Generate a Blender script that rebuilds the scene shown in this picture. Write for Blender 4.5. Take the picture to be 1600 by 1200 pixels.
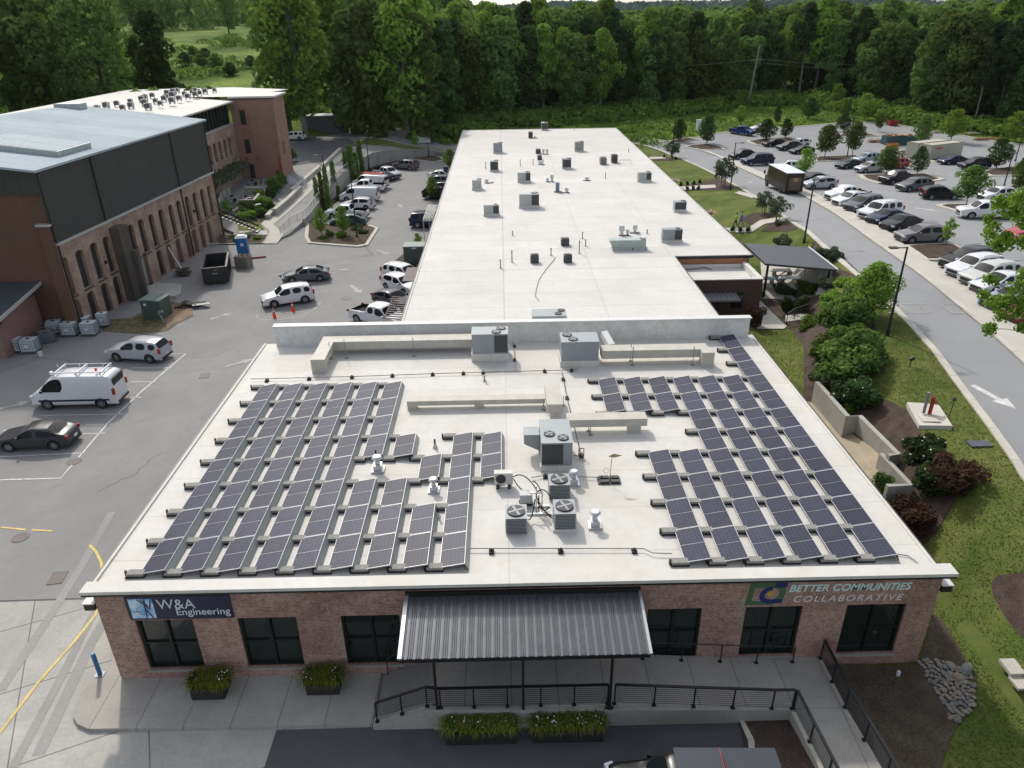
import bpy, bmesh, math, random
import numpy as np
from mathutils import Vector, Matrix, Euler
R = math.radians
SC = bpy.context.scene
COL = SC.collection
for o in list(bpy.data.objects): bpy.data.objects.remove(o)

# ------------------------------------------------------------------ camera
F, PITCH, ROLL, YAW, CH = 1150.0, R(26.4), R(0.85), R(0.55), 23.6
fw = Vector((math.sin(YAW)*math.cos(PITCH), math.cos(YAW)*math.cos(PITCH), -math.sin(PITCH)))
r0 = Vector((math.cos(YAW), -math.sin(YAW), 0)); u0 = r0.cross(fw)
rt = r0*math.cos(ROLL)-u0*math.sin(ROLL); up = r0*math.sin(ROLL)+u0*math.cos(ROLL)
CAMP = Vector((0, 0, CH))
cam = bpy.data.cameras.new('camera'); camo = bpy.data.objects.new('camera', cam); COL.objects.link(camo)
cam.sensor_width = 36; cam.lens = 36*F/1600; cam.clip_start = 0.5; cam.clip_end = 9000
camo.matrix_world = Matrix(((rt.x, up.x, -fw.x, 0), (rt.y, up.y, -fw.y, 0), (rt.z, up.z, -fw.z, CH), (0, 0, 0, 1)))
SC.camera = camo
SC.render.resolution_x, SC.render.resolution_y = 1024, 768

# ------------------------------------------------------------------ sky, sun, exposure
SUN_EL = 43.0; SUN_DIR2 = Vector((-0.38, 0.92)).normalized()      # towards the sun, back left
W = bpy.data.worlds.new('World'); SC.world = W; W.use_nodes = True
nt = W.node_tree; bg = nt.nodes['Background']
sky = nt.nodes.new('ShaderNodeTexSky'); sky.sky_type = 'NISHITA'; sky.sun_disc = False
sky.sun_elevation = R(SUN_EL); sky.sun_rotation = math.atan2(SUN_DIR2.x, SUN_DIR2.y)
sky.air_density = 1.0; sky.dust_density = 3.0; sky.ozone_density = 1.0; sky.altitude = 200
hs_ = nt.nodes.new('ShaderNodeHueSaturation'); hs_.inputs['Saturation'].default_value = .42; nt.links.new(sky.outputs[0], hs_.inputs['Color']); nt.links.new(hs_.outputs[0], bg.inputs[0]); bg.inputs[1].default_value = 0.15
sl = bpy.data.lights.new('sun', 'SUN'); sl.energy = 2.0; sl.angle = R(2.2); sl.color = (1, 0.945, 0.86)
so = bpy.data.objects.new('sun', sl); COL.objects.link(so)
sd = Vector((SUN_DIR2.x*math.cos(R(SUN_EL)), SUN_DIR2.y*math.cos(R(SUN_EL)), math.sin(R(SUN_EL))))
so.rotation_euler = sd.to_track_quat('Z', 'Y').to_euler(); so.location = (0, 0, 60)
SC.view_settings.view_transform = 'Standard'; SC.view_settings.look = 'None'
SC.view_settings.exposure = 0.38; SC.view_settings.gamma = 1.0
SC.view_settings.use_curve_mapping = False
SC.cycles.max_bounces = 6; SC.cycles.transparent_max_bounces = 8
try:
    SC.cycles.use_adaptive_sampling = True
except Exception: pass

# ------------------------------------------------------------------ ground heights and measuring
def interp(x, xs, ys): return float(np.interp(x, xs, ys))
def sst(a, b, x):
    t = min(1.0, max(0.0, (x-a)/(b-a))); return t*t*(3-2*t)
EY = [10, 20, 28.6, 42, 48.6, 64, 73, 105, 117, 140, 400]
EX = [21.8, 22.3, 24.0, 26.7, 27.9, 31.0, 32.0, 34.0, 34.2, 33.0, 33.0]
AY = [0, 20, 30, 55, 72, 84, 108, 140, 400]
AZ = [1.4, 2.7, 3.9, 4.4, 3.9, 3.2, 1.7, 0.25, 0.0]
def terr(x, y):
    z = 0.0
    if x > 16:
        A = interp(y, AY, AZ); B = interp(y, [15, 24, 32, 45, 60, 100, 140], [0.0, 0.2, 0.9, 1.1, 1.0, .9, 0.15])
        e = interp(y, EY, EX)
        t = sst(interp(y, [48, 56, 78, 86], [18.6, 25.2, 25.6, 20]), e-.9, x)
        z = (B*(1-t)+A*t)*min(1.0, (x-16)/1.5)
    if y > 148:
        hl = interp(y, [148, 170, 220, 270, 330, 420, 600], [0, 6.0, 11, 16.5, 20, 22, 24])
        hr = interp(y, [148, 170, 215, 260, 400, 600], [0, 0.5, 2.8, 5, 9, 12])
        w = sst(-2, -42, x) if x > -42 else 1.0
        hl *= sst(-22, -48, x)*0.75+0.25 if y < 185 else 1.0
        z = z+hl*w+hr*(1-w)
    elif x < -48 and y > 100:
        z = 6.0*sst(100, 150, y)*sst(-48, -75, x)
    if y > 600:
        z = interp(y, [600, 1400, 2300, 3000], [z, 24, 36+8*math.sin(x*.004)+5*math.sin(x*.011), 20])
    return z
def ray(px, py): return fw+rt*((px-800)/F)-up*((py-600)/F)
def un(px, py, z=0.0):
    d = ray(px, py); t = (z-CH)/d.z; return CAMP.x+d.x*t, CAMP.y+d.y*t
def on(px, py, dz=0.0):                       # point of the ground seen at a place in the photograph
    z = 0.0
    for i in range(30):
        x, y = un(px, py, z+dz); z += 0.5*(terr(x, y)-z)
    return x, y, z
def topz(bx, by, tx, ty):                     # height of a point seen at (tx,ty) above ground point (bx,by)
    d = ray(tx, ty); t = math.hypot(bx, by)/math.hypot(d.x, d.y); return CH+d.z*t
RZ = 4.6                                      # front roof level

# ------------------------------------------------------------------ materials
MAT = {}
def mat(name, col, rough=0.7, metal=0.0, var=0.12, scale=3.0, var2=0.0, scale2=40.0, bump=0.0, spec=None, tint=None, col2=None, stretch=None):
    if name in MAT: return MAT[name]
    m = bpy.data.materials.new(name); m.use_nodes = True; n = m.node_tree; b = n.nodes['Principled BSDF']
    b.inputs['Roughness'].default_value = rough; b.inputs['Metallic'].default_value = metal
    if spec is not None: b.inputs['Specular IOR Level'].default_value = spec
    tc = n.nodes.new('ShaderNodeTexCoord'); mp = n.nodes.new('ShaderNodeMapping')
    n.links.new(tc.outputs['Object'], mp.inputs[0])
    if stretch: mp.inputs['Scale'].default_value = stretch
    c = tuple(col)+(1,)
    n1 = n.nodes.new('ShaderNodeTexNoise'); n1.inputs['Scale'].default_value = scale; n1.inputs['Detail'].default_value = 5
    n.links.new(mp.outputs[0], n1.inputs[0])
    rp = n.nodes.new('ShaderNodeValToRGB'); n.links.new(n1.outputs[0], rp.inputs[0])
    rp.color_ramp.elements[0].position = 0.3; rp.color_ramp.elements[1].position = 0.7
    c2 = col2 if col2 else tuple(v*(1+var) for v in col)
    rp.color_ramp.elements[0].color = tuple(v*(1-var) for v in col)+(1,) ; rp.color_ramp.elements[1].color = tuple(c2)+(1,)
    out = rp.outputs[0]
    if var2:
        n2 = n.nodes.new('ShaderNodeTexNoise'); n2.inputs['Scale'].default_value = scale2; n2.inputs['Detail'].default_value = 3
        n.links.new(mp.outputs[0], n2.inputs[0])
        mr = n.nodes.new('ShaderNodeMapRange'); mr.inputs[1].default_value = .3; mr.inputs[2].default_value = .7
        mr.inputs[3].default_value = 1-var2; mr.inputs[4].default_value = 1+var2; n.links.new(n2.outputs[0], mr.inputs[0])
        mx = n.nodes.new('ShaderNodeMix'); mx.data_type = 'RGBA'; mx.blend_type = 'MULTIPLY'; mx.inputs[0].default_value = 1
        n.links.new(out, mx.inputs[6]); n.links.new(mr.outputs[0], mx.inputs[7]); out = mx.outputs[2]
    n.links.new(out, b.inputs['Base Color'])
    if bump:
        bp = n.nodes.new('ShaderNodeBump'); bp.inputs['Strength'].default_value = bump; bp.inputs['Distance'].default_value = 0.05
        n.links.new((n2 if var2 else n1).outputs[0], bp.inputs['Height']); n.links.new(bp.outputs[0], b.inputs['Normal'])
    MAT[name] = m; return m
def nodes_of(m):
    n = m.node_tree; return n, n.nodes, n.links, n.nodes['Principled BSDF']
def overlay_lines(m, w, h, mortar, dark, rot=0.0, offset=0.0, freq=2, fac=1.0, uvmode='xy'):
    """thin joint lines laid over a material's colour"""
    n, N, L, b = nodes_of(m)
    src = b.inputs['Base Color'].links[0].from_socket
    br = N.new('ShaderNodeTexBrick'); br.offset = offset; br.offset_frequency = freq
    br.inputs['Scale'].default_value = 1; br.inputs['Brick Width'].default_value = w; br.inputs['Row Height'].default_value = h
    br.inputs['Mortar Size'].default_value = mortar; br.inputs['Mortar Smooth'].default_value = 0.3
    br.inputs['Color1'].default_value = (1, 1, 1, 1); br.inputs['Color2'].default_value = (.94, .94, .94, 1); br.inputs['Mortar'].default_value = (dark,)*3+(1,)
    tc = N.new('ShaderNodeTexCoord'); mp = N.new('ShaderNodeMapping'); mp.inputs['Rotation'].default_value = (0, 0, rot)
    if uvmode == 'xy': L.new(tc.outputs['Object'], mp.inputs[0])
    else: L.new(wall_uv(N, L, tc), mp.inputs[0])
    L.new(mp.outputs[0], br.inputs[0])
    mx = N.new('ShaderNodeMix'); mx.data_type = 'RGBA'; mx.blend_type = 'MULTIPLY'; mx.inputs[0].default_value = fac
    L.new(src, mx.inputs[6]); L.new(br.outputs[0], mx.inputs[7]); L.new(mx.outputs[2], b.inputs['Base Color'])
def wall_uv(N, L, tc):
    sx = N.new('ShaderNodeSeparateXYZ'); L.new(tc.outputs['Object'], sx.inputs[0])
    sn = N.new('ShaderNodeSeparateXYZ'); L.new(tc.outputs['Normal'], sn.inputs[0])
    a = N.new('ShaderNodeMath'); a.operation = 'ABSOLUTE'; L.new(sn.outputs[0], a.inputs[0])
    g = N.new('ShaderNodeMath'); g.operation = 'GREATER_THAN'; g.inputs[1].default_value = 0.6; L.new(a.outputs[0], g.inputs[0])
    mi = N.new('ShaderNodeMix'); mi.data_type = 'FLOAT'; L.new(g.outputs[0], mi.inputs[0]); L.new(sx.outputs[0], mi.inputs[2]); L.new(sx.outputs[1], mi.inputs[3])
    cb = N.new('ShaderNodeCombineXYZ'); L.new(mi.outputs[0], cb.inputs[0]); L.new(sx.outputs[2], cb.inputs[1])
    return cb.outputs[0]
def brickmat(name, c1, c2, mortar, patch, bw=0.21, bh=0.072, ms=0.010, patchscale=0.6, patchamt=0.5, speck=None):
    m = bpy.data.materials.new(name); m.use_nodes = True; n, N, L, b = nodes_of(m); b.inputs['Roughness'].default_value = .85
    tc = N.new('ShaderNodeTexCoord'); uv = wall_uv(N, L, tc)
    br = N.new('ShaderNodeTexBrick'); br.inputs['Scale'].default_value = 1; br.inputs['Brick Width'].default_value = bw
    br.inputs['Row Height'].default_value = bh; br.inputs['Mortar Size'].default_value = ms; br.inputs['Bias'].default_value = 0
    br.inputs['Color1'].default_value = c1+(1,); br.inputs['Color2'].default_value = c2+(1,); br.inputs['Mortar'].default_value = mortar+(1,)
    L.new(uv, br.inputs[0])
    n1 = N.new('ShaderNodeTexNoise'); n1.inputs['Scale'].default_value = patchscale; n1.inputs['Detail'].default_value = 6; n1.inputs['Roughness'].default_value = .65; L.new(uv, n1.inputs[0])
    mr = N.new('ShaderNodeMapRange'); mr.inputs[1].default_value = .42; mr.inputs[2].default_value = .68; mr.inputs[4].default_value = patchamt; L.new(n1.outputs[0], mr.inputs[0])
    mx = N.new('ShaderNodeMix'); mx.data_type = 'RGBA'; L.new(mr.outputs[0], mx.inputs[0]); L.new(br.outputs[0], mx.inputs[6]); mx.inputs[7].default_value = patch+(1,)
    n2 = N.new('ShaderNodeTexNoise'); n2.inputs['Scale'].default_value = 9; n2.inputs['Detail'].default_value = 4
    mp = N.new('ShaderNodeMapping'); mp.inputs['Scale'].default_value = (1, 2.5, 1); L.new(uv, mp.inputs[0]); L.new(mp.outputs[0], n2.inputs[0])
    m2 = N.new('ShaderNodeMapRange'); m2.inputs[1].default_value = .3; m2.inputs[2].default_value = .7; m2.inputs[3].default_value = .6; m2.inputs[4].default_value = 1.4; L.new(n2.outputs[0], m2.inputs[0])
    my = N.new('ShaderNodeMix'); my.data_type = 'RGBA'; my.blend_type = 'MULTIPLY'; my.inputs[0].default_value = 1; L.new(mx.outputs[2], my.inputs[6]); L.new(m2.outputs[0], my.inputs[7])
    L.new(my.outputs[2], b.inputs['Base Color'])
    bp = N.new('ShaderNodeBump'); bp.inputs['Strength'].default_value = .5; bp.inputs['Distance'].default_value = .01; L.new(br.outputs['Fac'], bp.inputs['Height']); bp.invert = True; L.new(bp.outputs[0], b.inputs['Normal'])
    MAT[name] = m; return m
def flat(name, col, rough=.5, metal=0.0, spec=None, coat=0.0, emit=None):
    m = mat(name, col, rough, metal, var=.025, scale=1.5, spec=spec)
    if coat: m.node_tree.nodes['Principled BSDF'].inputs['Coat Weight'].default_value = coat; m.node_tree.nodes['Principled BSDF'].inputs['Coat Roughness'].default_value = .05
    return m
def leafmat(name, c1, c2, hv=0.15, trans=0.35):
    m = bpy.data.materials.new(name); m.use_nodes = True; n, N, L, b = nodes_of(m)
    tc = N.new('ShaderNodeTexCoord'); n1 = N.new('ShaderNodeTexNoise'); n1.inputs['Scale'].default_value = .9; n1.inputs['Detail'].default_value = 4
    L.new(tc.outputs['Object'], n1.inputs[0])
    rp = N.new('ShaderNodeValToRGB'); rp.color_ramp.elements[0].position = .32; rp.color_ramp.elements[1].position = .68
    rp.color_ramp.elements[0].color = c1+(1,); rp.color_ramp.elements[1].color = c2+(1,); L.new(n1.outputs[0], rp.inputs[0])
    oi = N.new('ShaderNodeObjectInfo'); mr = N.new('ShaderNodeMapRange'); mr.inputs[3].default_value = 1-hv*1.6; mr.inputs[4].default_value = 1+hv*1.6; L.new(oi.outputs['Random'], mr.inputs[0])
    hs = N.new('ShaderNodeHueSaturation'); m3 = N.new('ShaderNodeMapRange'); m3.inputs[3].default_value = .5-hv*.09; m3.inputs[4].default_value = .5+hv*.06; L.new(oi.outputs['Random'], m3.inputs[0])
    L.new(m3.outputs[0], hs.inputs['Hue']); L.new(mr.outputs[0], hs.inputs['Value']); L.new(rp.outputs[0], hs.inputs['Color'])
    df = N.new('ShaderNodeBsdfDiffuse'); tr = N.new('ShaderNodeBsdfTranslucent'); ms = N.new('ShaderNodeMixShader'); ms.inputs[0].default_value = trans
    L.new(hs.outputs[0], df.inputs[0]); L.new(hs.outputs[0], tr.inputs[0]); L.new(df.outputs[0], ms.inputs[1]); L.new(tr.outputs[0], ms.inputs[2])
    L.new(ms.outputs[0], N['Material Output'].inputs[0]); N.remove(b)
    MAT[name] = m; return m

# ------------------------------------------------------------------ meshes
class MB:
    def __init__(s): s.v = []; s.f = []; s.m = []
    def add(s, vs, fs, mi=0):
        k = len(s.v); s.v += [tuple(v) for v in vs]; s.f += [tuple(k+i for i in f) for f in fs]; s.m += [mi]*len(fs); return s
    def box(s, c, d, rz=0.0, mi=0, M=None, taper=1.0):
        x, y, z = [q/2 for q in d]; vs = []
        for sz in (-1, 1):
            t = taper if sz > 0 else 1
            for sx, sy in ((-1, -1), (1, -1), (1, 1), (-1, 1)): vs.append(Vector((sx*x*t, sy*y*t, sz*z)))
        T = Matrix.Translation(c) @ (M if M is not None else Matrix.Rotation(rz, 4, 'Z'))
        return s.add([T @ v for v in vs], [(3, 2, 1, 0), (4, 5, 6, 7), (0, 1, 5, 4), (1, 2, 6, 5), (2, 3, 7, 6), (3, 0, 4, 7)], mi)
    def b2(s, x0, x1, y0, y1, z0, z1, mi=0): return s.box(((x0+x1)/2, (y0+y1)/2, (z0+z1)/2), (x1-x0, y1-y0, z1-z0), mi=mi)
    def cyl(s, p, q, r, r2=None, n=10, mi=0, cap=True):
        p = Vector(p); q = Vector(q); r2 = r if r2 is None else r2
        d = (q-p).normalized(); a = d.orthogonal().normalized(); b = d.cross(a); vs = []
        for P, rr in ((p, r), (q, r2)):
            for i in range(n): t = 2*math.pi*i/n; vs.append(P+(a*math.cos(t)+b*math.sin(t))*rr)
        fs = [(i, (i+1) % n, n+(i+1) % n, n+i) for i in range(n)]
        if cap: fs += [tuple(reversed(range(n))), tuple(range(n, 2*n))]
        return s.add(vs, fs, mi)
    def tube(s, pts, r, n=6, mi=0):
        for a, b in zip(pts[:-1], pts[1:]): s.cyl(a, b, r, n=n, mi=mi)
        return s
    def prism(s, poly, z0, z1, mi=0):
        n = len(poly); A = sum(poly[i][0]*poly[(i+1) % n][1]-poly[(i+1) % n][0]*poly[i][1] for i in range(n))
        if A < 0: poly = poly[::-1]
        f0 = z0 if callable(z0) else (lambda x, y: z0); f1 = z1 if callable(z1) else (lambda x, y: z1)
        vs = [(x, y, f0(x, y)) for x, y in poly]+[(x, y, f1(x, y)) for x, y in poly]
        return s.add(vs, [tuple(reversed(range(n))), tuple(range(n, 2*n))]+[(i, (i+1) % n, n+(i+1) % n, n+i) for i in range(n)], mi)
    def quad(s, *p, mi=0): return s.add(p, [tuple(range(len(p)))], mi)
    def build(s, name, mats, parent=None, smooth=False, loc=None, rz=0.0):
        me = bpy.data.meshes.new(name); me.from_pydata(s.v, [], s.f); me.update()
        if not isinstance(mats, (list, tuple)): mats = [mats]
        for m in mats: me.materials.append(m)
        if len(mats) > 1: me.polygons.foreach_set('material_index', s.m)
        if smooth: me.polygons.foreach_set('use_smooth', [True]*len(me.polygons))
        o = bpy.data.objects.new(name, me); COL.objects.link(o)
        if loc is not None: o.location = loc
        o.rotation_euler.z = rz
        if parent: o.parent = parent
        return o
def tag(o, label=None, cat=None, group=None, kind=None):
    if label: o['label'] = label
    if cat: o['category'] = cat
    if group: o['group'] = group
    if kind: o['kind'] = kind
    return o
def empty(name, loc, label, cat, rz=0.0, group=None):
    o = bpy.data.objects.new(name, None); COL.objects.link(o); o.location = loc; o.rotation_euler.z = rz; o.empty_display_size = .3
    return tag(o, label, cat, group)
KIDS = {}
def kids(o):
    return [c for c in bpy.data.objects if c.parent == o]
def clone(o, loc, rz=0.0, label=None, parent=None, group=None, swap=None, scale=None, ch=None):
    """a copy of a thing with copies of its parts and sub-parts; swap = material for its first slot parts named in swap"""
    c = o.copy(); COL.objects.link(c)
    if parent is None:
        c.location = loc; c.rotation_euler.z = rz
        if scale is not None: c.scale = scale if hasattr(scale, '__len__') else (scale,)*3
        if label: c['label'] = label
        if group: c['group'] = group
    else: c.parent = parent
    for k in (ch if ch is not None else kids(o)):
        d = clone(k, None, parent=c, swap=swap, ch=KIDS.get(k.name))
    if swap and c.type == 'MESH':
        for nm, m in swap.items():
            for sl_ in c.material_slots:
                if sl_.material and sl_.material.name == nm: sl_.link = 'OBJECT'; sl_.material = m
    return c
def cache(o):
    ks = kids(o); KIDS[o.name] = ks
    for k in ks: KIDS[k.name] = kids(k)
    return ks
def drop(o):
    for k in kids(o): drop(k)
    bpy.data.objects.remove(o)
def drape(name, poly, off, m, step=3.0, zf=None, skirt=0.0, parent=None):
    """a sheet laid over the ground inside a polygon"""
    zf = zf or terr
    bm = bmesh.new(); vs = [bm.verts.new((x, y, 0)) for x, y in poly]; f = bm.faces.new(vs)
    if f.normal.z < 0 or sum(poly[i][0]*poly[(i+1) % len(poly)][1]-poly[(i+1) % len(poly)][0]*poly[i][1] for i in range(len(poly))) < 0: bmesh.ops.reverse_faces(bm, faces=[f])
    bmesh.ops.triangulate(bm, faces=bm.faces[:])
    xs = [p[0] for p in poly]; ys = [p[1] for p in poly]
    for ax, lo, hi in ((0, min(xs), max(xs)), (1, min(ys), max(ys))):
        k = math.ceil(lo/step)
        while k*step < hi:
            co = [0, 0, 0]; co[ax] = k*step; no = [0, 0, 0]; no[ax] = 1
            bmesh.ops.bisect_plane(bm, geom=bm.verts[:]+bm.edges[:]+bm.faces[:], plane_co=co, plane_no=no); k += 1
    for v in bm.verts: v.co.z = zf(v.co.x, v.co.y)+off
    if skirt:
        be = [e for e in bm.edges if e.is_boundary]
        ex = bmesh.ops.extrude_edge_only(bm, edges=be)
        for v in [g for g in ex['geom'] if isinstance(g, bmesh.types.BMVert)]: v.co.z -= skirt
    bmesh.ops.recalc_face_normals(bm, faces=bm.faces[:]) if skirt else None
    me = bpy.data.meshes.new(name)
    if not skirt:
        for f in bm.faces: f.smooth = True
    bm.to_mesh(me); bm.free(); me.materials.append(m)
    o = bpy.data.objects.new(name, me); COL.objects.link(o)
    if parent: o.parent = parent
    return o
def strip(path, w, off=None):
    """polygon of a band of width w along a path"""
    L_, R_ = [], []
    for i, p in enumerate(path):
        a = Vector(path[max(0, i-1)]); b = Vector(path[min(len(path)-1, i+1)]); d = (b-a).normalized(); nn = Vector((-d.y, d.x))
        L_.append(tuple(Vector(p)+nn*w/2)); R_.append(tuple(Vector(p)-nn*w/2))
    return L_+R_[::-1]
def text(name, s, size, loc, rot, m, parent=None, bold=0.0, shear=0.0, extrude=.01, width=None, space=1.0):
    cu = bpy.data.curves.new(name, 'FONT'); cu.body = s; cu.size = size; cu.extrude = extrude; cu.offset = bold; cu.shear = shear; cu.space_character = space
    o = bpy.data.objects.new(name, cu); COL.objects.link(o); bpy.context.view_layer.update()
    me = bpy.data.meshes.new_from_object(o); bpy.data.objects.remove(o); bpy.data.curves.remove(cu)
    if width:
        xs = [v.co.x for v in me.vertices]; k = width/(max(xs)-min(xs)); x0 = min(xs)
        for v in me.vertices: v.co.x = (v.co.x-x0)*k
    me.materials.clear(); me.materials.append(m); o = bpy.data.objects.new(name, me); COL.objects.link(o); o.location = loc; o.rotation_euler = rot
    if parent: o.parent = parent
    return o
rnd = random.Random(7)
# ================================================================== MATERIALS
mat('roof_membrane', (.625, .61, .575), .7, var=.05, scale=.25, var2=.035, scale2=3, col2=(.65, .635, .60), spec=.25)
def stain(m, amt=.25, scale=.12, col=(.62, .56, .42)):
    n, N, L, b = nodes_of(m); src = b.inputs['Base Color'].links[0].from_socket
    tc = N.new('ShaderNodeTexCoord'); a = N.new('ShaderNodeTexNoise'); a.inputs['Scale'].default_value = scale; a.inputs['Detail'].default_value = 7; a.inputs['Distortion'].default_value = .6; a.inputs['Roughness'].default_value = .6
    L.new(tc.outputs['Object'], a.inputs[0]); mr = N.new('ShaderNodeMapRange'); mr.inputs[1].default_value = .46; mr.inputs[2].default_value = .70; mr.inputs[4].default_value = amt; L.new(a.outputs[0], mr.inputs[0])
    mx = N.new('ShaderNodeMix'); mx.data_type = 'RGBA'; L.new(mr.outputs[0], mx.inputs[0]); L.new(src, mx.inputs[6]); mx.inputs[7].default_value = col+(1,); L.new(mx.outputs[2], b.inputs['Base Color'])
def copymat(src, name):
    m = MAT[src].copy(); m.name = name; MAT[name] = m; return m
copymat('roof_membrane', 'roof_far')
stain(MAT['roof_membrane'], .55, .3, (.56, .52, .42)); stain(MAT['roof_membrane'], .22, 1.1, (.46, .44, .40))
overlay_lines(MAT['roof_membrane'], 30, 2.9, .035, .84)
stain(MAT['roof_far'], .35, .16, (.52, .495, .44)); stain(MAT['roof_far'], .22, .6, (.46, .45, .43))
overlay_lines(MAT['roof_far'], 30, 3.0, .05, .8); overlay_lines(MAT['roof_far'], 7.4, 60, .05, .86)
mat('parapet_membrane', (.66, .66, .64), .6, var=.1, scale=1.2, var2=.08, scale2=6); stain(MAT['parapet_membrane'], .4, 1.1, (.45, .45, .43))
mat('white_metal', (.62, .62, .60), .45, var=.05)
mat('duct_metal', (.47, .45, .40), .6, var=.08, scale=2); stain(MAT['duct_metal'], .4, 1.2, (.42, .38, .30))
mat('asphalt', (.238, .236, .230), .9, var=.10, scale=.25, var2=.10, scale2=14, bump=.25); stain(MAT['asphalt'], .55, .12, (.29, .287, .277)); stain(MAT['asphalt'], .5, .5, (.185, .184, .18)); stain(MAT['asphalt'], .45, 2.2, (.22, .218, .21))
mat('road_asphalt', (.26, .265, .27), .9, var=.06, scale=.2, var2=.07, scale2=18, bump=.2); stain(MAT['road_asphalt'], .35, .15, (.20, .203, .205))
mat('dark_asphalt', (.075, .077, .083), .85, var=.12, scale=.4, var2=.1, scale2=16, bump=.25); stain(MAT['dark_asphalt'], .35, .5, (.12, .12, .12))
mat('concrete', (.40, .39, .36), .85, var=.14, scale=.35, var2=.08, scale2=7, bump=.1); stain(MAT['concrete'], .6, .3, (.27, .265, .245)); stain(MAT['concrete'], .6, .15, (.47, .455, .42)); stain(MAT['concrete'], .55, 1.4, (.31, .305, .285))
copymat('concrete', 'concrete_apron'); overlay_lines(MAT['concrete_apron'], 4.6, 3.9, .03, .4, rot=-.42)
mat('sidewalk', (.37, .355, .32), .85, var=.1, scale=.7, var2=.06, scale2=8, bump=.1); stain(MAT['sidewalk'], .4, .5, (.28, .26, .225))
overlay_lines(MAT['sidewalk'], 1.75, 30, .02, .5)
mat('light_concrete', (.46, .44, .39), .85, var=.08, scale=.5, var2=.05, scale2=8)
mat('kerb', (.50, .475, .41), .85, var=.1, scale=1, var2=.06, scale2=9); overlay_lines(MAT['kerb'], 3, 3, .03, .65)
mat('wall_concrete', (.36, .355, .32), .8, var=.12, scale=.8, var2=.06, scale2=6, stretch=(1, 1, .35)); stain(MAT['wall_concrete'], .45, .8, (.24, .23, .2))
mat('stamped', (.25, .245, .235), .85, var=.12, scale=.5, var2=.06, scale2=6)
mat('lawn', (.085, .125, .024), .95, spec=.1, var=.30, scale=.35, var2=.22, scale2=25, bump=.5, col2=(.15, .17, .045)); stain(MAT['lawn'], .5, .3, (.05, .115, .02)); stain(MAT['lawn'], .5, .8, (.19, .18, .07))
mat('wild_grass', (.10, .165, .03), .95, spec=.05, var=.35, scale=.06, var2=.35, scale2=1.2, bump=.6, col2=(.18, .24, .05)); stain(MAT['wild_grass'], .7, .09, (.03, .06, .014))
mat('mulch', (.075, .055, .046), .95, spec=.15, var=.3, scale=1.5, var2=.45, scale2=22, bump=.8)
mat('leafy_mulch', (.095, .072, .055), .95, spec=.15, var=.3, scale=1.2, var2=.4, scale2=16, bump=.8, col2=(.10, .085, .06))
mat('dirt', (.22, .15, .10), .95, var=.25, scale=.8, var2=.2, scale2=12)
mat('paint_white', (.55, .55, .53), .7, var=.18, scale=2.5, var2=.25, scale2=9)
mat('paint_faded', (.33, .33, .32), .7, var=.25, scale=1.5, var2=.35, scale2=8)
mat('paint_yellow', (.62, .47, .13), .7, var=.15, scale=1.5, var2=.15, scale2=8); stain(MAT['paint_yellow'], .6, .7, (.42, .36, .2))
flat('black_metal', (.012, .012, .013), .45); flat('dark_metal', (.035, .036, .038), .5); flat('grey_metal', (.25, .26, .27), .5, .3)
flat('galvanised', (.55, .56, .57), .38, .7); flat('hvac', (.29, .315, .33), .5, .2); flat('hvac_light', (.42, .43, .42), .5, .2); flat('hvac_olive', (.27, .28, .26), .5, .2); flat('hvac_dark', (.07, .072, .075), .6)
flat('fan_dark', (.02, .02, .022), .5); flat('silver_fan', (.6, .62, .64), .35, .6)
flat('rubber', (.015, .015, .015), .8); flat('window_dark', (.012, .018, .016), .06, spec=.8); flat('window_frame', (.008, .012, .010), .4)
flat('sill', (.30, .29, .26), .8); flat('copper_pipe', (.16, .10, .08), .5)
brickmat('front_brick', (.23, .075, .055), (.38, .16, .125), (.40, .33, .29), (.44, .30, .245), ms=.012, patchscale=1.6, patchamt=.9); stain(MAT['front_brick'], .65, .45, (.16, .075, .06)); stain(MAT['front_brick'], .55, 4.5, (.13, .06, .05)); stain(MAT['front_brick'], .45, 7, (.46, .38, .34))
brickmat('mill_brick', (.22, .12, .095), (.31, .19, .15), (.32, .26, .215), (.42, .34, .26), bw=.24, bh=.085, patchscale=.7, patchamt=.95)
brickmat('mill_gable_brick', (.155, .075, .047), (.115, .058, .04), (.13, .08, .06), (.09, .065, .045), bw=.24, bh=.085, patchscale=.3, patchamt=.6)
brickmat('pink_brick', (.23, .115, .098), (.28, .15, .13), (.28, .19, .17), (.2, .15, .13), bw=.24, bh=.085, patchamt=.35)
brickmat('tower_brick', (.25, .12, .09), (.32, .175, .13), (.28, .2, .16), (.36, .25, .19), bw=.26, bh=.09, patchscale=.35, patchamt=.6)
brickmat('dark_brick', (.085, .042, .035), (.105, .055, .045), (.06, .045, .04), (.12, .08, .07), patchamt=.3)
mat('wood_cladding', (.30, .12, .055), .6, var=.2, scale=2, stretch=(.3, 1, 8), var2=.15, scale2=5)

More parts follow.
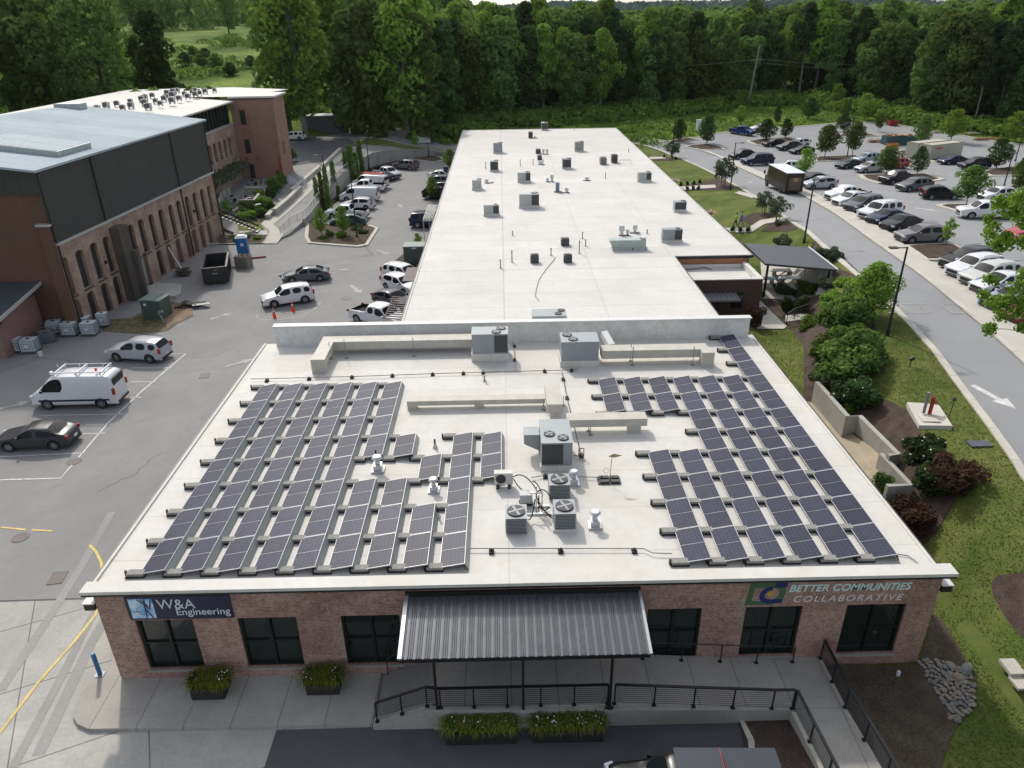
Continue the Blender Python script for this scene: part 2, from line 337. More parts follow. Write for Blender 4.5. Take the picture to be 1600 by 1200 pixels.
# ================================================================== GROUND
def ground():
    def axis(lo, hi, near, fine):
        a = set(range(lo, hi+1, 3)); a |= set(fine); a = sorted(a)
        return a
    xs = [-1600, -1200, -900, -650, -480, -360, -280, -220, -180, -150]+axis(-132, 129, 3, range(15, 42))+[150, 180, 220, 280, 360, 480, 650, 900, 1200, 1600]
    ys = [-60, -30, -10]+axis(0, 300, 3, [])+[320, 350, 400, 460, 540, 640, 800, 1000, 1250, 1500, 1800, 2100, 2400, 2700, 3000]
    xs = np.array(xs, float); ys = np.array(ys, float)
    V = [(x, y, terr(x, y)-(.25 if (-60 < x < 125 and y < 146) else .0)) for y in ys for x in xs]
    n = len(xs); Fc = [(j*n+i, j*n+i+1, (j+1)*n+i+1, (j+1)*n+i) for j in range(len(ys)-1) for i in range(n-1)]
    me = bpy.data.meshes.new('ground'); me.from_pydata(V, [], Fc); me.materials.append(MAT['wild_grass'])
    me.polygons.foreach_set('use_smooth', [True]*len(me.polygons))
    o = bpy.data.objects.new('ground', me); COL.objects.link(o); tag(o, kind='structure')
ground()
def S(name, poly, off, m, step=3.0, zf=None, skirt=0.0):
    return tag(drape(name, poly, off, MAT[m], step, zf, skirt), kind='structure')
def P0(*p, z=0.0): return [un(a, b, z) for a, b in p]
def PT(*p): return [on(a, b)[:2] for a, b in p]
zero = lambda x, y: 0.0
ya = 25.75
S('asphalt_lot', [(-75, ya), (-15, ya+.55), (-7, ya+.55), (-7, 150), (-75, 150)], .0, 'asphalt', 12, zero)
S('concrete_apron', [(-75, 0), (-4, 0), (-4, ya+.5), (-15, ya+.5), (-75, ya-.05)], .0, 'concrete_apron', 12, zero)
S('front_asphalt', [un(412, 1202), un(432, 1141), (8.6, 19.05), (9.3, 16.9), (9.6, 0), (-9, 0)], .012, 'dark_asphalt', 12, zero)
# patches of different asphalt and tyre marks in the lot
S('asphalt_patch', P0((680, 330), (640, 400), (600, 470), (540, 530), (450, 530), (520, 440), (590, 370), (632, 330)), .006, 'asphalt', 12, zero)
# raised walkway behind the mill
WALL = [(-25.6, 94.5), (-25.4, 97.2), (-25.1, 110), (-24.7, 122), (-24.2, 131), (-23.2, 136.8), (-20.3, 141.6), (-16.4, 145), (-12.8, 146.6)]
def deckz(x, y):
    a = interp(y, [86, 97, 110, 131, 160, 200], [.04, .75, 1.75, 2.1, 2.3, 2.5]); b = interp(x, [-23.5, -16, -10, -6], [2.6, 1.25, .5, .1])
    return min(a, b)
deck = [(-27.5, 86.3), (-26.2, 90)]+[(x-.1, y) for x, y in WALL]+[(-8, 149), (-6, 156), (-14, 163), (-25, 172), (-75, 176), (-75, 122), (-44, 122), (-42.5, 100), (-33.2, 90.5), (-33, 86.3)]
S('raised_drive', deck, 0, 'stamped', 3, deckz, skirt=2.6)
D = lambda *p: [un(a, b, 1.6) for a, b in p]
def onD(px, py):
    z = 1.0
    for i in range(25):
        x, y = un(px, py, z); z += .5*(deckz(x, y)-z)
    return x, y, z
DP = lambda *p: [onD(a, b)[:2] for a, b in p]
S('raised_sidewalk', DP((412, 381), (422, 362), (408, 350), (431, 327), (452, 308), (475, 288), (500, 262), (520, 246), (532, 240), (540, 244), (520, 260), (503, 282), (482, 303), (455, 328), (427, 351), (443, 367), (433, 381)), .05, 'light_concrete', 3, deckz)
S('back_parking', DP((440, 262), (505, 252), (530, 238), (560, 226), (545, 216), (440, 213)), .03, 'dark_asphalt', 3, deckz)
S('back_lawn', DP((560, 224), (577, 214), (620, 222), (690, 234), (700, 237), (640, 234), (590, 228)), .05, 'lawn', 3, deckz)
S('drive_kerb', strip(DP((556, 226), (573, 214), (620, 223), (700, 238)), .6), .09, 'kerb', 3, deckz)
S('terrace_lawn', DP((371, 346), (405, 347), (414, 361), (373, 362)), .09, 'lawn', 3, deckz)
S('terrace_path', DP((373, 362), (417, 361), (418, 368), (375, 367)), .10, 'light_concrete', 3, deckz)
S('planting_bed', DP((345, 368), (416, 369), (408, 380), (342, 381)), .11, 'leafy_mulch', 3, deckz)
S('terrace_bed', DP((365, 330), (428, 318), (440, 328), (420, 342), (408, 348), (368, 348)), .08, 'leafy_mulch', 3, deckz)
S('lot_kerb', strip([(-35, 86.2), (-28.6, 86.4), (-27.8, 88.0), (-27.2, 90)], .3), .14, 'kerb', 3, zero)
# island with planting at the mouth of the drive
isl = P0((479, 345), (476, 372), (481, 381), (560, 387), (575, 384), (592, 357), (573, 351), (530, 353))
S('island_kerb', isl, .13, 'kerb', 6, zero, skirt=.13)
cx = sum(p[0] for p in isl)/8; cy = sum(p[1] for p in isl)/8
S('island_bed', [(cx+(x-cx)*.9, cy+(y-cy)*.9) for x, y in isl], .17, 'leafy_mulch', 6, zero)
S('wall_bed', P0((486, 352), (522, 318), (570, 268), (590, 262), (640, 252), (640, 247), (600, 254), (575, 263), (560, 270), (515, 308), (480, 345)), .10, 'leafy_mulch', 6, zero, skirt=.1)
S('wall_bed_kerb', strip(P0((500, 350), (532, 322), (556, 296), (588, 270), (612, 265), (650, 253)), .35), .13, 'kerb', 6, zero)
isl2 = P0((640, 246), (662, 241), (688, 246), (694, 251), (680, 254), (645, 250))
S('far_island_kerb', isl2, .13, 'kerb', 6, zero, skirt=.13)
c2 = np.mean(isl2, axis=0); S('far_island_bed', [(c2[0]+(x-c2[0])*.88, c2[1]+(y-c2[1])*.88) for x, y in isl2], .17, 'leafy_mulch', 6, zero)
S('side_bed', P0((617, 408), (632, 396), (650, 392), (650, 420), (640, 414), (615, 412)), .06, 'leafy_mulch', 6, zero)
# markings
# tyre tracks and sealed cracks
mat('tyre_mark', (.17, .168, .162), .9, var=.2, scale=1.5, var2=.25, scale2=6); mat('crack_seal', (.09, .09, .09), .7, var=.2)
for px, w in (([(60, 1180), (140, 1010), (185, 930), (230, 850), (262, 800)], .45), ([(0, 1080), (80, 960), (130, 880), (175, 800)], .4), ([(20, 1200), (95, 1060), (150, 950)], .35)): tag(drape('tyre_track', strip(P0(*px), w), .008, mat('apron_track', (.29, .285, .27), .9, var=.12, scale=.4, var2=.08, scale2=9), 12, zero), kind='structure')
r5 = random.Random(12)
for px in ([(345, 640), (330, 680), (300, 730), (285, 775)], [(150, 770), (210, 740), (260, 700)], [(300, 560), (340, 555), (372, 540)], [(470, 430), (520, 405), (560, 400), (610, 395)], [(620, 345), (640, 350), (600, 380)], [(410, 445), (440, 430), (470, 470)], [(0, 580), (60, 560), (130, 566)], [(395, 410), (430, 405), (520, 412)]):
    p = []
    for (a, b), (c, d) in zip(px[:-1], px[1:]):
        for k in range(6): p.append((a+(c-a)*k/6+r5.uniform(-3, 3), b+(d-b)*k/6+r5.uniform(-1.2, 1.2)))
    S('sealed_crack', strip(P0(*p), .045), .009, 'crack_seal', 12, zero)
def line(px, w=.11, m='paint_white', z=0.0, off=.016, name='parking_line', f=P0):
    return S(name, strip(f(*px) if f is P0 else PT(*px), w), off, m, 3, zero if f is P0 else None)
line([(0, 750), (95, 747.5), (115, 724), (170, 660), (222, 611), (290, 553), (262, 553)], .12)
for a, b in (((0, 714), (129, 708)), ((62, 649.5), (193, 647)), ((128, 678), (164, 677)), ((204, 621), (221, 621)), ((203, 597), (243, 597)), ((205, 575), (268, 575))): line([a, b], .1)
line([(402, 492), (401, 497), (412, 500), (440, 499), (470, 494), (492, 484), (502, 471)], .14, 'paint_faded')
for a, b in (((490, 457), (515, 453)), ((508, 429), (535, 423)), ((500, 441), (527, 437)), ((577, 474), (620, 487)), ((597, 441), (606, 444)), ((505, 418), (548, 408))): line([a, b], .1, 'paint_faded')
for k in range(12):
    a = un(590+8.2*k, 330-6.2*k); 
for a, b in (((575, 330), (597, 330)), ((578, 345), (592, 346)), ((600, 300), (614, 299)), ((606, 287), (623, 288)), ((622, 278), (640, 277)), ((630, 268), (655, 268)), ((640, 261), (668, 260))): line([a, b], .1, 'paint_faded')
for a, b in (((655, 332), (672, 332)), ((636, 355), (652, 356)), ((636, 367), (656, 368)), ((630, 379), (655, 380)), ((630, 392), (646, 393))): line([a, b], .1, 'paint_faded')
def arrow(cx_, cy_, ang, s=1.0, f=on, m='paint_faded'):
    c = f(cx_, cy_)[:2]; pts = [(0, 1.3), (.45, .35), (.16, .35), (.16, -1.2), (-.16, -1.2), (-.16, .35), (-.45, .35)]
    ca, sa = math.cos(ang), math.sin(ang)
    S('road_arrow', [(c[0]+s*(x*ca-y*sa), c[1]+s*(x*sa+y*ca)) for x, y in pts], .08 if f is on else .018, m, 3, None if f is on else zero)
arrow(20, 634, R(-55), 1.0, un); arrow(374, 567, R(-50), .9, un); arrow(346, 494, R(-45), .9, un); arrow(556, 452, R(-150), 1.1, un); arrow(598, 394, R(-140), .9, un); arrow(626, 322, R(20), 1.0, un); arrow(533, 421, R(-100), .8, un)
for px, py, r in ((116, 721, .42), (32, 840, .42), (541, 466, .55)):
    c = un(px, py); tag(MB().cyl((c[0], c[1], .0), (c[0], c[1], .022), r, n=24).build('manhole_cover', mat('iron', (.13, .11, .10), .7, var=.3, scale=12)), 'round iron manhole cover '+{116: 'at the corner of the parking bay lines', 32: 'in the concrete apron by the yellow dashes', 541: 'in the drive beside the white pickup'}[px], 'manhole cover')
for px, py, lab in ((90, 903, 'square iron drain grate in the concrete near the yellow line'), (320, 587, 'square iron access cover in the drive beside the roof edge')):
    c = un(px, py); tag(MB().box((c[0], c[1], .012), (.7, .9, .024), R(8)).build('drain_grate', MAT['iron']), lab, 'drain')
# yellow line on the apron
line([(140, 852), (150, 862), (158, 878), (161, 905), (150, 960), (110, 1010), (60, 1066), (0, 1145), (-60, 1230)], .13, 'paint_yellow', name='yellow_line')
line([(2, 824), (40, 828)], .12, 'paint_yellow', name='yellow_line'); line([(50, 828), (82, 830)], .12, 'paint_yellow', name='yellow_line')
S('asphalt_joint', strip([(-60, ya-.02), (-15, ya+.52)], .10), .005, 'dark_asphalt', 12, zero)
for a in (((95, 975), (0, 975)), ((215, 870), (0, 865))): pass

# ---- front pavement with kerb, porch and ramp
A = [un(195, 1000), un(176, 1040), un(150, 1064), un(130, 1085), un(117, 1108), un(115, 1122), un(122, 1135), un(140, 1143)]
A = [(-16.9, 26), (-17.1, 23.5)]+A[1:]
walk = A+[(-5.2, 18.98), (-5.2, 21.5), (-15.6, 21.5), (-15.65, 26)]
S('front_sidewalk', walk, .15, 'sidewalk', 6, zero, skirt=.15)
# ================================================================== FRONT BUILDING
X0, X1, Y0, YB = -15.6, 16.4, 21.4, 44.9
fb = empty('brick_building', (0, 21.4, 0), 'single storey red brick office with white flat roof, solar panels and a metal entrance canopy', 'building')
def L_(o, parent=fb):                       # keep world coordinates when parented to the base empty
    o.parent = parent; b = parent; p = Vector((0, 0, 0))
    while b is not None: p += b.location; b = b.parent
    o.location = Vector(o.location)-p; return o
WIN = [(-14.35, -12.15), (-10.45, -8.2), (-6.5, -4.25), (5.3, 7.4), (9.08, 11.3), (13.0, 15.32)]
def wall_x(mb, x0, x1, y, th, z0, z1, ops):
    xs = sorted({x0, x1}|{o[0] for o in ops}|{o[1] for o in ops})
    for a, b in zip(xs[:-1], xs[1:]):
        cut = [(o[2], o[3]) for o in ops if o[0] <= a+1e-6 and o[1] >= b-1e-6]
        zz = [z0]
        for c in sorted(cut): zz += [c[0], c[1]]
        zz.append(z1)
        for q in range(0, len(zz), 2):
            if zz[q+1]-zz[q] > .01: mb.b2(a, b, y, y+th, zz[q], zz[q+1])
m = MB(); wall_x(m, X0, X1, Y0, .35, -.3, 4.55, [(a, b, .62, 3.2) for a, b in WIN]+[(-2.2, 3.2, .95, 3.3)])
m.b2(X0, X0+.35, Y0+.35, YB, -.3, 4.5); m.b2(X1-.35, X1, Y0+.35, YB, -.3, 4.5); m.b2(X0+.35, X1-.35, YB-.3, YB, -.3, 4.5)
L_(m.build('wall', MAT['front_brick']))
m = MB().b2(X0-.06, X1+.06, Y0-.06, Y0-.002, 4.47, 4.56); L_(m.build('brick_cornice', MAT['front_brick']))
m = MB().b2(X0-.1, X1-.15, Y0+.35, YB, 4.35, 4.60); L_(m.build('roof', MAT['roof_membrane']))
m = MB().b2(X0-.32, X1+.38, Y0-.22, Y0+.38, 4.68, 4.82, 0).b2(X0-.30, X1+.36, Y0-.20, Y0+.34, 4.57, 4.678, 1)
m.b2(X0-.2, X0-.1, Y0+.4, YB-.05, 4.50, 4.68, 0).b2(X1-.15, X1-.02, Y0+.4, YB-.05, 4.50, 4.66, 0).b2(X0-.34, X0-.203, Y0+.4, YB, 4.42, 4.60, 1).b2(X1-.017, X1+.12, Y0+.4, YB, 4.42, 4.58, 1)
L_(m.build('roof_edging', [MAT['roof_membrane'], MAT['black_metal']]))
m = MB().b2(-14.95, 16.0, YB-.38, YB-.02, 4.60, 5.93); L_(m.build('parapet', MAT['parapet_membrane']))
m = MB().b2(-15.0, 16.08, YB-.46, YB+.06, 5.932, 6.0, 0); L_(m.build('parapet_cap', MAT['white_metal']))
for i, (a, b) in enumerate(WIN):
    z0, z1 = .62, 3.2
    f = MB(); t = .09
    f.b2(a, b, Y0+.10, Y0+.24, z1-t, z1).b2(a, b, Y0+.10, Y0+.24, z0, z0+t).b2(a, a+t, Y0+.101, Y0+.239, z0+t, z1-t).b2(b-t, b, Y0+.101, Y0+.239, z0+t, z1-t)
    mx = (a+b)/2; f.b2(mx-.06, mx+.06, Y0+.09, Y0+.23, z0+t, z1-t).b2(a+t, mx-.06, Y0+.12, Y0+.22, 1.86, 1.94).b2(mx+.06, b-t, Y0+.12, Y0+.22, 1.86, 1.94)
    fo = L_(f.build('window', MAT['window_frame']))
    g = MB().b2(a+.05, b-.05, Y0+.20, Y0+.215, z0+.04, z1-.04).build('pane', MAT['window_dark']); L_(g, fo)
    s = MB().b2(a-.04, b+.04, Y0-.07, Y0+.2, z0-.09, z0-.005).build('sill', MAT['sill']); L_(s, fo)
    if i == 4:
        h = MB().box((mx+.25, Y0+.06, 1.25), (.06, .06, .5)).box((mx+.42, Y0+.06, 1.5), (.4, .05, .05)).box((mx+.42, Y0+.06, 1.1), (.4, .05, .05)).build('handle', MAT['black_metal']); L_(h, fo)
dm = MB().b2(-2.2, 3.2, Y0+.15, Y0+.25, .95, 3.3); L_(dm.build('entrance_door', MAT['window_dark']))
for x, s in ((X0-.5, 1), (X1+.1, 1)): L_(MB().b2(x, x+.4, Y0+.02, Y0+.40, 3.72, 4.02, 1).b2(x-.03, x+.43, Y0, Y0+.42, 4.02, 4.06, 0).build('gutter_box', [MAT['white_metal'], MAT['black_metal']]))
# painted wall logo and words
flat('logo_green', (.065, .13, .06), .8); flat('logo_blue', (.015, .03, .13), .8); flat('logo_gold', (.55, .33, .05), .8); flat('letter_pale', (.62, .78, .76), .7); flat('letter_line', (.72, .66, .66), .7)
flat('sign_navy', (.008, .014, .045), .45); flat('sign_white', (.66, .68, .72), .6)
yq = Y0-.012
def para(mb, pts, mi=0, y=yq): mb.add([(x, y, z) for x, z in pts]+[(x, Y0-.001, z) for x, z in pts], [tuple(range(len(pts)))]+[(i, (i+1) % len(pts), len(pts)+(i+1) % len(pts), len(pts)+i) for i in range(len(pts))], mi)
lg = MB(); sh = .12
def SH(x, z): return x+(z-3.3)*sh, z
def ring(cx_, cz, r0_, r1_, a0, a1, n=14):
    o_ = [SH(cx_+r1_*math.cos(a0+(a1-a0)*i/n), cz+r1_*math.sin(a0+(a1-a0)*i/n)) for i in range(n+1)]
    i_ = [SH(cx_+r0_*math.cos(a0+(a1-a0)*i/n), cz+r0_*math.sin(a0+(a1-a0)*i/n)) for i in range(n+1)]
    return o_, i_
def band(mb, c, r0_, r1_, a0, a1, mi, y):
    o_, i_ = ring(*c, r0_, r1_, a0, a1)
    for k in range(len(o_)-1): para(mb, [o_[k], o_[k+1], i_[k+1], i_[k]], mi, y)
para(lg, [SH(9.0, 3.3), SH(9.22, 3.3), SH(9.22, 4.38), SH(9.0, 4.38)], 0)
para(lg, [SH(9.222, 4.15), SH(9.9, 4.15), SH(9.9, 4.38), SH(9.222, 4.38)], 0, yq-.001)
para(lg, [SH(9.222, 3.3), SH(9.9, 3.3), SH(9.9, 3.5), SH(9.222, 3.5)], 0, yq-.001)
band(lg, (9.9, 3.84), .30, .54, -math.pi/2, math.pi/2, 0, yq-.002)
para(lg, [SH(9.95, 4.16), SH(10.40, 4.16), SH(10.40, 4.38), SH(9.95, 4.38)], 1, yq-.004)
band(lg, (9.88, 3.80), .22, .42, math.pi*.5, math.pi*1.5, 1, yq-.005)
para(lg, [SH(9.88, 3.38), SH(10.40, 3.38), SH(10.40, 3.58), SH(9.88, 3.58)], 1, yq-.006)
para(lg, [SH(9.86+.15*(1 if k % 2 else .72)*math.cos(k*math.pi/8), 3.86+.15*(1 if k % 2 else .72)*math.sin(k*math.pi/8)) for k in range(16)], 2, yq-.008)
L_(lg.build('painted_logo', [MAT['logo_green'], MAT['logo_blue'], MAT['logo_gold']]))
RX = (math.pi/2, 0, 0)
L_(text('painted_lettering', 'BETTER COMMUNITIES', .47, (10.62, Y0-.014, 3.94), RX, MAT['letter_pale'], bold=.007, shear=.2, width=4.65))
L_(text('painted_lettering', 'COLLABORATIVE', .42, (10.86, Y0-.014, 3.42), RX, MAT['letter_line'], bold=0, shear=.2, width=4.2, space=1.25))
# hanging banner sign
sg = empty('banner_sign', (-12.5, Y0-.05, 3.85), 'dark navy banner sign with white words W&A Engineering on the brick front, left end', 'sign')
L_(MB().b2(-14.45, -10.52, Y0-.07, Y0-.02, 3.30, 4.42).build('board', MAT['sign_navy']), sg)
m = bpy.data.materials.new('logo_sky'); m.use_nodes = True; n, N, L, b = nodes_of(m); tc = N.new('ShaderNodeTexCoord'); a = N.new('ShaderNodeTexNoise'); a.inputs['Scale'].default_value = 2.5
L.new(tc.outputs['Object'], a.inputs[0]); rp = N.new('ShaderNodeValToRGB'); rp.color_ramp.elements[0].position = .35; rp.color_ramp.elements[1].position = .62; rp.color_ramp.elements[0].color = (.16, .38, .75, 1); rp.color_ramp.elements[1].color = (.55, .72, .85, 1); L.new(a.outputs[0], rp.inputs[0]); L.new(rp.outputs[0], b.inputs['Base Color']); MAT['logo_sky'] = m
L_(MB().b2(-14.32, -13.42, Y0-.082, Y0-.071, 3.38, 4.32).build('logo_panel', m), sg)
lm = MB(); yy = Y0-.092
def stroke(mb, a, b, w, y=yy):
    a = Vector(a); b = Vector(b); d = (b-a).normalized(); nn = Vector((-d.y, d.x))*w/2
    mb.add([(p.x, y, p.y) for p in (a+nn, b+nn, b-nn, a-nn)], [(3, 2, 1, 0)])
for k, (p, q) in enumerate((((-13.98, 4.31), (-13.58, 3.85)), ((-13.58, 3.85), (-13.46, 4.31)), ((-13.86, 4.31), (-13.62, 3.98)), ((-13.70, 4.31), (-13.78, 3.38)), ((-13.78, 3.95), (-13.52, 3.38)), ((-13.78, 3.55), (-13.62, 3.55)), ((-14.3, 3.72), (-13.9, 3.72)))): stroke(lm, p, q, .05 if k < 5 else .02, yy-.0006*k)
for k in range(16):
    t0, t1 = k*math.pi/8, (k+1)*math.pi/8
    stroke(lm, (-13.88+.2*math.cos(t0), 3.78+.2*math.sin(t0)), (-13.88+.2*math.cos(t1), 3.78+.2*math.sin(t1)), .015, yy-.006-.0003*k)
L_(lm.build('logo_monogram', MAT['sign_navy']), sg)
L_(text('lettering', 'W&A', .66, (-13.28, Y0-.075, 3.82), RX, MAT['sign_white'], bold=-.004, width=1.42), sg)
L_(text('lettering', 'Engineering', .46, (-12.62, Y0-.075, 3.50), RX, MAT['sign_white'], bold=0, width=2.02), sg)
# canopy
cn = MB(); xs0, xs1 = -3.95, 4.95
cn.b2(xs0+.02, xs1-.02, Y0-.10, Y0-.004, 4.12, 4.36)
canopy = L_(cn.build('canopy', MAT['black_metal']))
mat('corrugated', (.17, .178, .19), .36, .55, var=.08, scale=2)
cm = MB(); prof = []; x = xs0+.12; P_ = .233; 
def pf(x):
    t = ((x-xs0)/.076) % 1.0; k = int(((x-xs0)/.076)) % 4; return .042*(1 if (.2 < t < .6 and k != 3) else 0)
n = int((xs1-xs0-.15)/.019)
xv = [xs0+.14+i*.019 for i in range(n)]
yA, zA, yB_, zB = Y0-.12, 4.17, 18.75, 3.66
vs = []
for x in xv:
    for t in (0, .33, .66, 1): vs.append((x, yA+(yB_-yA)*t, zA+(zB-zA)*t+pf(x)))
fs = [(i*4+j, i*4+j+1, (i+1)*4+j+1, (i+1)*4+j) for i in range(n-1) for j in range(3)]
cm.add(vs, fs); o = cm.build('corrugated_sheet', MAT['corrugated'])
def sub(o, par):                            # put a world-coordinate mesh under a part that itself sits at (0,-21.4,0) below the building base
    o.parent = par; o.location = (0, 0, 0); return o
for o in (o,): sub(o, canopy)
tr = MB(); Mx = Matrix.Rotation(math.atan2(zA-zB, yA-yB_), 4, 'X')
sub(MB().box(((xs0+.07), (yA+yB_)/2, (zA+zB)/2+.03), (.15, 2.62, .10), M=Mx).build('edge_trim', MAT['galvanised']), canopy); sub(MB().box(((xs1-.05), (yA+yB_)/2, (zA+zB)/2+.03), (.10, 2.62, .08), M=Mx).build('edge_trim', MAT['galvanised']), canopy)
bm_ = MB().b2(xs0+.05, xs1-.05, 18.80, 18.92, 3.44, 3.60); sub(bm_.build('beam', MAT['black_metal']), canopy)
for x in (-2.72, .42, 3.58):
    sub(MB().box((x, 18.86, 2.08), (.09, .09, 2.75)).box((x, 18.87, .70), (.30, .06, .42)).box((x, 18.86, .44), (.05, .05, .16)).build('post', MAT['black_metal']), canopy)

# porch, steps and ramp
def pz(x, y):
    if x < -2.9: return .95
    return interp(x, [-2.9, 3.8, 9.6, 20], [.95, .95, .50, .46])
S_ = lambda nm, m, o: tag(m.build(nm, MAT['sidewalk'] if o is None else MAT[o]), kind='structure')
pm = MB()
xx = [-2.9, 3.8, 6.7, 9.6, 10.5]
for a, b in zip(xx[:-1], xx[1:]): pm.prism([(a, 18.97), (b, 18.97), (b, 21.395), (a, 21.395)], -.2, pz)
pm.prism([(10.5, 18.97), (12.45, 18.97), (12.45, 21.395), (10.5, 21.395)], -.2, pz)
zr = lambda x, y: interp(y, [10, 14.5, 18.97], [.12, .2, .46])
pm.prism([(10.5, 18.97), (12.45, 18.97), (12.9, 15), (10.9, 15)], -.2, zr); pm.prism([(10.9, 15), (12.9, 15), (13.2, 8), (11.2, 8)], -.2, zr)
S_('entrance_porch', pm, None)
sm = MB()
for i in range(6):
    x0_ = -4.95+i*.36; sm.b2(x0_, -2.905, 19.22+.0015*i, 21.39-.0015*i, (.13+.1367*i) if i else -.1, .13+.1367*(i+1)-(.002 if i == 5 else 0))
S_('entrance_steps', sm, 'stamped')
pw = MB(); pw.prism([(-2.9, 18.80), (10.45, 18.80), (10.45, 18.965), (-2.9, 18.965)], -.2, lambda x, y: pz(x, y)+.10)
pw.prism([(-5.15, 18.85), (-2.905, 18.85), (-2.905, 19.21), (-5.15, 19.21)], -.2, lambda x, y: interp(x, [-5.15, -2.9], [.22, 1.05]))
S_('porch_wall', pw, 'wall_concrete')
pk = MB().prism([(10.3, 18.79), (10.48, 18.79), (10.88, 15), (11.2, 8), (11.0, 8), (10.7, 15)], -.1, lambda x, y: zr(x, y)+.08)
S_('ramp_kerb', pk, 'light_concrete')
def railing(path, label, rails=9, h=1.0, posts=None, zoff=0.0, top=.05):
    p = [Vector(q) for q in path]; o = empty('railing', p[0], label, 'railing'); org = p[0]
    q = [v-org for v in p]; t = MB()
    for a, b in zip(q[:-1], q[1:]):
        d = b-a; d2 = Vector((d.x, d.y, 0)).normalized(); nn = Vector((-d2.y, d2.x, 0))*top; u = Vector((0, 0, h)); w = Vector((0, 0, .025))
        t.add([a+u+nn+w, b+u+nn+w, b+u-nn+w, a+u-nn+w, a+u+nn-w, b+u+nn-w, b+u-nn-w, a+u-nn-w], [(0, 1, 2, 3), (7, 6, 5, 4), (0, 4, 5, 1), (1, 5, 6, 2), (2, 6, 7, 3), (3, 7, 4, 0)])
    t.build('top_rail', MAT['black_metal'], o)
    if rails:
        c = MB()
        for a, b in zip(q[:-1], q[1:]):
            for k in range(rails): z = Vector((0, 0, .12+(h-.18)*k/(rails-1))); c.cyl(a+z, b+z, .009, n=4, cap=False)
        c.build('bars', MAT['dark_metal'], o)
    for a, b in zip(q[:-1], q[1:]):
        n_ = max(1, round((b-a).length/1.35))
        for k in range(n_+1):
            if k == n_ and (b-q[-1]).length > .01: continue
            c = a+(b-a)*k/n_; MB().box(c+Vector((0, 0, h/2)), (.05, .05, h)).box(c+Vector((0, 0, .02)), (.15, .12, .05)).build('post', MAT['black_metal'], o)
    return o
yr = 18.88
railing([(-5.0, 18.98, .28), (-3.1, 18.98, 1.04), (-2.6, yr, 1.06), (3.5, yr, 1.06)], 'black horizontal bar railing along the steps and entrance porch under the canopy')
railing([(3.75, yr, 1.06), (9.6, yr, .60), (10.35, yr, .58)], 'black bar railing sloping along the ramp right of the canopy')
railing([(10.42, yr, .56), (10.8, 15, .28), (11.1, 10.5, .2)], 'black bar railing on the left side of the walk down to the bottom edge', rails=14)
railing([(12.38, 21.3, .5), (12.38, 18.97, .5), (12.82, 15, .22), (13.1, 10.5, .15)], 'black railing on the right side of the walk beside the mulch bed', rails=14)
hr = empty('handrail', (-4.9, 21.2, .15), 'short black handrail against the brick wall at the steps', 'handrail')
MB().tube([(0, 0, 0), (0, 0, .95), (.9, 0, 1.55), (1.5, 0, 1.75)], .022).box((0, 0, .01), (.16, .12, .03)).build('rail', MAT['black_metal'], hr)
hr = empty('handrail', (5.0, 21.15, .9), 'low black handrail on posts along the brick wall above the ramp', 'handrail')
q = [(0, 0, .86), (7.2, 0, .42)]; MB().tube([(0, 0, .86), (4.5, 0, .52), (6.2, 0, .45)], .022).build('rail', MAT['black_metal'], hr)
for x in (.2, 1.75, 3.3, 4.75, 6.2):
    zb = pz(5+x, 0)-.9; MB().box((x, 0, (zb+.86-.08*x)/2+.0), (.04, .04, .86-.08*x-zb)).box((x, 0, zb+.015), (.15, .12, .03)).build('post', MAT['black_metal'], hr)
# bollard
b = un(158, 1058); bo = empty('bollard', (b[0], b[1], .15), 'blue steel bollard at the left corner of the front sidewalk', 'bollard')
flat('bollard_blue', (.02, .12, .30), .45); flat('bollard_cap', (.1, .35, .55), .45)
MB().cyl((0, 0, 0), (0, 0, 1.12), .085, n=16).build('post', MAT['bollard_blue'], bo); MB().cyl((0, 0, 1.12), (0, 0, 1.16), .088, .05, n=16).build('cap', MAT['bollard_cap'], bo); MB().box((0, 0, .01), (.36, .3, .03)).build('base_plate', MAT['grey_metal'], bo)

# ================================================================== LONG BUILDING
lb = empty('long_building', (7, 100, 0), 'long low building with white flat roof running to the back, many air conditioners on top', 'building')
def LL(o): return L_(o, lb)
LX0, LX1, LX2, LY0, LY1, LY2 = -7.25, 15.1, 22.0, YB+.07, 62.9, 147.6
outer = [(LX0, LY0), (LX1, LY0), (LX1, LY1), (LX2, LY1), (LX2, LY2), (LX0, LY2)]
LL(MB().prism([(LX0+.3, LY0+.02), (LX1-.3, LY0+.02), (LX1-.3, LY1+.3), (LX2-.3, LY1+.3), (LX2-.3, LY2-.3), (LX0+.3, LY2-.3)], -.3, 4.3).build('wall', MAT['dark_brick']))
LL(MB().prism(outer, 4.32, 4.60).build('roof', MAT['roof_far']))
m = MB()
for (ax, ay), (bx, by) in zip(outer, outer[1:]+outer[:1]):
    if ay == by == LY0: continue
    dx, dy = bx-ax, by-ay; l = math.hypot(dx, dy); nx, ny = dy/l, -dx/l
    m.prism([(ax+nx*.01, ay+ny*.01), (bx+nx*.01, by+ny*.01), (bx+nx*.12, by+ny*.12), (ax+nx*.12, ay+ny*.12)], 4.42, 4.63, 1)
    m.prism([(ax-nx*.01, ay-ny*.01), (bx-nx*.01, by-ny*.01), (bx-nx*.14, by-ny*.14), (ax-nx*.14, ay-ny*.14)], 4.601, 4.66, 0)
LL(m.build('roof_edging', [MAT['roof_far'], MAT['black_metal']]))
LL(MB().b2(LX1+.05, LX2-.4, LY1-.10, LY1+.25, 3.55, 4.38).build('wood_fascia', MAT['wood_cladding']))
m = MB(); ex0, ex1, ey0, ey1 = LX1-.25, 21.45, 58.05, LY1-.15
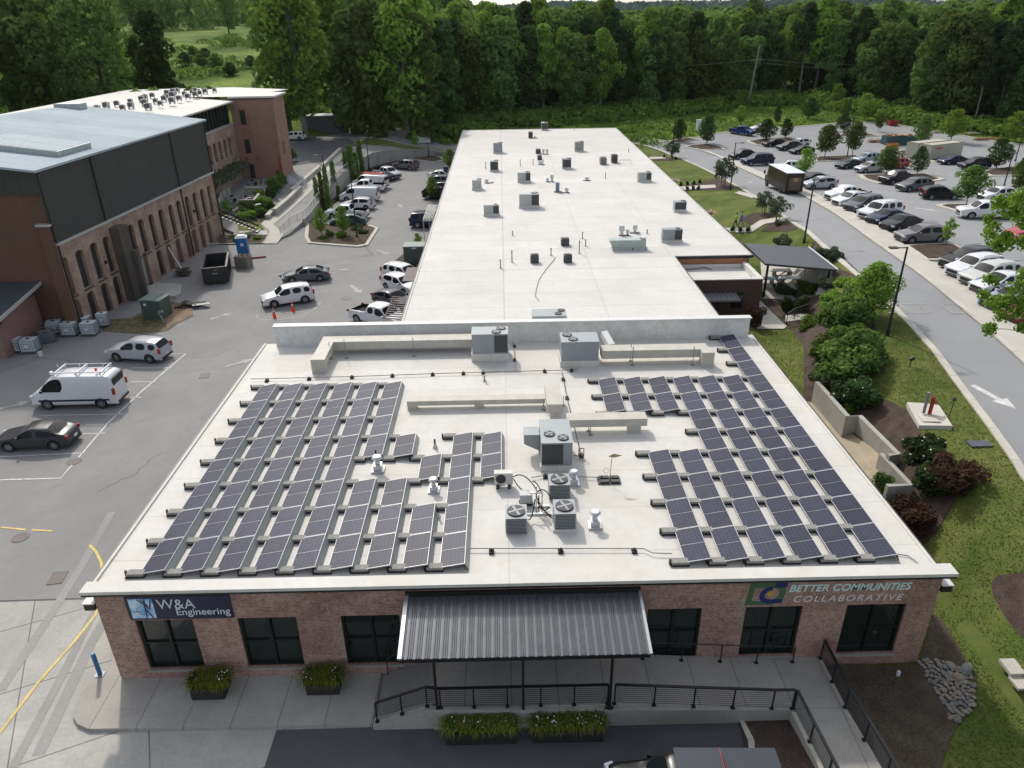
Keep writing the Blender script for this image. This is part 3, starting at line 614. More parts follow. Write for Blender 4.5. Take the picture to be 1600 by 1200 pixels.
wall_x(m, ex0, ex1, ey0, .3, -.2, 4.0, [(19.0, 20.0, 1.5, 2.9), (15.0, 17.2, .6, 2.9)])
m.b2(ex1-.3, ex1, ey0+.3, ey1, -.2, 4.0)
LL(m.build('extension_wall', MAT['dark_brick']))
LL(MB().b2(ex0, ex1-.31, ey0+.31, ey1, 3.4, 3.55).build('extension_roof', MAT['roof_far']))
LL(MB().b2(ex0, ex1+.05, ey0-.05, ey0+.32, 4.0, 4.08).b2(ex1-.34, ex1+.05, ey0+.325, ey1, 4.0, 4.08).b2(ex0, ex1-.32, ey0+.302, ey0+.33, 3.56, 3.998).b2(ex1-.33, ex1-.302, ey0+.34, ey1, 3.56, 3.998).b2(ex0, ex1-.35, ey1-.04, ey1, 3.56, 3.9).build('extension_coping', MAT['roof_far']))
w = LL(MB().b2(18.95, 20.05, ey0+.08, ey0+.12, 1.45, 2.95).build('window', MAT['window_dark']))
m = MB()
for k in range(9): x = 15.9+k*.42; m.add([(x, ey0-.02, 2.95), (x+.06, ey0-.02, 2.95), (x+.06, ey0-1.2, 2.7), (x, ey0-1.2, 2.7), (x, ey0-.02, 2.89), (x+.06, ey0-.02, 2.89), (x+.06, ey0-1.2, 2.64), (x, ey0-1.2, 2.64)], [(0, 1, 2, 3), (7, 6, 5, 4), (0, 3, 7, 4), (1, 5, 6, 2)])
m.add([(15.8, ey0-.02, 2.88), (19.4, ey0-.02, 2.88), (19.4, ey0-1.25, 2.62), (15.8, ey0-1.25, 2.62)], [(0, 1, 2, 3)])
m.b2(15.8, 19.4, ey0-1.28, ey0-1.22, 2.56, 2.72)
aw = LL(m.build('steel_awning', MAT['grey_metal']))
LL(MB().b2(15.0, 17.2, ey0+.15, ey0+.2, .6, 2.9).build('door', MAT['black_metal']))
# slatted sunshades on the left side
mat('slat_brown', (.05, .032, .03), .6)
for ya_, yb_, nn, lab in ((49.0, 55.5, 15, 'slat'), (59.5, 63.3, 0, 'solid')):
    m = MB()
    if nn:
        for k in range(nn): y = ya_+(yb_-ya_)*k/(nn-1); m.box((LX0-.85, y, 3.9), (1.55, .17, .05), M=Matrix.Rotation(R(5), 4, 'Y'))
        m.b2(LX0-1.66, LX0-1.60, ya_, yb_, 3.78, 3.86); m.b2(LX0-.12, LX0-.02, ya_, yb_, 3.9, 4.0)
    else: m.b2(LX0-1.3, LX0-.02, ya_, yb_, 3.85, 3.93)
    LL(m.build('side_awning', MAT['slat_brown']))
m = MB()
for k in range(11): m.b2(LX0-1.9+.17*k, LX0-1.84+.17*k, 84.5, 91.5, 3.0, 3.12)
m.b2(LX0-1.95, LX0-.02, 84.3, 84.45, 2.85, 3.0).b2(LX0-1.95, LX0-.02, 91.5, 91.65, 2.85, 3.0).b2(LX0-1.93, LX0-1.85, 84.46, 84.54, 0, 2.85).b2(LX0-1.93, LX0-1.85, 91.35, 91.45, 0, 2.85)
LL(m.build('side_pergola', MAT['white_metal']))
m = MB().b2(LX0-1.2, LX0-1.15, 73, 80, .9, 1.0)
for k in range(6): m.b2(LX0-1.2, LX0-1.15, 73+1.4*k-.03, 73+1.4*k, 0, .9)
for k in range(4): m.b2(LX0-1.185, LX0-1.165, 73, 80, .2+.17*k, .22+.17*k)
LL(m.build('side_railing', MAT['dark_metal']))
# ================================================================== SOLAR PANELS
m = bpy.data.materials.new('solar_cells'); m.use_nodes = True; n, N, L, b = nodes_of(m); b.inputs['Roughness'].default_value = .42; b.inputs['Specular IOR Level'].default_value = .12
tc = N.new('ShaderNodeTexCoord'); br = N.new('ShaderNodeTexBrick'); br.offset = 0; br.inputs['Scale'].default_value = 1; br.inputs['Brick Width'].default_value = .158; br.inputs['Row Height'].default_value = .163
br.inputs['Mortar Size'].default_value = .006; br.inputs['Color1'].default_value = (.034, .037, .060, 1); br.inputs['Color2'].default_value = (.041, .043, .069, 1); br.inputs['Mortar'].default_value = (.085, .085, .11, 1)
mp = N.new('ShaderNodeMapping'); mp.inputs['Location'].default_value = (.474, 0, 0); L.new(tc.outputs['Object'], mp.inputs[0]); L.new(mp.outputs[0], br.inputs[0])
oi = N.new('ShaderNodeObjectInfo'); mr = N.new('ShaderNodeMapRange'); mr.inputs[3].default_value = .82; mr.inputs[4].default_value = 1.15; L.new(oi.outputs['Random'], mr.inputs[0])
nz = N.new('ShaderNodeTexNoise'); nz.inputs['Scale'].default_value = 2.0; L.new(tc.outputs['Object'], nz.inputs[0])
mu = N.new('ShaderNodeMath'); mu.operation = 'MULTIPLY'; L.new(mr.outputs[0], mu.inputs[0]); m4 = N.new('ShaderNodeMapRange'); m4.inputs[3].default_value = .85; m4.inputs[4].default_value = 1.2; L.new(nz.outputs[0], m4.inputs[0]); L.new(m4.outputs[0], mu.inputs[1])
mx = N.new('ShaderNodeMix'); mx.data_type = 'RGBA'; mx.blend_type = 'MULTIPLY'; mx.inputs[0].default_value = 1; L.new(br.outputs[0], mx.inputs[6]); L.new(mu.outputs[0], mx.inputs[7]); L.new(mx.outputs[2], b.inputs['Base Color']); MAT['solar_cells'] = m
flat('panel_frame', (.46, .47, .48), .45, .2); flat('deflector', (.33, .35, .34), .5, .3); flat('tray', (.02, .02, .022), .6)
mat('ballast', (.26, .255, .235), .9, var=.15, scale=6, var2=.1, scale2=25)
PW, PLn, TILT = 1.0, 1.985, R(10)
TM = Matrix.Rotation(-TILT, 4, 'Y')
def solar():
    o = empty('solar_panel', (0, 0, 0), '', 'solar panel', group='solar panels on the front roof')
    g = MB(); zc = .235
    def tp(x, y, z): return TM @ Vector((x, y, z))+Vector((0, 0, zc))
    a, l, t = PW/2, PLn/2, .012
    g.add([tp(x, y, z) for z in (0, .03) for x, y in ((-a+t, -l+t), (a-t, -l+t), (a-t, l-t), (-a+t, l-t))], [(3, 2, 1, 0), (4, 5, 6, 7)]); c = g.build('cell_sheet', MAT['solar_cells'], o)
    f = MB()
    for x0, x1, y0, y1 in ((-a, a, -l, -l+.022), (-a, a, l-.022, l), (-a, -a+.018, -l+.022, l-.022), (a-.018, a, -l+.022, l-.022), (-a+.018, a-.018, -.006, .006)):
        vs = [tp(x, y, z) for z in (-.005, .036) for x, y in ((x0, y0), (x1, y0), (x1, y1), (x0, y1))]
        f.add(vs, [(3, 2, 1, 0), (4, 5, 6, 7), (0, 1, 5, 4), (1, 2, 6, 5), (2, 3, 7, 6), (3, 0, 4, 7)])
    f.build('frame', MAT['panel_frame'], o)
    d = MB(); p1 = tp(a, 0, -.01); d.add([(p1.x+.005, -l, p1.z), (p1.x+.005, l, p1.z), (p1.x+.14, l, .03), (p1.x+.14, -l, .03), (p1.x+.005, -l, p1.z-.01), (p1.x+.005, l, p1.z-.01), (p1.x+.12, l, .02), (p1.x+.12, -l, .02)], [(0, 3, 2, 1), (4, 5, 6, 7)]); d.build('wind_deflector', MAT['deflector'], o)
    return o
def tray():
    o = empty('ballast_tray', (0, 0, 0), '', 'ballast tray', group='ballast trays of the solar rack')
    MB().b2(-.36, .36, -.17, .17, .01, .05).b2(-.36, .36, -.18, -.16, .05, .09).b2(-.36, .36, .16, .18, .05, .09).b2(-.40, -.34, -.05, .05, .02, .26).build('tray', MAT['tray'], o)
    MB().b2(-.30, .34, -.145, .145, .052, .20).build('block', MAT['ballast'], o)
    return o
sp = solar(); cache(sp); ty = tray(); cache(ty)
LCOL = {0: range(8), 1: range(8), 2: range(8), 3: range(8), 4: range(8), 5: [0, 1, 2, 4, 5, 6, 7], 6: [0, 1, 2, 4], 7: [0, 1, 3], 8: range(5), 9: [3, 4]}
RCOL = {0: [6, 7], 1: [0, 1, 2, 3, 6, 7], 2: [0, 1, 2, 3, 6, 7], 3: range(8), 4: range(8), 5: range(8), 6: range(11)}
ORD = ['first', 'second', 'third', 'fourth', 'fifth', 'sixth', 'seventh', 'eighth', 'ninth', 'tenth', 'eleventh', 'twelfth']
for side, cols, bx, pitch in (('left', LCOL, -14.13, 1.431), ('right', RCOL, 6.78-1.435, 1.435)):
    trays = set()
    for c, ks in cols.items():
        for k in ks:
            x = bx+c*pitch+PW/2; y = 22.2+2.008*k+PLn/2
            clone(sp, (x, y, RZ+.004), label='%s array solar panel, %s column from left, %s row from front' % (side, ORD[c], ORD[k]))
            trays.add((c, k)); trays.add((c, k+1))
    for c, k in sorted(trays):
        x = bx+c*pitch-.20; y = 22.2+2.008*k-(.0 if k else -.1)
        clone(ty, (x, y, RZ+.003), label='%s array ballast tray, %s column from left, %s joint from front' % (side, ORD[c], ORD[k]))
    for c in cols:
        if c+1 in cols and False: pass
drop(sp); drop(ty)

# ================================================================== ROOF MACHINES
def RXY(px, py, dz=0.0): return un(px, py, RZ+dz)
def fanm(mb, x, y, z, r, mi, mb2=None):
    mb.cyl((x, y, z), (x, y, z+.05), r, n=20, mi=mi)
def unit(label, a, b, tf, tb, kind='rtu', curb=.25, col='hvac', dmax=None, group=None, cat='air conditioner', grille='right'):
    """boxed machine: a,b = front lower corners in the photo, tf,tb = rows of front and back top edge"""
    x0, y0 = RXY(a[0], a[1], curb); x1, _ = RXY(b[0], b[1], curb); xm = (x0+x1)/2
    d0 = topz(xm, y0, (a[0]+b[0])/2, tf); h = max(.35, d0-RZ-curb)
    yb = un((a[0]+b[0])/2, tb, RZ+curb+h)[1]; dep = yb-y0
    dep = min(max(dep, .55), dmax or 2.4); w = x1-x0
    o = empty('rooftop_unit' if kind in ('rtu', 'split') else 'condenser', (xm, y0+dep/2, RZ), label, cat, group=group)
    if curb > .1: MB().b2(-w/2-.06, w/2+.06, -dep/2-.06, dep/2+.06, .002, curb).build('curb', MAT['roof_membrane'], o)
    B = MB().b2(-w/2, w/2, -dep/2, dep/2, curb, curb+h, 0)
    z0, z1, yf = curb, curb+h, -dep/2
    if kind == 'rtu':
        for q in (1/3, 2/3): B.b2(-w/2+w*q-.008, -w/2+w*q+.008, yf-.012, yf, z0+.05, z1-.04, 0)
        B.b2(-w/2-.02, w/2+.02, -dep/2-.02, dep/2+.02, z1, z1+.035, 0)
    B.build('cabinet', MAT[col], o)
    G = MB()
    if kind in ('rtu', 'split'):
        g0, g1 = (.12*w, .5*w-.04) if grille == 'right' else (-.48*w, .2*w) if grille == 'left' else (-.46*w, .46*w)
        if grille: 
            G.b2(g0, g1, yf-.022, yf-.002, z0+.08, z1-.06, 0)
            nn = max(3, int(h/.09))
            for k in range(nn): z = z0+.1+(h-.2)*k/(nn-1); G.b2(g0, g1, yf-.03, yf-.023, z-.012, z+.012, 1)
        G.build('grille', [MAT['hvac_dark'], MAT['dark_metal']], o)
    zt = z1+(.035 if kind == 'rtu' else 0)
    Fn = MB(); r = min(w, dep)*.30
    cs = [(w*.22, -dep*.18), (w*.22, dep*.22)] if kind == 'two' else [(0, 0)] if kind == 'cond' else [(w*.28, 0)]
    if kind == 'cond': r = min(w, dep)*.42
    for fx, fy in cs:
        Fn.cyl((fx, fy, zt+.001), (fx, fy, zt+.06), r, n=20, mi=0); Fn.cyl((fx, fy, zt+.06), (fx, fy, zt+.075), r*.22, n=10, mi=1)
        for k in range(4):
            an = k*math.pi/2+.4; Fn.box((fx+math.cos(an)*r*.55, fy+math.sin(an)*r*.55, zt+.064), (r*.7, r*.28, .006), an, mi=1)
    Fn.build('fan', [MAT['fan_dark'], MAT['grey_metal']], o)
    if kind == 'cond':
        Lv = MB(); nn = max(5, int(h/.07))
        for k in range(nn): z = z0+.05+(h-.1)*k/(nn-1); Lv.b2(-w/2+.05, w/2-.05, yf-.02, yf-.001, z-.012, z+.012)
        Lv.build('louvre', MAT['hvac_dark'], o)
    return o
G1 = 'air conditioners on the long roof'
unit('big grey rooftop unit behind the front parapet, on the left, with duct to its left', (738, 553), (794, 553), 523, 511, 'rtu', .5, 'hvac', 1.6, grille='right')
unit('big grey rooftop unit below the parapet with a yellow sticker, duct to its right', (877, 564), (935, 563), 535, 520, 'rtu', .4, 'hvac', 1.7, grille=None)
big = unit('tall grey rooftop unit with two top fans in the middle of the front roof', (846, 728), (894, 728), 693, 656, 'rtu', .28, 'hvac', 3.2, grille='left')
Fx = MB()
for fx, fy in ((-.42, -.25), (.28, -.55)):
    Fx.cyl((fx, fy, 1.75), (fx, fy, 1.80), .27, n=20, mi=0)
def cabtop(o):
    c = [k for k in kids(o) if k.name.startswith('cabinet')][0]; xs = [v.co.x for v in c.data.vertices]; ys = [v.co.y for v in c.data.vertices]; zs = [v.co.z for v in c.data.vertices]
    return max(xs), max(ys), max(zs)
def topfans(o, pts, r):
    z = cabtop(o)[2]
    for k in kids(o):
        if k.name.startswith('fan'): bpy.data.objects.remove(k)
    for x, y in pts:
        f = MB(); f.cyl((x, y, z+.001), (x, y, z+.05), r, n=24, mi=0); f.cyl((x, y, z+.05), (x, y, z+.065), r*.25, n=10, mi=1)
        for k in range(4): an = k*math.pi/2+.6; f.box((x+math.cos(an)*r*.5, y+math.sin(an)*r*.5, z+.054), (r*.75, r*.3, .006), an, mi=1)
        f.build('fan', [MAT['fan_dark'], MAT['grey_metal']], o)
ax, ay, az = cabtop(big); topfans(big, [(-ax*.42, -ay*.28), (ax*.42, -ay*.60)], ax*.36)
MB().add([(-ax-.75, .1, .75), (-ax-.01, .1, .75), (-ax-.01, .9, .75), (-ax-.75, .9, .75), (-ax-.75, .1, 1.25), (-ax-.01, .1, 1.25), (-ax-.01, .9, 1.25), (-ax-.75, .9, 1.25), (-ax-.01, .1, .35), (-ax-.01, .9, .35)], [(4, 5, 6, 7), (0, 1, 5, 4), (7, 6, 2, 3), (0, 4, 7, 3), (0, 8, 1), (3, 2, 9), (0, 3, 9, 8)]).build('intake_hood', MAT['hvac'], big)
for o in list(bpy.data.objects):
    if o.parent is None and o.get('label', '').startswith('big grey rooftop unit'):
        ax, ay, az = cabtop(o); s = 1 if 'left,' in o['label'] else -1; topfans(o, [(s*ax*.35, -ay*.45), (s*ax*.62, ay*.45)], ax*.26)
for lab, a, b, tf, tb, kind, curb, col, gr in (
    ('grey condenser on the left of the three beside the hoses', (790, 834), (824, 834), 810.5, 788, 'cond', .06, 'hvac', None),
    ('grey condenser on a sheet metal pan, nearest right of the three', (866, 827), (900, 827), 803, 780, 'cond', .12, 'hvac', None),
    ('grey condenser at the back of the three, below the tall rooftop unit', (858, 781), (891, 781), 758, 740, 'cond', .08, 'hvac', None),
    ('square grey unit near the far left of the long roof', (771, 237.5), (785, 237.5), 224, 220.6, 'rtu', .2, 'hvac', None),
    ('dark fronted unit on the left of the long roof, second from the far end', (766, 266), (778.5, 266), 252.5, 249, 'rtu', .2, 'hvac', 'full'),
    ('pale beige unit nearest the left edge of the long roof', (738, 294), (752, 294), 282, 278, 'rtu', .25, 'hvac_light', None),
    ('pale unit with dark coil on its right end, middle of the long roof', (809, 283), (829, 283), 270, 268, 'rtu', .2, 'hvac_light', 'right'),
    ('largest pale unit with low intake grille, middle of the long roof', (811.6, 322), (842.5, 322), 304, 300, 'rtu', .25, 'hvac_light', 'right'),
    ('pale unit with dark coil end, lower left of the long roof', (756, 335), (780, 335), 321, 319, 'rtu', .2, 'hvac_light', 'right'),
    ('small dark condenser near the far edge of the long roof', (826, 215.6), (832.5, 215.6), 207, 205, 'cond', .05, 'hvac_dark', None),
    ('small purple grey condenser, upper of a pair in mid roof', (837.5, 240), (845, 240), 234, 232, 'cond', .05, 'hvac_dark', None),
    ('small dark condenser just below the purple grey one', (840, 250), (847, 250), 244, 242, 'cond', .05, 'hvac_dark', None),
    ('grey unit with dark upper front right of the roof centre', (879, 262), (892.5, 262), 249, 246, 'rtu', .2, 'hvac', 'full'),
    ('grey unit standing on the far edge of the long roof', (846, 202), (856, 202), 192, 190, 'rtu', .2, 'hvac_light', 'full'),
    ('grey green unit near the far right of the long roof', (898.7, 235), (912, 235), 222.5, 219, 'rtu', .2, 'hvac_olive', None),
    ('brownish condenser, left of a pair at the right side of the long roof', (938, 257), (948, 257), 247, 244.5, 'cond', .05, 'hvac_olive', None),
    ('tall dark condenser with pipes, right of a pair near the roof edge', (956, 254), (965, 254), 242.5, 240.5, 'cond', .1, 'hvac_dark', None),
    ('pale unit with dark coil end near the right edge of the long roof', (997, 282), (1018, 282), 270, 268, 'rtu', .2, 'hvac_light', 'right'),
    ('blue grey louvred unit close to the right edge of the long roof', (1054, 328), (1072.5, 328), 316, 313, 'rtu', .25, 'hvac', 'full'),
    ('black condenser alone above the other two at the roof centre', (877, 384), (889.5, 384), 374, 370.6, 'cond', .05, 'hvac_dark', None),
    ('black condenser with a dirty puddle beside it, left of two', (829, 411), (842, 411), 399, 396, 'cond', .05, 'hvac_dark', None),
    ('black condenser with a trailing white cable, right of two', (881, 410.5), (894, 410.5), 399, 396, 'cond', .05, 'hvac_dark', None),
    ('large grey unit above the notch in the right side of the long roof', (1035, 376), (1066, 376), 359, 356, 'rtu', .2, 'hvac', 'right')):
    unit(lab, a, b, tf, tb, kind, curb, col, 1.3, group=None if tf > 600 else G1, grille=gr)
o = empty('rooftop_unit', (3.05, 46.9, RZ), 'grey unit hidden behind the parapet with only its top and fans showing', 'air conditioner', group=G1)
MB().b2(-1.15, 1.15, -.6, .8, .1, 1.05).build('cabinet', MAT['hvac'], o); Fn = MB()
for q in ((.6, -.15), (.85, .45)): Fn.cyl((q[0], q[1], 1.051), (q[0], q[1], 1.1), .25, n=18)
Fn.build('fan', MAT['fan_dark'], o)
# condensate pan, mini split, electric box
mx_, my_ = RXY(787, 764); ms = empty('mini_split', (mx_, my_+.2, RZ), 'small cream mini split unit with round black fan on two blocks', 'air conditioner')
MB().b2(-.42, .42, -.16, .16, .22, .80).build('casing', mat('cream', (.55, .55, .50), .5), ms)
MB().cyl((-.12, -.162, .51), (-.12, -.185, .51), .23, n=20).build('fan', MAT['fan_dark'], ms)
MB().b2(-.34, -.20, -.22, .2, .0, .2).b2(.18, .32, -.22, .2, .0, .2).build('foot', MAT['dark_metal'], ms)
ex, ey = RXY(822, 790); eb = empty('electrical_box', (ex, ey, RZ), 'grey green electrical box on black feet between the condensers', 'electrical box')
MB().b2(-.27, .27, -.12, .3, .22, .62).build('cabinet', MAT['hvac_light'], eb); MB().b2(-.3, .3, -.13, -.05, .0, .12).b2(-.3, .3, .2, .28, .0, .12).b2(-.25, -.2, .1, .14, .12, .22).b2(.2, .25, .1, .14, .12, .22).build('foot', MAT['rubber'], eb)
# hoses
hx, hy = RXY(838, 800); hs = empty('hose_stand', (hx, hy, RZ), 'steel stand carrying looped black refrigerant hoses among the condensers', 'hose stand')
MB().b2(-.03, .03, -.03, .03, 0, 1.35).b2(-.30, .30, .0, .06, .95, 1.0).b2(.22, .27, -.03, .03, 0, 1.0).b2(-.4, .6, -.25, -.1, .0, .08).b2(-.4, .6, .3, .42, .0, .08).build('stand', MAT['galvanised'], hs)
def curve(p, q, sag, n=10):
    p = Vector(p); q = Vector(q); return [p+(q-p)*t+Vector((0, 0, sag*4*t*(1-t))) for t in [i/n for i in range(n+1)]]
def W2(px, py, z): x, y = un(px, py, RZ+z); return (x-hx, y-hy, z)
for a, b, sg_ in (((802, 745, .55), (838, 765, 1.0), .35), ((802, 748, .5), (820, 768, .6), -.1), ((832, 752, 1.2), (848, 775, .6), .2), ((838, 770, .95), (862, 780, .5), .3), ((838, 775, .9), (864, 806, .35), -.25), ((836, 780, .9), (826, 812, .25), -.3), ((842, 775, .8), (842, 800, .2), .25), ((846, 792, .4), (868, 812, .3), -.1), ((840, 784, .7), (858, 792, .25), -.3)):
    MB().tube(curve(W2(*a), W2(*b), sg_), .026, n=6).build('hose', MAT['rubber'], hs, smooth=True)
# vents
def vent(label, px, py, s=1.0, kind='cap'):
    x, y = RXY(px, py)
    o = empty('roof_vent' if kind != 'pipe' else 'vent_pipe', (x, y, RZ), label, 'roof vent')
    if kind == 'cap':
        MB().b2(-.28*s, .28*s, -.28*s, .28*s, 0, .10*s).b2(-.19*s, .19*s, -.19*s, .19*s, .10*s, .34*s).build('base', MAT['galvanised'], o)
        MB().cyl((0, 0, .34*s), (0, 0, .55*s), .12*s, n=12).cyl((0, 0, .55*s), (0, 0, .68*s), .13*s, .24*s, n=16).cyl((0, 0, .68*s), (0, 0, .76*s), .24*s, .16*s, n=16).build('cap', MAT['galvanised'], o, smooth=False)
    elif kind == 'cone':
        MB().cyl((0, 0, 0), (0, 0, .25*s), .14*s, .05*s, n=12).build('flashing', MAT['roof_membrane'], o); MB().cyl((0, 0, .25*s), (0, 0, .5*s), .045*s, n=8).build('stub', MAT['rubber'], o)
    else:
        MB().cyl((0, 0, 0), (0, 0, .08), .16, .07, n=10).build('flashing', MAT['roof_far'], o); MB().cyl((0, 0, .08), (0, 0, s), .05, n=8).cyl((0, 0, s), (0, 0, s+.06), .09, n=8).build('pipe', MAT['grey_metal'], o)
    return o
for a in (('galvanised turbine vent in the gap of the left solar array', 591, 735, 1.05), ('galvanised vent right of the single panel in the left array', 678, 767, .9), ('squat galvanised vent cap right of the condensers', 929, 822, 1.0), ('round topped vent cap behind the rear condenser', 896, 756, .95)): vent(*a)
for a in (('small pipe in a white cone between the array columns', 680, 700, 1), ('black pipe stub beside the front panels of the left array', 684, 808, 1), ('pipe stub behind the galvanised turbine vent', 588, 716, .9)): vent(*a, kind='cone')
vp = 0
for px, py, h, lab in ((813, 260, .9, 'thin vent pipe left of two in the middle of the long roof'), (833, 258, .8, 'thin vent pipe right of two in the middle of the long roof'), (759, 264, .9, 'pale thin pipe beside the dark fronted unit'), (982, 238, .5, 'short vent pipe at the far right of the roof'), (946, 279, .7, 'slim pipe left of the pale unit near the right edge'),
    (897, 203, .7, 'white pipe on the far edge of the long roof'), (800, 410, 1.0, 'tall vent pipe left of the black condensers'), (782, 419, .7, 'pale pipe at the stained spot'), (861, 399, .6, 'short pipe between the two black condensers'), (910, 373, .6, 'short pipe right of the upper black condenser'), (915, 385, .6, 'stub pipe right of the black condensers'), (905, 396, 1.1, 'tall pale pipe right of the black condensers'), (1011, 365, .35, 'low pipe on the dark stain'), (801, 368, .4, 'small stub vent left of the roof centre'), (757, 596, .35, 'small stub by the back row of the left array')):
    vent(lab, px, py, h, 'pipe')
# small machines on the long roof
def cluster(label, pts, px, py, cat='exhaust fan'):
    x, y = RXY(px, py); o = empty('exhaust_fan', (x, y, RZ), label, cat, group='exhaust fans on the long roof')
    for dx, dy, r, h in pts:
        MB().cyl((dx, dy, .0), (dx, dy, h*.5), r*.6, n=10).cyl((dx, dy, h*.5), (dx, dy, h), r, r*.8, n=12).build('hood', MAT['galvanised'], o)
    MB().b2(-.5, .5, -.2, .2, 0.001, .06).build('base', MAT['hvac_dark'], o); return o
cluster('cluster of silver exhaust fans on a black tray right of the roof centre', [(-.25, 0, .3, 1.0), (.35, .1, .2, .6)], 975, 368)
cluster('small exhaust fan with pipes beside the silver cluster', [(0, 0, .25, .8)], 992, 364)
cluster('small exhaust fans left of the largest pale unit', [(-.3, 0, .2, .5), (.3, 0, .25, .9)], 859, 284)
cluster('small exhaust fan at the foot of the tall blue grey unit', [(.2, 0, .25, .6)], 883, 301)
cluster('white gooseneck vents beside the purple grey condenser', [(-.3, 0, .2, .8), (.3, 0, .2, .8)], 852, 241)
cluster('low vents right of the pale beige unit', [(-.2, 0, .25, .5), (.5, 0, .2, .2)], 763, 286)
cluster('small box fan in the middle right of the long roof', [(0, 0, .3, .45)], 917, 282)
cluster('small pipes right of the small dark condenser', [(0, 0, .2, .4)], 836, 216)
cluster('round exhaust fan below the small dark condenser', [(0, 0, .42, .5)], 845.5, 257)
x, y = RXY(871, 300); o = empty('wall_unit', (x, y, RZ), 'narrow tall blue grey unit in the middle of the long roof', 'air conditioner', group=G1); MB().b2(-.22, .22, -.25, .25, .08, 1.15).build('cabinet', mat('bluegrey', (.16, .22, .30), .5), o); MB().b2(-.4, .5, -.3, .3, .001, .08).build('base', MAT['hvac_dark'], o)
# long exhaust hood
x0, y0 = RXY(957, 392); x1, _ = RXY(1012, 392); o = empty('kitchen_exhaust', ((x0+x1)/2, y0, RZ), 'long pale green exhaust hood with sloping end right of the roof centre', 'exhaust hood'); w = (x1-x0)/2
mat('hood_green', (.36, .42, .40), .5)
MB().add([(-w-.35, 0, .95), (w*.9, 0, .95), (w*.9, .9, .95), (-w-.35, .9, .95), (-w, 0, .30), (w*.9, 0, .25), (w*.9, .9, .25), (-w, .9, .30)], [(3, 2, 1, 0), (4, 5, 6, 7), (0, 1, 5, 4), (1, 2, 6, 5), (2, 3, 7, 6), (3, 0, 4, 7)]).build('hood', MAT['hood_green'], o)
for f in [o]: pass
MB().b2(-w, -.1+w*.2, .02, .9, .001, .26).b2(w*.2, w, 0.01, .91, .001, .24).build('base', MAT['hvac_light'], o); MB().cyl((w*.75, .4, .955), (w*.75, .4, 1.15), .28, n=14).build('motor', MAT['galvanised'], o)
# ducts
def duct(label, boxes, rods=()):
    o = empty('roof_duct', (boxes[0][0], boxes[0][2], RZ), label, 'duct'); bx_, by_ = boxes[0][0], boxes[0][2]
    for b in boxes:
        MB().b2(b[0]-bx_, b[1]-bx_, b[2]-by_, b[3]-by_, b[4], b[5]).build('section', MAT['duct_metal'], o)
    for x, y, h in rods:
        MB().cyl((x-bx_, y-by_, 0), (x-bx_, y-by_, h), .022, n=6).box((x-bx_, y-by_, .02), (.22, .16, .04)).build('stand', MAT['grey_metal'], o)
    return o
a0 = un(512, 546, RZ+.42); a1 = un(740, 543, RZ+.42); e0 = un(488, 584, RZ)
duct('long pale duct along the parapet, with an elbow down at its left end', [(a0[0]-.4, a1[0], a0[1], a0[1]+.95, .42, .92), (e0[0], e0[0]+.85, e0[1], e0[1]+.5, .002, .921), (e0[0]+.02, e0[0]+.84, e0[1]+.5, a0[1]+.94, .425, .918)],
     [(un(517, 561, RZ)[0], un(517, 561, RZ)[1], 1.15), (un(541, 560, RZ)[0], un(541, 560, RZ)[1], 1.3), (un(647, 557, RZ)[0], un(647, 557, RZ)[1], 1.3)])
b0 = un(940, 561, RZ+.42); b1 = un(1092, 559, RZ+.42); c0 = un(1090, 574, RZ); c1 = un(1112, 574, RZ)
duct('pale duct running right from the unit with the yellow sticker to an elbow', [(b0[0], b1[0]+.6, b0[1], b0[1]+.9, .42, .95), (b1[0]+.05, b1[0]+.8, c0[1], b0[1]-.001, .002, .951)],
     [(un(988, 571, RZ)[0], un(988, 571, RZ)[1], 1.25), (un(1082, 571, RZ)[0], un(1082, 571, RZ)[1], 1.25), (un(985, 564, RZ)[0], un(985, 564, RZ)[1], 1.2)])
q = un(957, 541, RZ+.4); o = empty('roof_duct', (q[0], q[1], RZ), 'short slanting white duct between the back right duct and the parapet', 'duct'); MB().box((-.25, .5, .62), (.42, 1.5, .4), R(12), M=Matrix.Rotation(R(12), 4, 'Z') @ Matrix.Rotation(R(12), 4, 'X')).build('section', MAT['white_metal'], o)
d0 = un(636, 634, RZ+.3); d1 = un(852, 632, RZ+.3)
duct('long low pale duct above the gap between the two solar arrays', [(d0[0], d1[0], d0[1], d0[1]+.6, .28, .56), (d0[0]+.01, d0[0]+.5, d0[1]+.01, d0[1]+.5, .002, .279), ((d0[0]+d1[0])/2-.1, (d0[0]+d1[0])/2+.4, d0[1]+.05, d0[1]+.4, .002, .278)], [(d1[0]-.1, d1[1]-.08, .7)])
g0 = un(853, 652, RZ+.8)
duct('wide white duct running back from the tall rooftop unit', [(d1[0]+.02, d1[0]+.85, d0[1]-1.4, d0[1]+1.0, .45, .95)], [(d1[0]+1.0, d1[1]+.4, .6)])
f0 = un(892, 668, RZ+.42); f1 = un(1012, 668, RZ+.42)
duct('pale duct going right from the tall rooftop unit', [(f0[0]-.2, f1[0], f0[1], f0[1]+.75, .42, .84), (f1[0]-.95, f1[0]-.3, f0[1]+.02, f0[1]+.5, .002, .419)], [(f0[0]+1.0, f0[1]-.05, .42), (f0[0]+.95, f0[1]+.3, .42)])
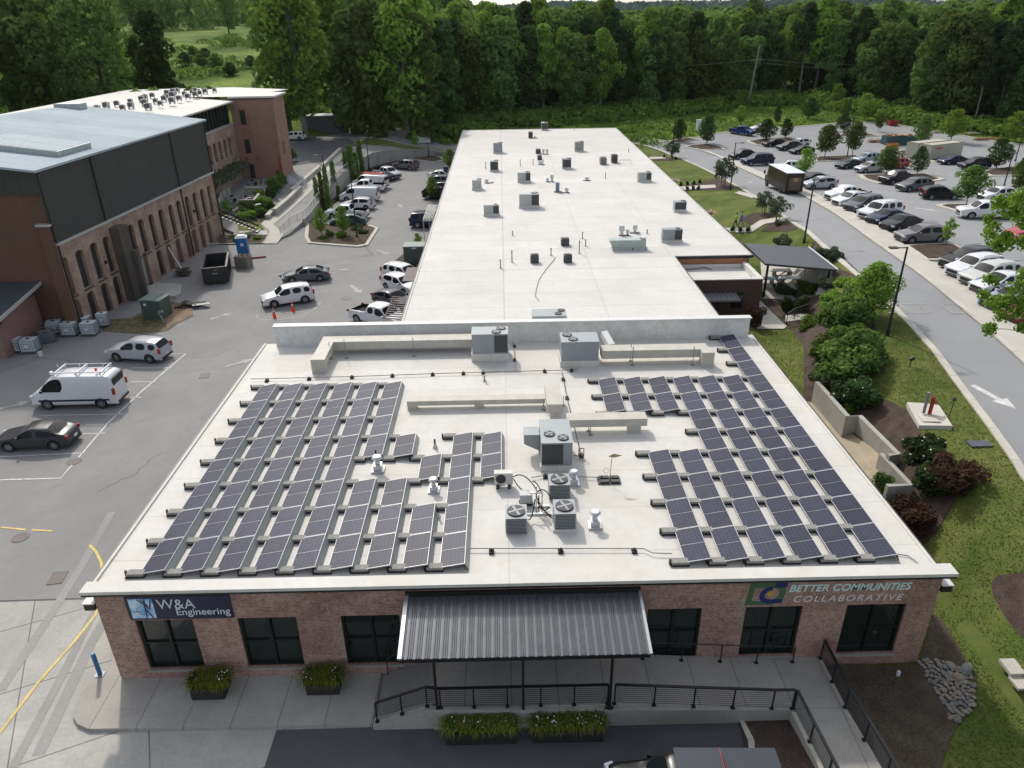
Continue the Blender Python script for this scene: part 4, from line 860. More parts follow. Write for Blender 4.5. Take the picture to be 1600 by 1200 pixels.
# conduits
def conduit(label, px, r=.022, z=.14, sup=(), m='copper_pipe', name='conduit'):
    pts = [un(a, b, RZ+z)+(z,) for a, b in px]; o = empty(name, (pts[0][0], pts[0][1], RZ), label, 'conduit'); org = Vector((pts[0][0], pts[0][1], 0))
    MB().tube([Vector(p)-org for p in pts], r, n=6).build('pipe', MAT[m], o)
    for a, b in sup:
        x, y = un(a, b, RZ+.05); MB().box((x-org.x, y-org.y, .05), (.2, .26, .1)).box((x-org.x, y-org.y, .14), (.06, .1, .1)).build('support', MAT['rubber'], o)
    return o
conduit('reddish conduit across the front roof behind the solar arrays', [(392, 592), (400, 592), (560, 588), (700, 583), (893, 578), (903, 576)], sup=((417, 595), (483, 592), (550, 589.5), (613, 587), (676, 585), (724, 583.5), (755, 583), (851, 580), (893, 579)))
conduit('grey conduit running back to the parapet in the middle of the roof', [(806, 578), (803, 545), (801, 534)], sup=((804, 563), (803.5, 541)), m='grey_metal')
conduit('thin conduit from the back line to the tall rooftop unit', [(878, 580), (886, 622), (893, 650), (903, 690), (908, 715)], sup=((880, 593), (886, 622), (908, 712)), m='dark_metal')
conduit('grey conduit along the front edge of the roof between the arrays', [(733, 857), (1005, 857), (1020, 864), (1050, 865)], sup=((768, 862), (876, 861), (991, 861)), m='grey_metal')
conduit('short cable pipe at the front right corner of the roof', [(1395, 865), (1418, 868), (1430, 876), (1437, 884), (1446, 885)], m='grey_metal', z=.06)
conduit('thin pipe from the rear condenser to the weather vane base', [(830, 746), (850, 743), (890, 744), (936, 746)], m='grey_metal', z=.12, sup=((852, 745), (940, 748)))
conduit('white cable trailing from the black condenser over the long roof', [(868, 403), (858, 415), (850, 425), (842, 437), (838, 452), (836, 462), (842, 470)], r=.03, z=.03, m='grey_metal', name='cable')
conduit('black cable loop on the small roof beside the wood fascia', [(1062, 420), (1080, 421), (1100, 418), (1112, 421)], r=.04, z=-.9, m='rubber', name='cable')
conduit('pipe loop right of the tall dark condenser', [(966, 254), (968, 250), (986, 250), (985, 255)], r=.03, z=.4, m='grey_metal')
# weather vane
x, y = RXY(953, 755); wv = empty('weather_vane', (x, y, RZ), 'brass arrow weather vane on a thin pole held by black ballast blocks', 'weather vane')
MB().b2(-.55, .5, -.12, .5, .0, .05).b2(-.45, -.04, -.08, .12, .05, .14).b2(.04, .42, -.08, .12, .05, .14).b2(-.45, -.04, .24, .44, .05, .14).b2(.04, .42, .24, .44, .05, .14).build('base', MAT['dark_metal'], wv)
flat('brass', (.30, .24, .12), .4, .5)
MB().cyl((0, .1, .05), (.04, .1, 1.35), .016, n=6).tube([(-.18+.13*math.cos(t), .1, .62+.13*math.sin(t)) for t in [k*math.pi/6 for k in range(13)]], .01, n=4).build('pole', MAT['grey_metal'], wv)
MB().add([(-.12, .09, 1.37), (.5, .09, 1.40), (.12, .09, 1.50), (.12, .09, 1.30), (-.12, .11, 1.37), (.5, .11, 1.40), (.12, .11, 1.50), (.12, .11, 1.30)], [(0, 3, 1, 2), (6, 5, 7, 4)]).build('arrow', MAT['brass'], wv)
x, y = RXY(908, 716); o = empty('gas_regulator', (x, y, RZ), 'rusty pipe frame with regulator at the right of the tall unit', 'gas regulator')
MB().tube([(-.12, 0, .1), (-.12, 0, .55), (.12, 0, .55), (.12, 0, .1), (-.4, .1, .1)], .022).cyl((0, 0, .15), (0, 0, .3), .09, n=10).build('pipework', MAT['copper_pipe'], o)
# ================================================================== MILL
mat('mill_roof', (.36, .42, .45), .85, 0, spec=.1, var=.12, scale=.25, stretch=(.25, 1, 1), var2=.06, scale2=6); stain(MAT['mill_roof'], .6, .12, (.46, .50, .52)); overlay_lines(MAT['mill_roof'], 60, 1.1, .05, .85)
m = mat('mill_cladding', (.052, .054, .052), .55, .2, var=.12, scale=.3)
n, N, L, b = nodes_of(m); tc = N.new('ShaderNodeTexCoord'); wv_ = N.new('ShaderNodeTexWave'); wv_.inputs['Scale'].default_value = 1.3; L.new(wall_uv(N, L, tc), wv_.inputs[0]); bp = N.new('ShaderNodeBump'); bp.inputs['Strength'].default_value = .8; bp.inputs['Distance'].default_value = .06; L.new(wv_.outputs[1], bp.inputs['Height']); L.new(bp.outputs[0], b.inputs['Normal'])
flat('board_dark', (.022, .022, .022), .6); mat('board_pink', (.13, .085, .075), .8, var=.25, scale=1.5); mat('pier_stone', (.085, .07, .058), .9, var=.3, scale=1.2, stretch=(1, 1, .25)); flat('stone_cap', (.42, .42, .40), .7); flat('shutter', (.26, .28, .27), .5)
flat('shed_roof', (.05, .062, .07), .6, .0)
ml = empty('brick_mill', (-36.3, 59.1, 0), 'old brick mill with dark metal upper cladding and pale blue grey metal roof', 'building', R(-3.24))
ML = 31.4; OPS = []
ups = [(.55, .62), (2.65, 1.15), (4.85, 1.1), (6.9, 1.05), (11.3, 1.0), (13.3, 1.05), (15.4, 1.0), (17.5, 1.05), (19.7, .95), (21.6, 1.0), (23.7, 1.0), (25.7, 1.0), (27.7, 1.0), (29.6, .9)]
los = [(.55, .8), (2.65, 1.15), (4.85, 1.15), (6.9, 1.15), (15.4, 1.15), (17.5, 1.15), (19.7, 1.1), (22.0, 1.15), (23.7, 1.15), (25.7, 1.15), (27.7, 1.1)]
for c, w in ups: OPS.append((c-w/2, c+w/2, 3.15, 6.45))
for c, w in los: OPS.append((c-w/2, c+w/2, .05, 2.75))
OPS.append((10.85, 13.0, .0, 3.3))
def wall_y(mb, y0, y1, x, th, z0, z1, ops):
    """wall along local y with its outer face at x"""
    ys = sorted({y0, y1}|{o[0] for o in ops}|{o[1] for o in ops})
    for a, b in zip(ys[:-1], ys[1:]):
        cut = [(o[2], o[3]) for o in ops if o[0] <= a+1e-6 and o[1] >= b-1e-6]; zz = [z0]
        for c in sorted(cut): zz += [c[0], c[1]]
        zz.append(z1)
        for q in range(0, len(zz), 2):
            if zz[q+1]-zz[q] > .01: mb.b2(x-th, x, a, b, zz[q], zz[q+1])
    for o in ops:
        if o[3] > 3 and o[1]-o[0] > 2: continue
        w = o[1]-o[0]; t = .28
        for s, y in ((1, o[0]), (-1, o[1])):
            prev = None; pts = [(y, o[3])]
            for k in range(5): pts.append((y+s*w/2*k/4, o[3]-t*(1-math.sin(math.acos(1-k/4)))))
            vs = [(x-.001, p[0], p[1]) for p in pts]+[(x-.2, p[0], p[1]) for p in pts]; nn = len(pts)
            mb.add(vs, [tuple(range(nn)) if s < 0 else tuple(reversed(range(nn)))]+[(i, (i+1) % nn, nn+(i+1) % nn, nn+i) for i in range(nn)])
mw = MB(); wall_y(mw, 0, ML, 0, .55, -.5, 7.55, OPS)
mw.b2(-29, -.551, 31, ML, -.5, 7.5)
mw.build('wall', MAT['mill_brick'], ml)
MB().b2(-29, -.1, .35, .8, -.5, 11.6).b2(-.9, -.002, -.25, .0, -.5, 9.2).build('gable_wall', MAT['mill_gable_brick'], ml)
MB().b2(-1.0, .12, -.35, .2, 9.2, 9.35).build('pilaster_cap', MAT['stone_cap'], ml)
slope = .115
mc = MB(); mc.add([(-.05, -.02, 7.75), (-.05, ML, 7.75), (-.05, ML, 13.42), (-.05, -.02, 13.42), (.05, -.02, 7.75), (.05, ML, 7.75), (.05, ML, 13.42), (.05, -.02, 13.42)], [(4, 5, 6, 7), (0, 4, 7, 3), (1, 2, 6, 5)])
def gab(y): return [(-.05, y, 11.6), (-29, y, 11.6), (-29, y, 13.42), (-15, y, 13.42+15*slope), (-.05, y, 13.42)]
mc.add(gab(.2), [(0, 1, 2, 3, 4)]); mc.add(gab(.2)[:0]+[(x, ML-.01, z) for x, y, z in gab(0)], [(4, 3, 2, 1, 0)])
mc.build('metal_cladding', MAT['mill_cladding'], ml)
MB().b2(0.001, .22, 0, ML, 7.56, 7.74).build('ledge', MAT['stone_cap'], ml)
rf = MB()
rf.add([(.35, -.45, 13.42), (.35, ML+.3, 13.42), (-15, ML+.3, 13.42+15.3*slope), (-15, -.45, 13.42+15.3*slope), (-30, ML+.3, 13.42), (-30, -.45, 13.42), (.35, -.45, 13.6), (.35, ML+.3, 13.6), (-15, ML+.3, 13.6+15.3*slope), (-15, -.45, 13.6+15.3*slope), (-30, ML+.3, 13.6), (-30, -.45, 13.6)],
       [(6, 7, 8, 9), (9, 8, 10, 11), (0, 3, 2, 1), (3, 5, 4, 2), (0, 1, 7, 6), (0, 6, 9, 3), (3, 9, 11, 5), (1, 2, 8, 7), (2, 4, 10, 8), (5, 11, 10, 4)])
rf.build('roof', MAT['mill_roof'], ml)
Ms = Matrix.Rotation(math.atan(slope), 4, 'Y')
sk = MB().box((-4.6, 7.4, 14.25), (7.4, 5.0, .75), M=Ms).build('skylight', MAT['hood_green'], ml)
g = MB().box((-4.65, 6.2, 14.63), (7.2, 2.35, .05), M=Ms).build('glazing', mat('skylight_glass', (.40, .45, .47), .8, spec=.1, var=.1), sk); g.parent = sk
g = MB().box((-4.65, 8.6, 14.63), (7.2, 2.35, .05), M=Ms).build('glazing', MAT['skylight_glass'], sk)
sk = MB().box((-14, 29.5, 15.4), (3, 1.4, .6)).build('roof_vent', MAT['hood_green'], ml)
MB().b2(.001, .9, 7.75, 9.35, -.8, 7.0).b2(.901, 1.4, 8.9, 9.35, -.8, 4.6).build('stone_pier', MAT['pier_stone'], ml)
for y in (.05, 7.5, 22.55): MB().b2(.052, .16, y, y+.14, .1 if y < 5 else 7.75, 13.4).build('downpipe', MAT['board_dark'], ml)
MB().b2(.002, .12, 22.55, 22.69, .1, 7.54).build('downpipe', MAT['board_dark'], ml); MB().b2(.002, .12, 31.2, 31.34, .1, 13.3).build('downpipe', MAT['board_dark'], ml)
for c, w in ups: MB().b2(-.32, -.28, c-w/2-.05, c+w/2+.05, 3.1, 6.5).build('window', MAT['board_dark'], ml); MB().b2(.002, .12, c-w/2-.1, c+w/2+.1, 3.0, 3.12).build('sill', MAT['pier_stone'], ml)
for c, w in los: MB().b2(-.32, -.28, c-w/2-.05, c+w/2+.05, -.2, 2.8).build('boarded_window', MAT['board_pink' if c > 16 else 'board_dark'], ml)
MB().b2(-.25, -.2, 10.8, 12.6, 0, 3.35).build('roller_door', MAT['shutter'], ml)
for y, z in ((5.9, 4.4), (24.7, 4.6)): MB().box((.1, y, z), (.2, .16, .3)).build('wall_lamp', MAT['board_dark'], ml)
d = un(205, 461); dk = P0((200, 461), (246, 446), (285, 448), (283, 462), (275, 467))
tag(MB().prism(dk, 0, .28).build('loading_dock', MAT['concrete']), kind='structure')
# lean-to shed
sh = empty('lean_to_shed', (-39.4, 54, 0), 'low brick lean to with dark metal roof against the mill gable', 'building')
MB().b2(-22, 0, -.3, 5.3, -.5, 3.4).build('wall', MAT['pink_brick'], sh)
MB().add([(-22, -1.0, 3.45), (.75, -1.0, 3.45), (.75, 5.35, 4.35), (-22, 5.35, 4.35), (-22, -1.0, 3.57), (.75, -1.0, 3.57), (.75, 5.35, 4.47), (-22, 5.35, 4.47)], [(3, 2, 1, 0), (4, 5, 6, 7), (0, 1, 5, 4), (1, 2, 6, 5), (2, 3, 7, 6), (3, 0, 4, 7)]).build('roof', MAT['shed_roof'], sh)
MB().add([(.76, -1.0, 3.35), (.88, -1.0, 3.35), (.88, 5.35, 4.25), (.76, 5.35, 4.25), (.76, -1.0, 3.60), (.88, -1.0, 3.60), (.88, 5.35, 4.50), (.76, 5.35, 4.50)], [(3, 2, 1, 0), (4, 5, 6, 7), (0, 1, 5, 4), (1, 2, 6, 5), (2, 3, 7, 6), (3, 0, 4, 7)]).build('gutter', MAT['stone_cap'], sh)
MB().b2(-21.9, .6, -.9, -.31, 3.0, 3.4).build('soffit', MAT['board_dark'], sh)
# wing with white roof
wg = empty('mill_wing', (-40.2, 91, 0), 'farther mill wing with white roof crowded by air conditioners and a dark glazed top storey', 'building')
WO = [(9.5+2.07*k-.35+.0, 9.5+2.07*k+.72, 2.6, 5.0) for k in range(8)]+[(9.5+2.07*k-.35, 9.5+2.07*k+.72, 5.95, 8.5) for k in range(8)]
WO = [(a-1.0, b-1.0, c, d_) for a, b, c, d_ in WO if b-1.0 < 26.2]
mw = MB(); wall_y(mw, 0, 26.3, 0, .5, 0, 10.0, WO); mw.build('wall', MAT['mill_brick'], wg)
for a, b, c, d_ in WO: MB().b2(-.33, -.29, a-.05, b+.05, c-.05, d_+.05).build('window', MAT['board_dark'] if a % 3 < 1.5 else mat('green_shutter', (.02, .05, .045), .5), wg)
MB().b2(-1.2, -.5, 0, 26.3, 10.01, 13.0).build('glazing', MAT['window_dark'], wg)
pm = MB()
for k in range(14): pm.b2(-.48, -.30, 8+1.35*k-.06, 8+1.35*k+.06, 10.01, 13.0)
pm.build('mullions', MAT['board_dark'], wg)
MB().b2(-.5, .02, 0, 26.3, 9.99, 10.12).build('ledge', MAT['stone_cap'], wg)
MB().add([(.5, -.2, 13.02), (.5, 26.3, 13.02), (-7, 26.3, 13.6), (-7, -.2, 13.6), (-22, 26.3, 13.6), (-22, -.2, 13.6), (.5, -.2, 13.22), (.5, 26.3, 13.22), (-7, 26.3, 13.8), (-7, -.2, 13.8), (-22, 26.3, 13.8), (-22, -.2, 13.8), (-22, 42, 13.8), (-5, 44, 13.8), (5.8, 38, 13.8), (2, 26.3, 13.8)],
         [(6, 7, 8, 9), (9, 8, 10, 11), (0, 1, 7, 6), (0, 6, 9, 3), (10, 8, 15, 14, 13, 12), (1, 0, 3, 2)]).build('roof', MAT['roof_membrane'], wg)
MB().b2(-21.8, -.6, 20, 26.2, 0, 12.95).b2(-21.8, -1.3, -.1, 19.9, 9.9, 12.95).build('inner_wall', MAT['mill_brick'], wg)
# tower
tw = empty('brick_tower', (-40.3, 117.35, 0), 'red brick tower with flat white cap and red vertical lettering at its corner', 'building')
MB().b2(.0, 6.45, 0, 6, 0, 13.55).build('wall', MAT['tower_brick'], tw)
MB().b2(-.1, 6.8, -.25, 6.6, 13.56, 13.82).build('roof', MAT['roof_membrane'], tw)
MB().b2(-.05, 6.7, -.2, -.02, 13.40, 13.55).build('fascia', MAT['board_dark'], tw)
for a, b, c, d_ in ((1.25, 2.05, 9.8, 11.9), (1.25, 2.05, 5.65, 7.7)): MB().b2(a, b, -.03, -.005, c, d_).build('window', MAT['board_dark'], tw)
MB().b2(1.15, 2.1, -.03, -.005, 1.9, 4.05).build('door', MAT['board_dark'], tw)
MB().b2(6.452, 6.47, 1.8, 3.0, 5.2, 7.0).build('window', MAT['board_pink'], tw)
for x, z in ((1.2, 4.9), (2.9, 4.9)): MB().box((x, -.1, z), (.18, .2, .22)).build('wall_lamp', MAT['board_dark'], tw)
flat('sign_red', (.45, .02, .02), .5)
for k in range(9): 
    z = 5.2-.36*k; q = MB().b2(6.0, 6.28, -.10, -.04, z, z+.06).b2(6.0 if k % 2 else 6.2, 6.08 if k % 2 else 6.28, -.10, -.04, z-.2, z).b2(6.02, 6.26, -.10, -.04, z-.26, z-.2)
    q.build('sign_letter', MAT['sign_red'], tw)
acw = empty('rooftop_unit', (0, 0, 0), '', 'air conditioner', group='air conditioners on the far mill wing roof')
MB().b2(-.5, .5, -.4, .4, .35, 1.2).b2(-.45, -.38, -.35, .35, 0, .35).b2(.38, .45, -.35, .35, 0, .35).build('cabinet', MAT['hvac_light'], acw); MB().cyl((0, 0, 1.2), (0, 0, 1.26), .33, n=12).build('fan', MAT['fan_dark'], acw); MB().b2(-.42, .42, -.42, -.402, .45, 1.1).build('grille', MAT['hvac_dark'], acw)
cache(acw); rn = random.Random(3); k = 0
words = ['nearest', 'second', 'third', 'fourth', 'fifth', 'sixth', 'seventh', 'eighth', 'ninth', 'farthest']
for row, (x, nm) in enumerate(((-50.5, 'left'), (-47.6, 'middle'), (-44.9, 'right'))):
    for j in range(10):
        y = 99+j*2.9+rn.uniform(-.5, .5); clone(acw, (x+rn.uniform(-.5, .5), y, 13.8), rn.uniform(-.2, .2), scale=rn.uniform(.55, .75), label='small rooftop unit on the far mill wing, %s line, %s one' % (nm, words[j]))
drop(acw)
# ================================================================== LEFT LOT OBJECTS
flat('pallet', (.10, .10, .10), .7); flat('tote_plastic', (.60, .63, .65), .35); flat('tote_cage', (.22, .24, .26), .5, .3); flat('tote_dark', (.12, .14, .17), .5)
def tote(label, x, y, rz, dark=False, z=0):
    o = empty('storage_tote', (x, y, z), label, 'storage tote', rz, group='caged tank totes by the mill'); w, d, h = 1.2, 1.0, .98
    MB().b2(-w/2, w/2, -d/2, d/2, .10, .15).b2(-w/2, -w/2+.12, -d/2, d/2, 0, .1).b2(w/2-.12, w/2, -d/2, d/2, 0, .1).b2(-.06, .06, -d/2, d/2, 0, .1).build('pallet', MAT['pallet'], o)
    if dark:
        MB().b2(-w/2+.04, w/2-.04, -d/2+.04, -d/2+.08, .15, .95).b2(-w/2+.04, w/2-.04, d/2-.08, d/2-.04, .15, .95).b2(-w/2+.04, -w/2+.08, -d/2+.08, d/2-.08, .15, .95).b2(w/2-.08, w/2-.04, -d/2+.08, d/2-.08, .15, .95).b2(-w/2+.08, w/2-.08, -d/2+.08, d/2-.08, .15, .8).build('bin', MAT['tote_dark'], o)
        r2 = random.Random(5); s = MB()
        for k in range(26): s.box((r2.uniform(-.45, .45), r2.uniform(-.35, .35), .86+r2.uniform(0, .12)), (r2.uniform(.08, .3), .06, .05), r2.uniform(0, 3))
        s.build('scrap', mat('scrap', (.28, .24, .18), .8, var=.5, scale=4), o)
    else:
        b_ = MB().box((0, 0, .16+h/2), (w-.08, d-.08, h)).build('tank', MAT['tote_plastic'], o)
        bv = b_.modifiers.new('b', 'BEVEL'); bv.width = .05; bv.segments = 3
        MB().cyl((0, 0, 1.14), (0, 0, 1.19), .12, n=12).build('lid', MAT['rubber'], o)
    c = MB()
    for q in (.2, .42, .64, .86, 1.12): 
        for a, b in (((-w/2, -d/2), (w/2, -d/2)), ((w/2, -d/2), (w/2, d/2)), ((w/2, d/2), (-w/2, d/2)), ((-w/2, d/2), (-w/2, -d/2))): c.cyl((a[0], a[1], q), (b[0], b[1], q), .019, n=4, cap=False)
    for k in range(7):
        x_ = -w/2+w*k/6; c.cyl((x_, -d/2, .15), (x_, -d/2, 1.12), .017, n=4, cap=False); c.cyl((x_, d/2, .15), (x_, d/2, 1.12), .017, n=4, cap=False)
        y_ = -d/2+d*k/6; c.cyl((w/2, y_, .15), (w/2, y_, 1.12), .017, n=4, cap=False); c.cyl((-w/2, y_, .15), (-w/2, y_, 1.12), .017, n=4, cap=False)
    c.build('cage', MAT['tote_cage'], o)
    if not dark: MB().b2(-.2, .15, -d/2-.02, -d/2-.012, .55, .75).build('label_plate', MAT['sign_white'], o)
    return o
for x, y, r_, dk_, lab in ((-39.6, 55.25, 5, 0, 'white caged tote at the far left, nearest the picture edge'), (-38.25, 55.1, 5, 0, 'white caged tote beside the small bucket'), (-38.05, 57.2, 32, 1, 'dark open tote full of scrap behind the white pair'), (-38.35, 59.0, 20, 0, 'tilted white tote left of the back row, against the shed'), (-36.85, 58.55, 3, 0, 'grey white tote in the middle of the back row'),
    (-36.3, 59.8, 3, 0, 'tote standing behind the middle one of the back row'), (-35.2, 58.6, 3, 0, 'white tote at the right end of the back row')): tote(lab, x, y, R(r_), dk_)
MB_ = tote('pale green tote partly hidden behind the right hand white tote', -34.9, 60.4, R(8)); MB_.scale = (.75, .75, 1.1)
x, y = un(64, 556); tag(MB().cyl((x, y, 0), (x, y, .36), .14, .17, n=14).build('bucket', MAT['tote_plastic']), 'small white bucket on the asphalt beside a caged tote', 'bucket')
x, y = un(236, 500); o = empty('utility_cabinet', (x+.3, y+.9, 0), 'big dark green utility cabinet by the mill corner pier', 'utility cabinet', R(-8))
flat('cabinet_green', (.055, .085, .07), .5)
MB().b2(-.9, .9, -.85, .85, 0, 1.75).build('body', MAT['cabinet_green'], o); MB().b2(-.95, .3, -.9, .9, 1.751, 1.86).b2(.302, .95, -.9, .9, 1.751, 1.82).build('lid', mat('cab_lid', (.17, .22, .19), .5), o); MB().b2(-.6, -.35, -.865, -.852, 1.3, 1.5).build('warning_plate', MAT['sign_white'], o)
x, y = un(257, 504); tag(MB().cyl((x, y, 0), (x-.35, y, 1.0), .07, n=8).b2(x-.3, x+.1, y-.05, y+.05, .95, 1.1).build('leaning_post', MAT['grey_metal']), 'grey post leaning beside the green utility cabinet', 'post')
mat('weeds', (.10, .12, .04), .95, var=.5, scale=2, var2=.4, scale2=12, bump=.8, col2=(.2, .15, .09))
S('weedy_dirt', P0((160, 500), (205, 497), (262, 470), (300, 478), (285, 500), (262, 517), (225, 522), (160, 518)), .03, 'weeds', 6, zero)
S('red_dirt', P0((258, 478), (300, 478), (302, 494), (262, 512), (255, 495)), .045, 'dirt', 6, zero)
# roll-off dumpster
flat('dumpster_black', (.018, .017, .018), .5)
o = empty('rolloff_dumpster', (-29.6, 73.9, 0), 'long black open roll off dumpster beside the mill wall', 'dumpster', R(16)); w, l, h = 2.3, 5.4, 1.75
MB().b2(-w/2, w/2, -l/2, -l/2+.08, .2, h).b2(-w/2, w/2, l/2-.08, l/2, .2, h).b2(-w/2, -w/2+.08, -l/2+.08, l/2-.08, .2, h).b2(w/2-.08, w/2, -l/2+.08, l/2-.08, .2, h).b2(-w/2+.08, w/2-.08, -l/2+.08, l/2-.08, .2, .3).b2(-.7, -.5, -l/2, l/2, 0, .2).b2(.5, .7, -l/2, l/2, 0, .2).build('bin', MAT['dumpster_black'], o)
r_ = MB()
for k in range(9): y = -l/2+.3+k*(l-.6)/8; r_.b2(w/2, w/2+.08, y-.04, y+.04, .2, h-.1); r_.b2(-w/2-.08, -w/2, y-.04, y+.04, .2, h-.1)
for z in (.5, 1.0, 1.4): r_.b2(-w/2, w/2, -l/2-.07, -l/2-.001, z, z+.08)
r_.build('ribs', MAT['dumpster_black'], o)
MB().b2(-w/2-.09, w/2+.09, -l/2-.06, -l/2+.1, h, h+.06).b2(-w/2-.09, -w/2+.1, -l/2+.1, l/2, h, h+.06).b2(w/2-.1, w/2+.09, -l/2+.1, l/2, h, h+.06).b2(-w/2+.1, w/2-.1, l/2-.1, l/2, h, h+.06).build('rim', mat('rust_rim', (.11, .09, .08), .6, var=.4, scale=3), o)
MB().b2(-.25, .25, -l/2-.08, -l/2-.072, 1.12, 1.24).b2(-.1, .3, -l/2-.09, -l/2-.082, 1.5, 1.58).build('plate', MAT['grey_metal'], o)
s = MB(); r2 = random.Random(9)
for k in range(40): s.box((r2.uniform(-.9, .9), r2.uniform(-2.5, -1.2), 1.05+r2.uniform(0, .3)), (r2.uniform(.1, .6), r2.uniform(.08, .3), .08), r2.uniform(0, 3))
s.build('rubble', mat('rubble', (.40, .35, .28), .9, var=.4, scale=4), o)
def pile(name, label, cat, px, py, sx, sy, h, n, m, seed, extra=None):
    x, y = un(px, py); o = empty(name, (x, y, 0), label, cat); r2 = random.Random(seed); s = MB()
    for k in range(n):
        z = r2.uniform(0, h); t = 1-z/h*.6; s.box((r2.uniform(-sx, sx)*t*.7, r2.uniform(-sy, sy)*t*.7, z+.03), (r2.uniform(.3, sx*1.3), r2.uniform(.08, .5), r2.uniform(.03, .1)), r2.uniform(-.6, .6), M=Euler((r2.uniform(-.15, .15), r2.uniform(-.15, .15), r2.uniform(-.7, .7))).to_matrix().to_4x4())
    s.build('pile', m, o); return o
o = pile('scrap_heap', 'stack of dark boards with a white pole leaning out by the mill', 'scrap heap', 288, 430, 1.0, .9, .7, 30, mat('old_boards', (.10, .085, .07), .85, var=.4, scale=3), 4)
MB().cyl((-.1, 0, .6), (-1.2, .4, 2.9), .06, n=8).build('pole', MAT['sign_white'], o)
o = pile('scrap_heap', 'low black heap of car trim panels lying on the asphalt', 'scrap heap', 302, 479, 1.5, .8, .3, 22, MAT['rubber'], 8)
MB().box((.9, -.3, .32), (1.5, .5, .05), R(15)).build('panel', MAT['shutter'], o)
x, y = un(374, 420); o = empty('debris_crate', (x, y+.6, 0), 'grey wooden crate on its side spilling scrap by the blue toilet', 'crate', R(-12)); MB().b2(-.3, 1.1, -.6, -.55, 0, 1.3).b2(-.9, -.3, -.5, .5, 0, .1).b2(1.04, 1.1, -.55, .6, 0, 1.3).b2(-.3, 1.04, .55, .6, 0, 1.3).build('crate', mat('crate', (.19, .165, .145), .8, var=.15, scale=4), o)
s = MB(); r2 = random.Random(2)
for k in range(24): s.box((r2.uniform(-.8, .9), r2.uniform(-.45, .5), r2.uniform(.2, 1.25)), (r2.uniform(.2, .5), .1, .1), M=Euler((r2.uniform(-1, 1), r2.uniform(-1, 1), r2.uniform(0, 3))).to_matrix().to_4x4())
s.build('scrap', MAT['rubble'], o)
x, y = un(397, 404); tag(MB().box((x, y, .1), (2.6, .18, .14), R(18)).box((x-.1, y+.25, .08), (2.2, .12, .1), R(14)).build('red_beam', mat('red_beam', (.16, .03, .03), .7)), 'dark red beams lying on the asphalt by the crate', 'beam')
# portable toilet
flat('toilet_blue', (.01, .11, .30), .4); x, y = un(379, 401); o = empty('portable_toilet', (x, y+.6, 0), 'blue portable toilet with white roof behind the dumpster', 'portable toilet', R(10))
MB().b2(-.58, .58, -.58, .58, .08, 2.05).b2(-.62, .62, -.62, .62, 0, .08).build('cabin', MAT['toilet_blue'], o)
MB().b2(-.62, .62, -.62, .62, 2.051, 2.12).add([(-.6, -.6, 2.12), (.6, -.6, 2.12), (.6, .6, 2.12), (-.6, .6, 2.12), (-.35, -.35, 2.32), (.35, -.35, 2.32), (.35, .35, 2.32), (-.35, .35, 2.32)], [(4, 5, 6, 7), (0, 1, 5, 4), (1, 2, 6, 5), (2, 3, 7, 6), (3, 0, 4, 7)]).build('roof', MAT['sign_white'], o)
MB().b2(-.42, .42, -.60, -.582, .15, 1.95).build('door', mat('toilet_door', (.015, .14, .36), .4), o); MB().b2(-.1, .2, -.615, -.602, 1.2, 1.5).build('notice', MAT['sign_white'], o)
flat('cone_orange', (.75, .08, .02), .5)
for px, py, lab in ((429, 496, 'orange traffic cone nearer the camera beside the white car'), (458, 486, 'orange traffic cone beside the rear wheel of the white car')):
    x, y = un(px, py); o = empty('traffic_cone', (x, y, 0), lab, 'traffic cone', group='traffic cones in the lot'); MB().cyl((0, 0, .03), (0, 0, .9), .17, .035, n=14).build('cone', MAT['cone_orange'], o); MB().b2(-.22, .22, -.22, .22, 0, .03).build('base', MAT['cone_orange'], o); MB().cyl((0, 0, .55), (0, 0, .68), .097, .075, n=14).build('band', MAT['sign_white'], o)
x, y = un(648, 413); o = empty('utility_cabinet', (x, y+.8, 0), 'dark green utility cabinet against the left side of the long building', 'utility cabinet')
MB().b2(-1.1, 1.1, -.9, .9, 0, 1.9).build('body', MAT['cabinet_green'], o); MB().b2(-1.15, 1.15, -.95, .95, 1.901, 2.0).build('lid', MAT['cab_lid'], o); MB().b2(-.2, .3, -.955, -.952, 1.75, 1.88).build('hasp', MAT['sign_white'], o)
tag(MB().b2(-11.3, -8.4, 64.2, 65.6, 0, .18).build('concrete_pad', mat('salmon', (.42, .28, .2), .85, var=.1)), kind='structure')
x, y = un(697, 275); o = empty('blue_bin', (x, y, 0), 'tall dark blue bin beside the left edge of the long roof', 'bin'); MB().b2(-.35, .35, -.35, .35, 0, 1.5).build('body', mat('bin_blue', (.02, .02, .12), .5), o); MB().b2(-.38, .38, -.38, .38, 1.501, 1.58).build('lid', MAT['bin_blue'], o)
# retaining wall of the raised drive, its fence, planters
def wallseg(name, pts, th, ztop, zbot, m, label, cat, cap=None):
    o = empty(name, (pts[0][0], pts[0][1], 0), label, cat); p0 = Vector(pts[0]); poly = [tuple(Vector(q)-p0) for q in strip(pts, th)]
    f1 = (lambda x, y: ztop(x+p0.x, y+p0.y)) if callable(ztop) else ztop
    MB().prism(poly, zbot, f1).build('wall', m, o)
    if cap:
        poly = [tuple(Vector(q)-p0) for q in strip(pts, th+.08)]; MB().prism(poly, (lambda x, y: f1(x, y)+.002) if callable(f1) else f1+.002, (lambda x, y: f1(x, y)+.09) if callable(f1) else f1+.09).build('coping', cap, o)
    return o
wallseg('retaining_wall', WALL, .25, lambda x, y: max(.3, deckz(x, y)+.22), -.1, MAT['wall_concrete'], 'curved concrete retaining wall beside the rising drive behind the parked vans', 'retaining wall', MAT['wall_concrete'])
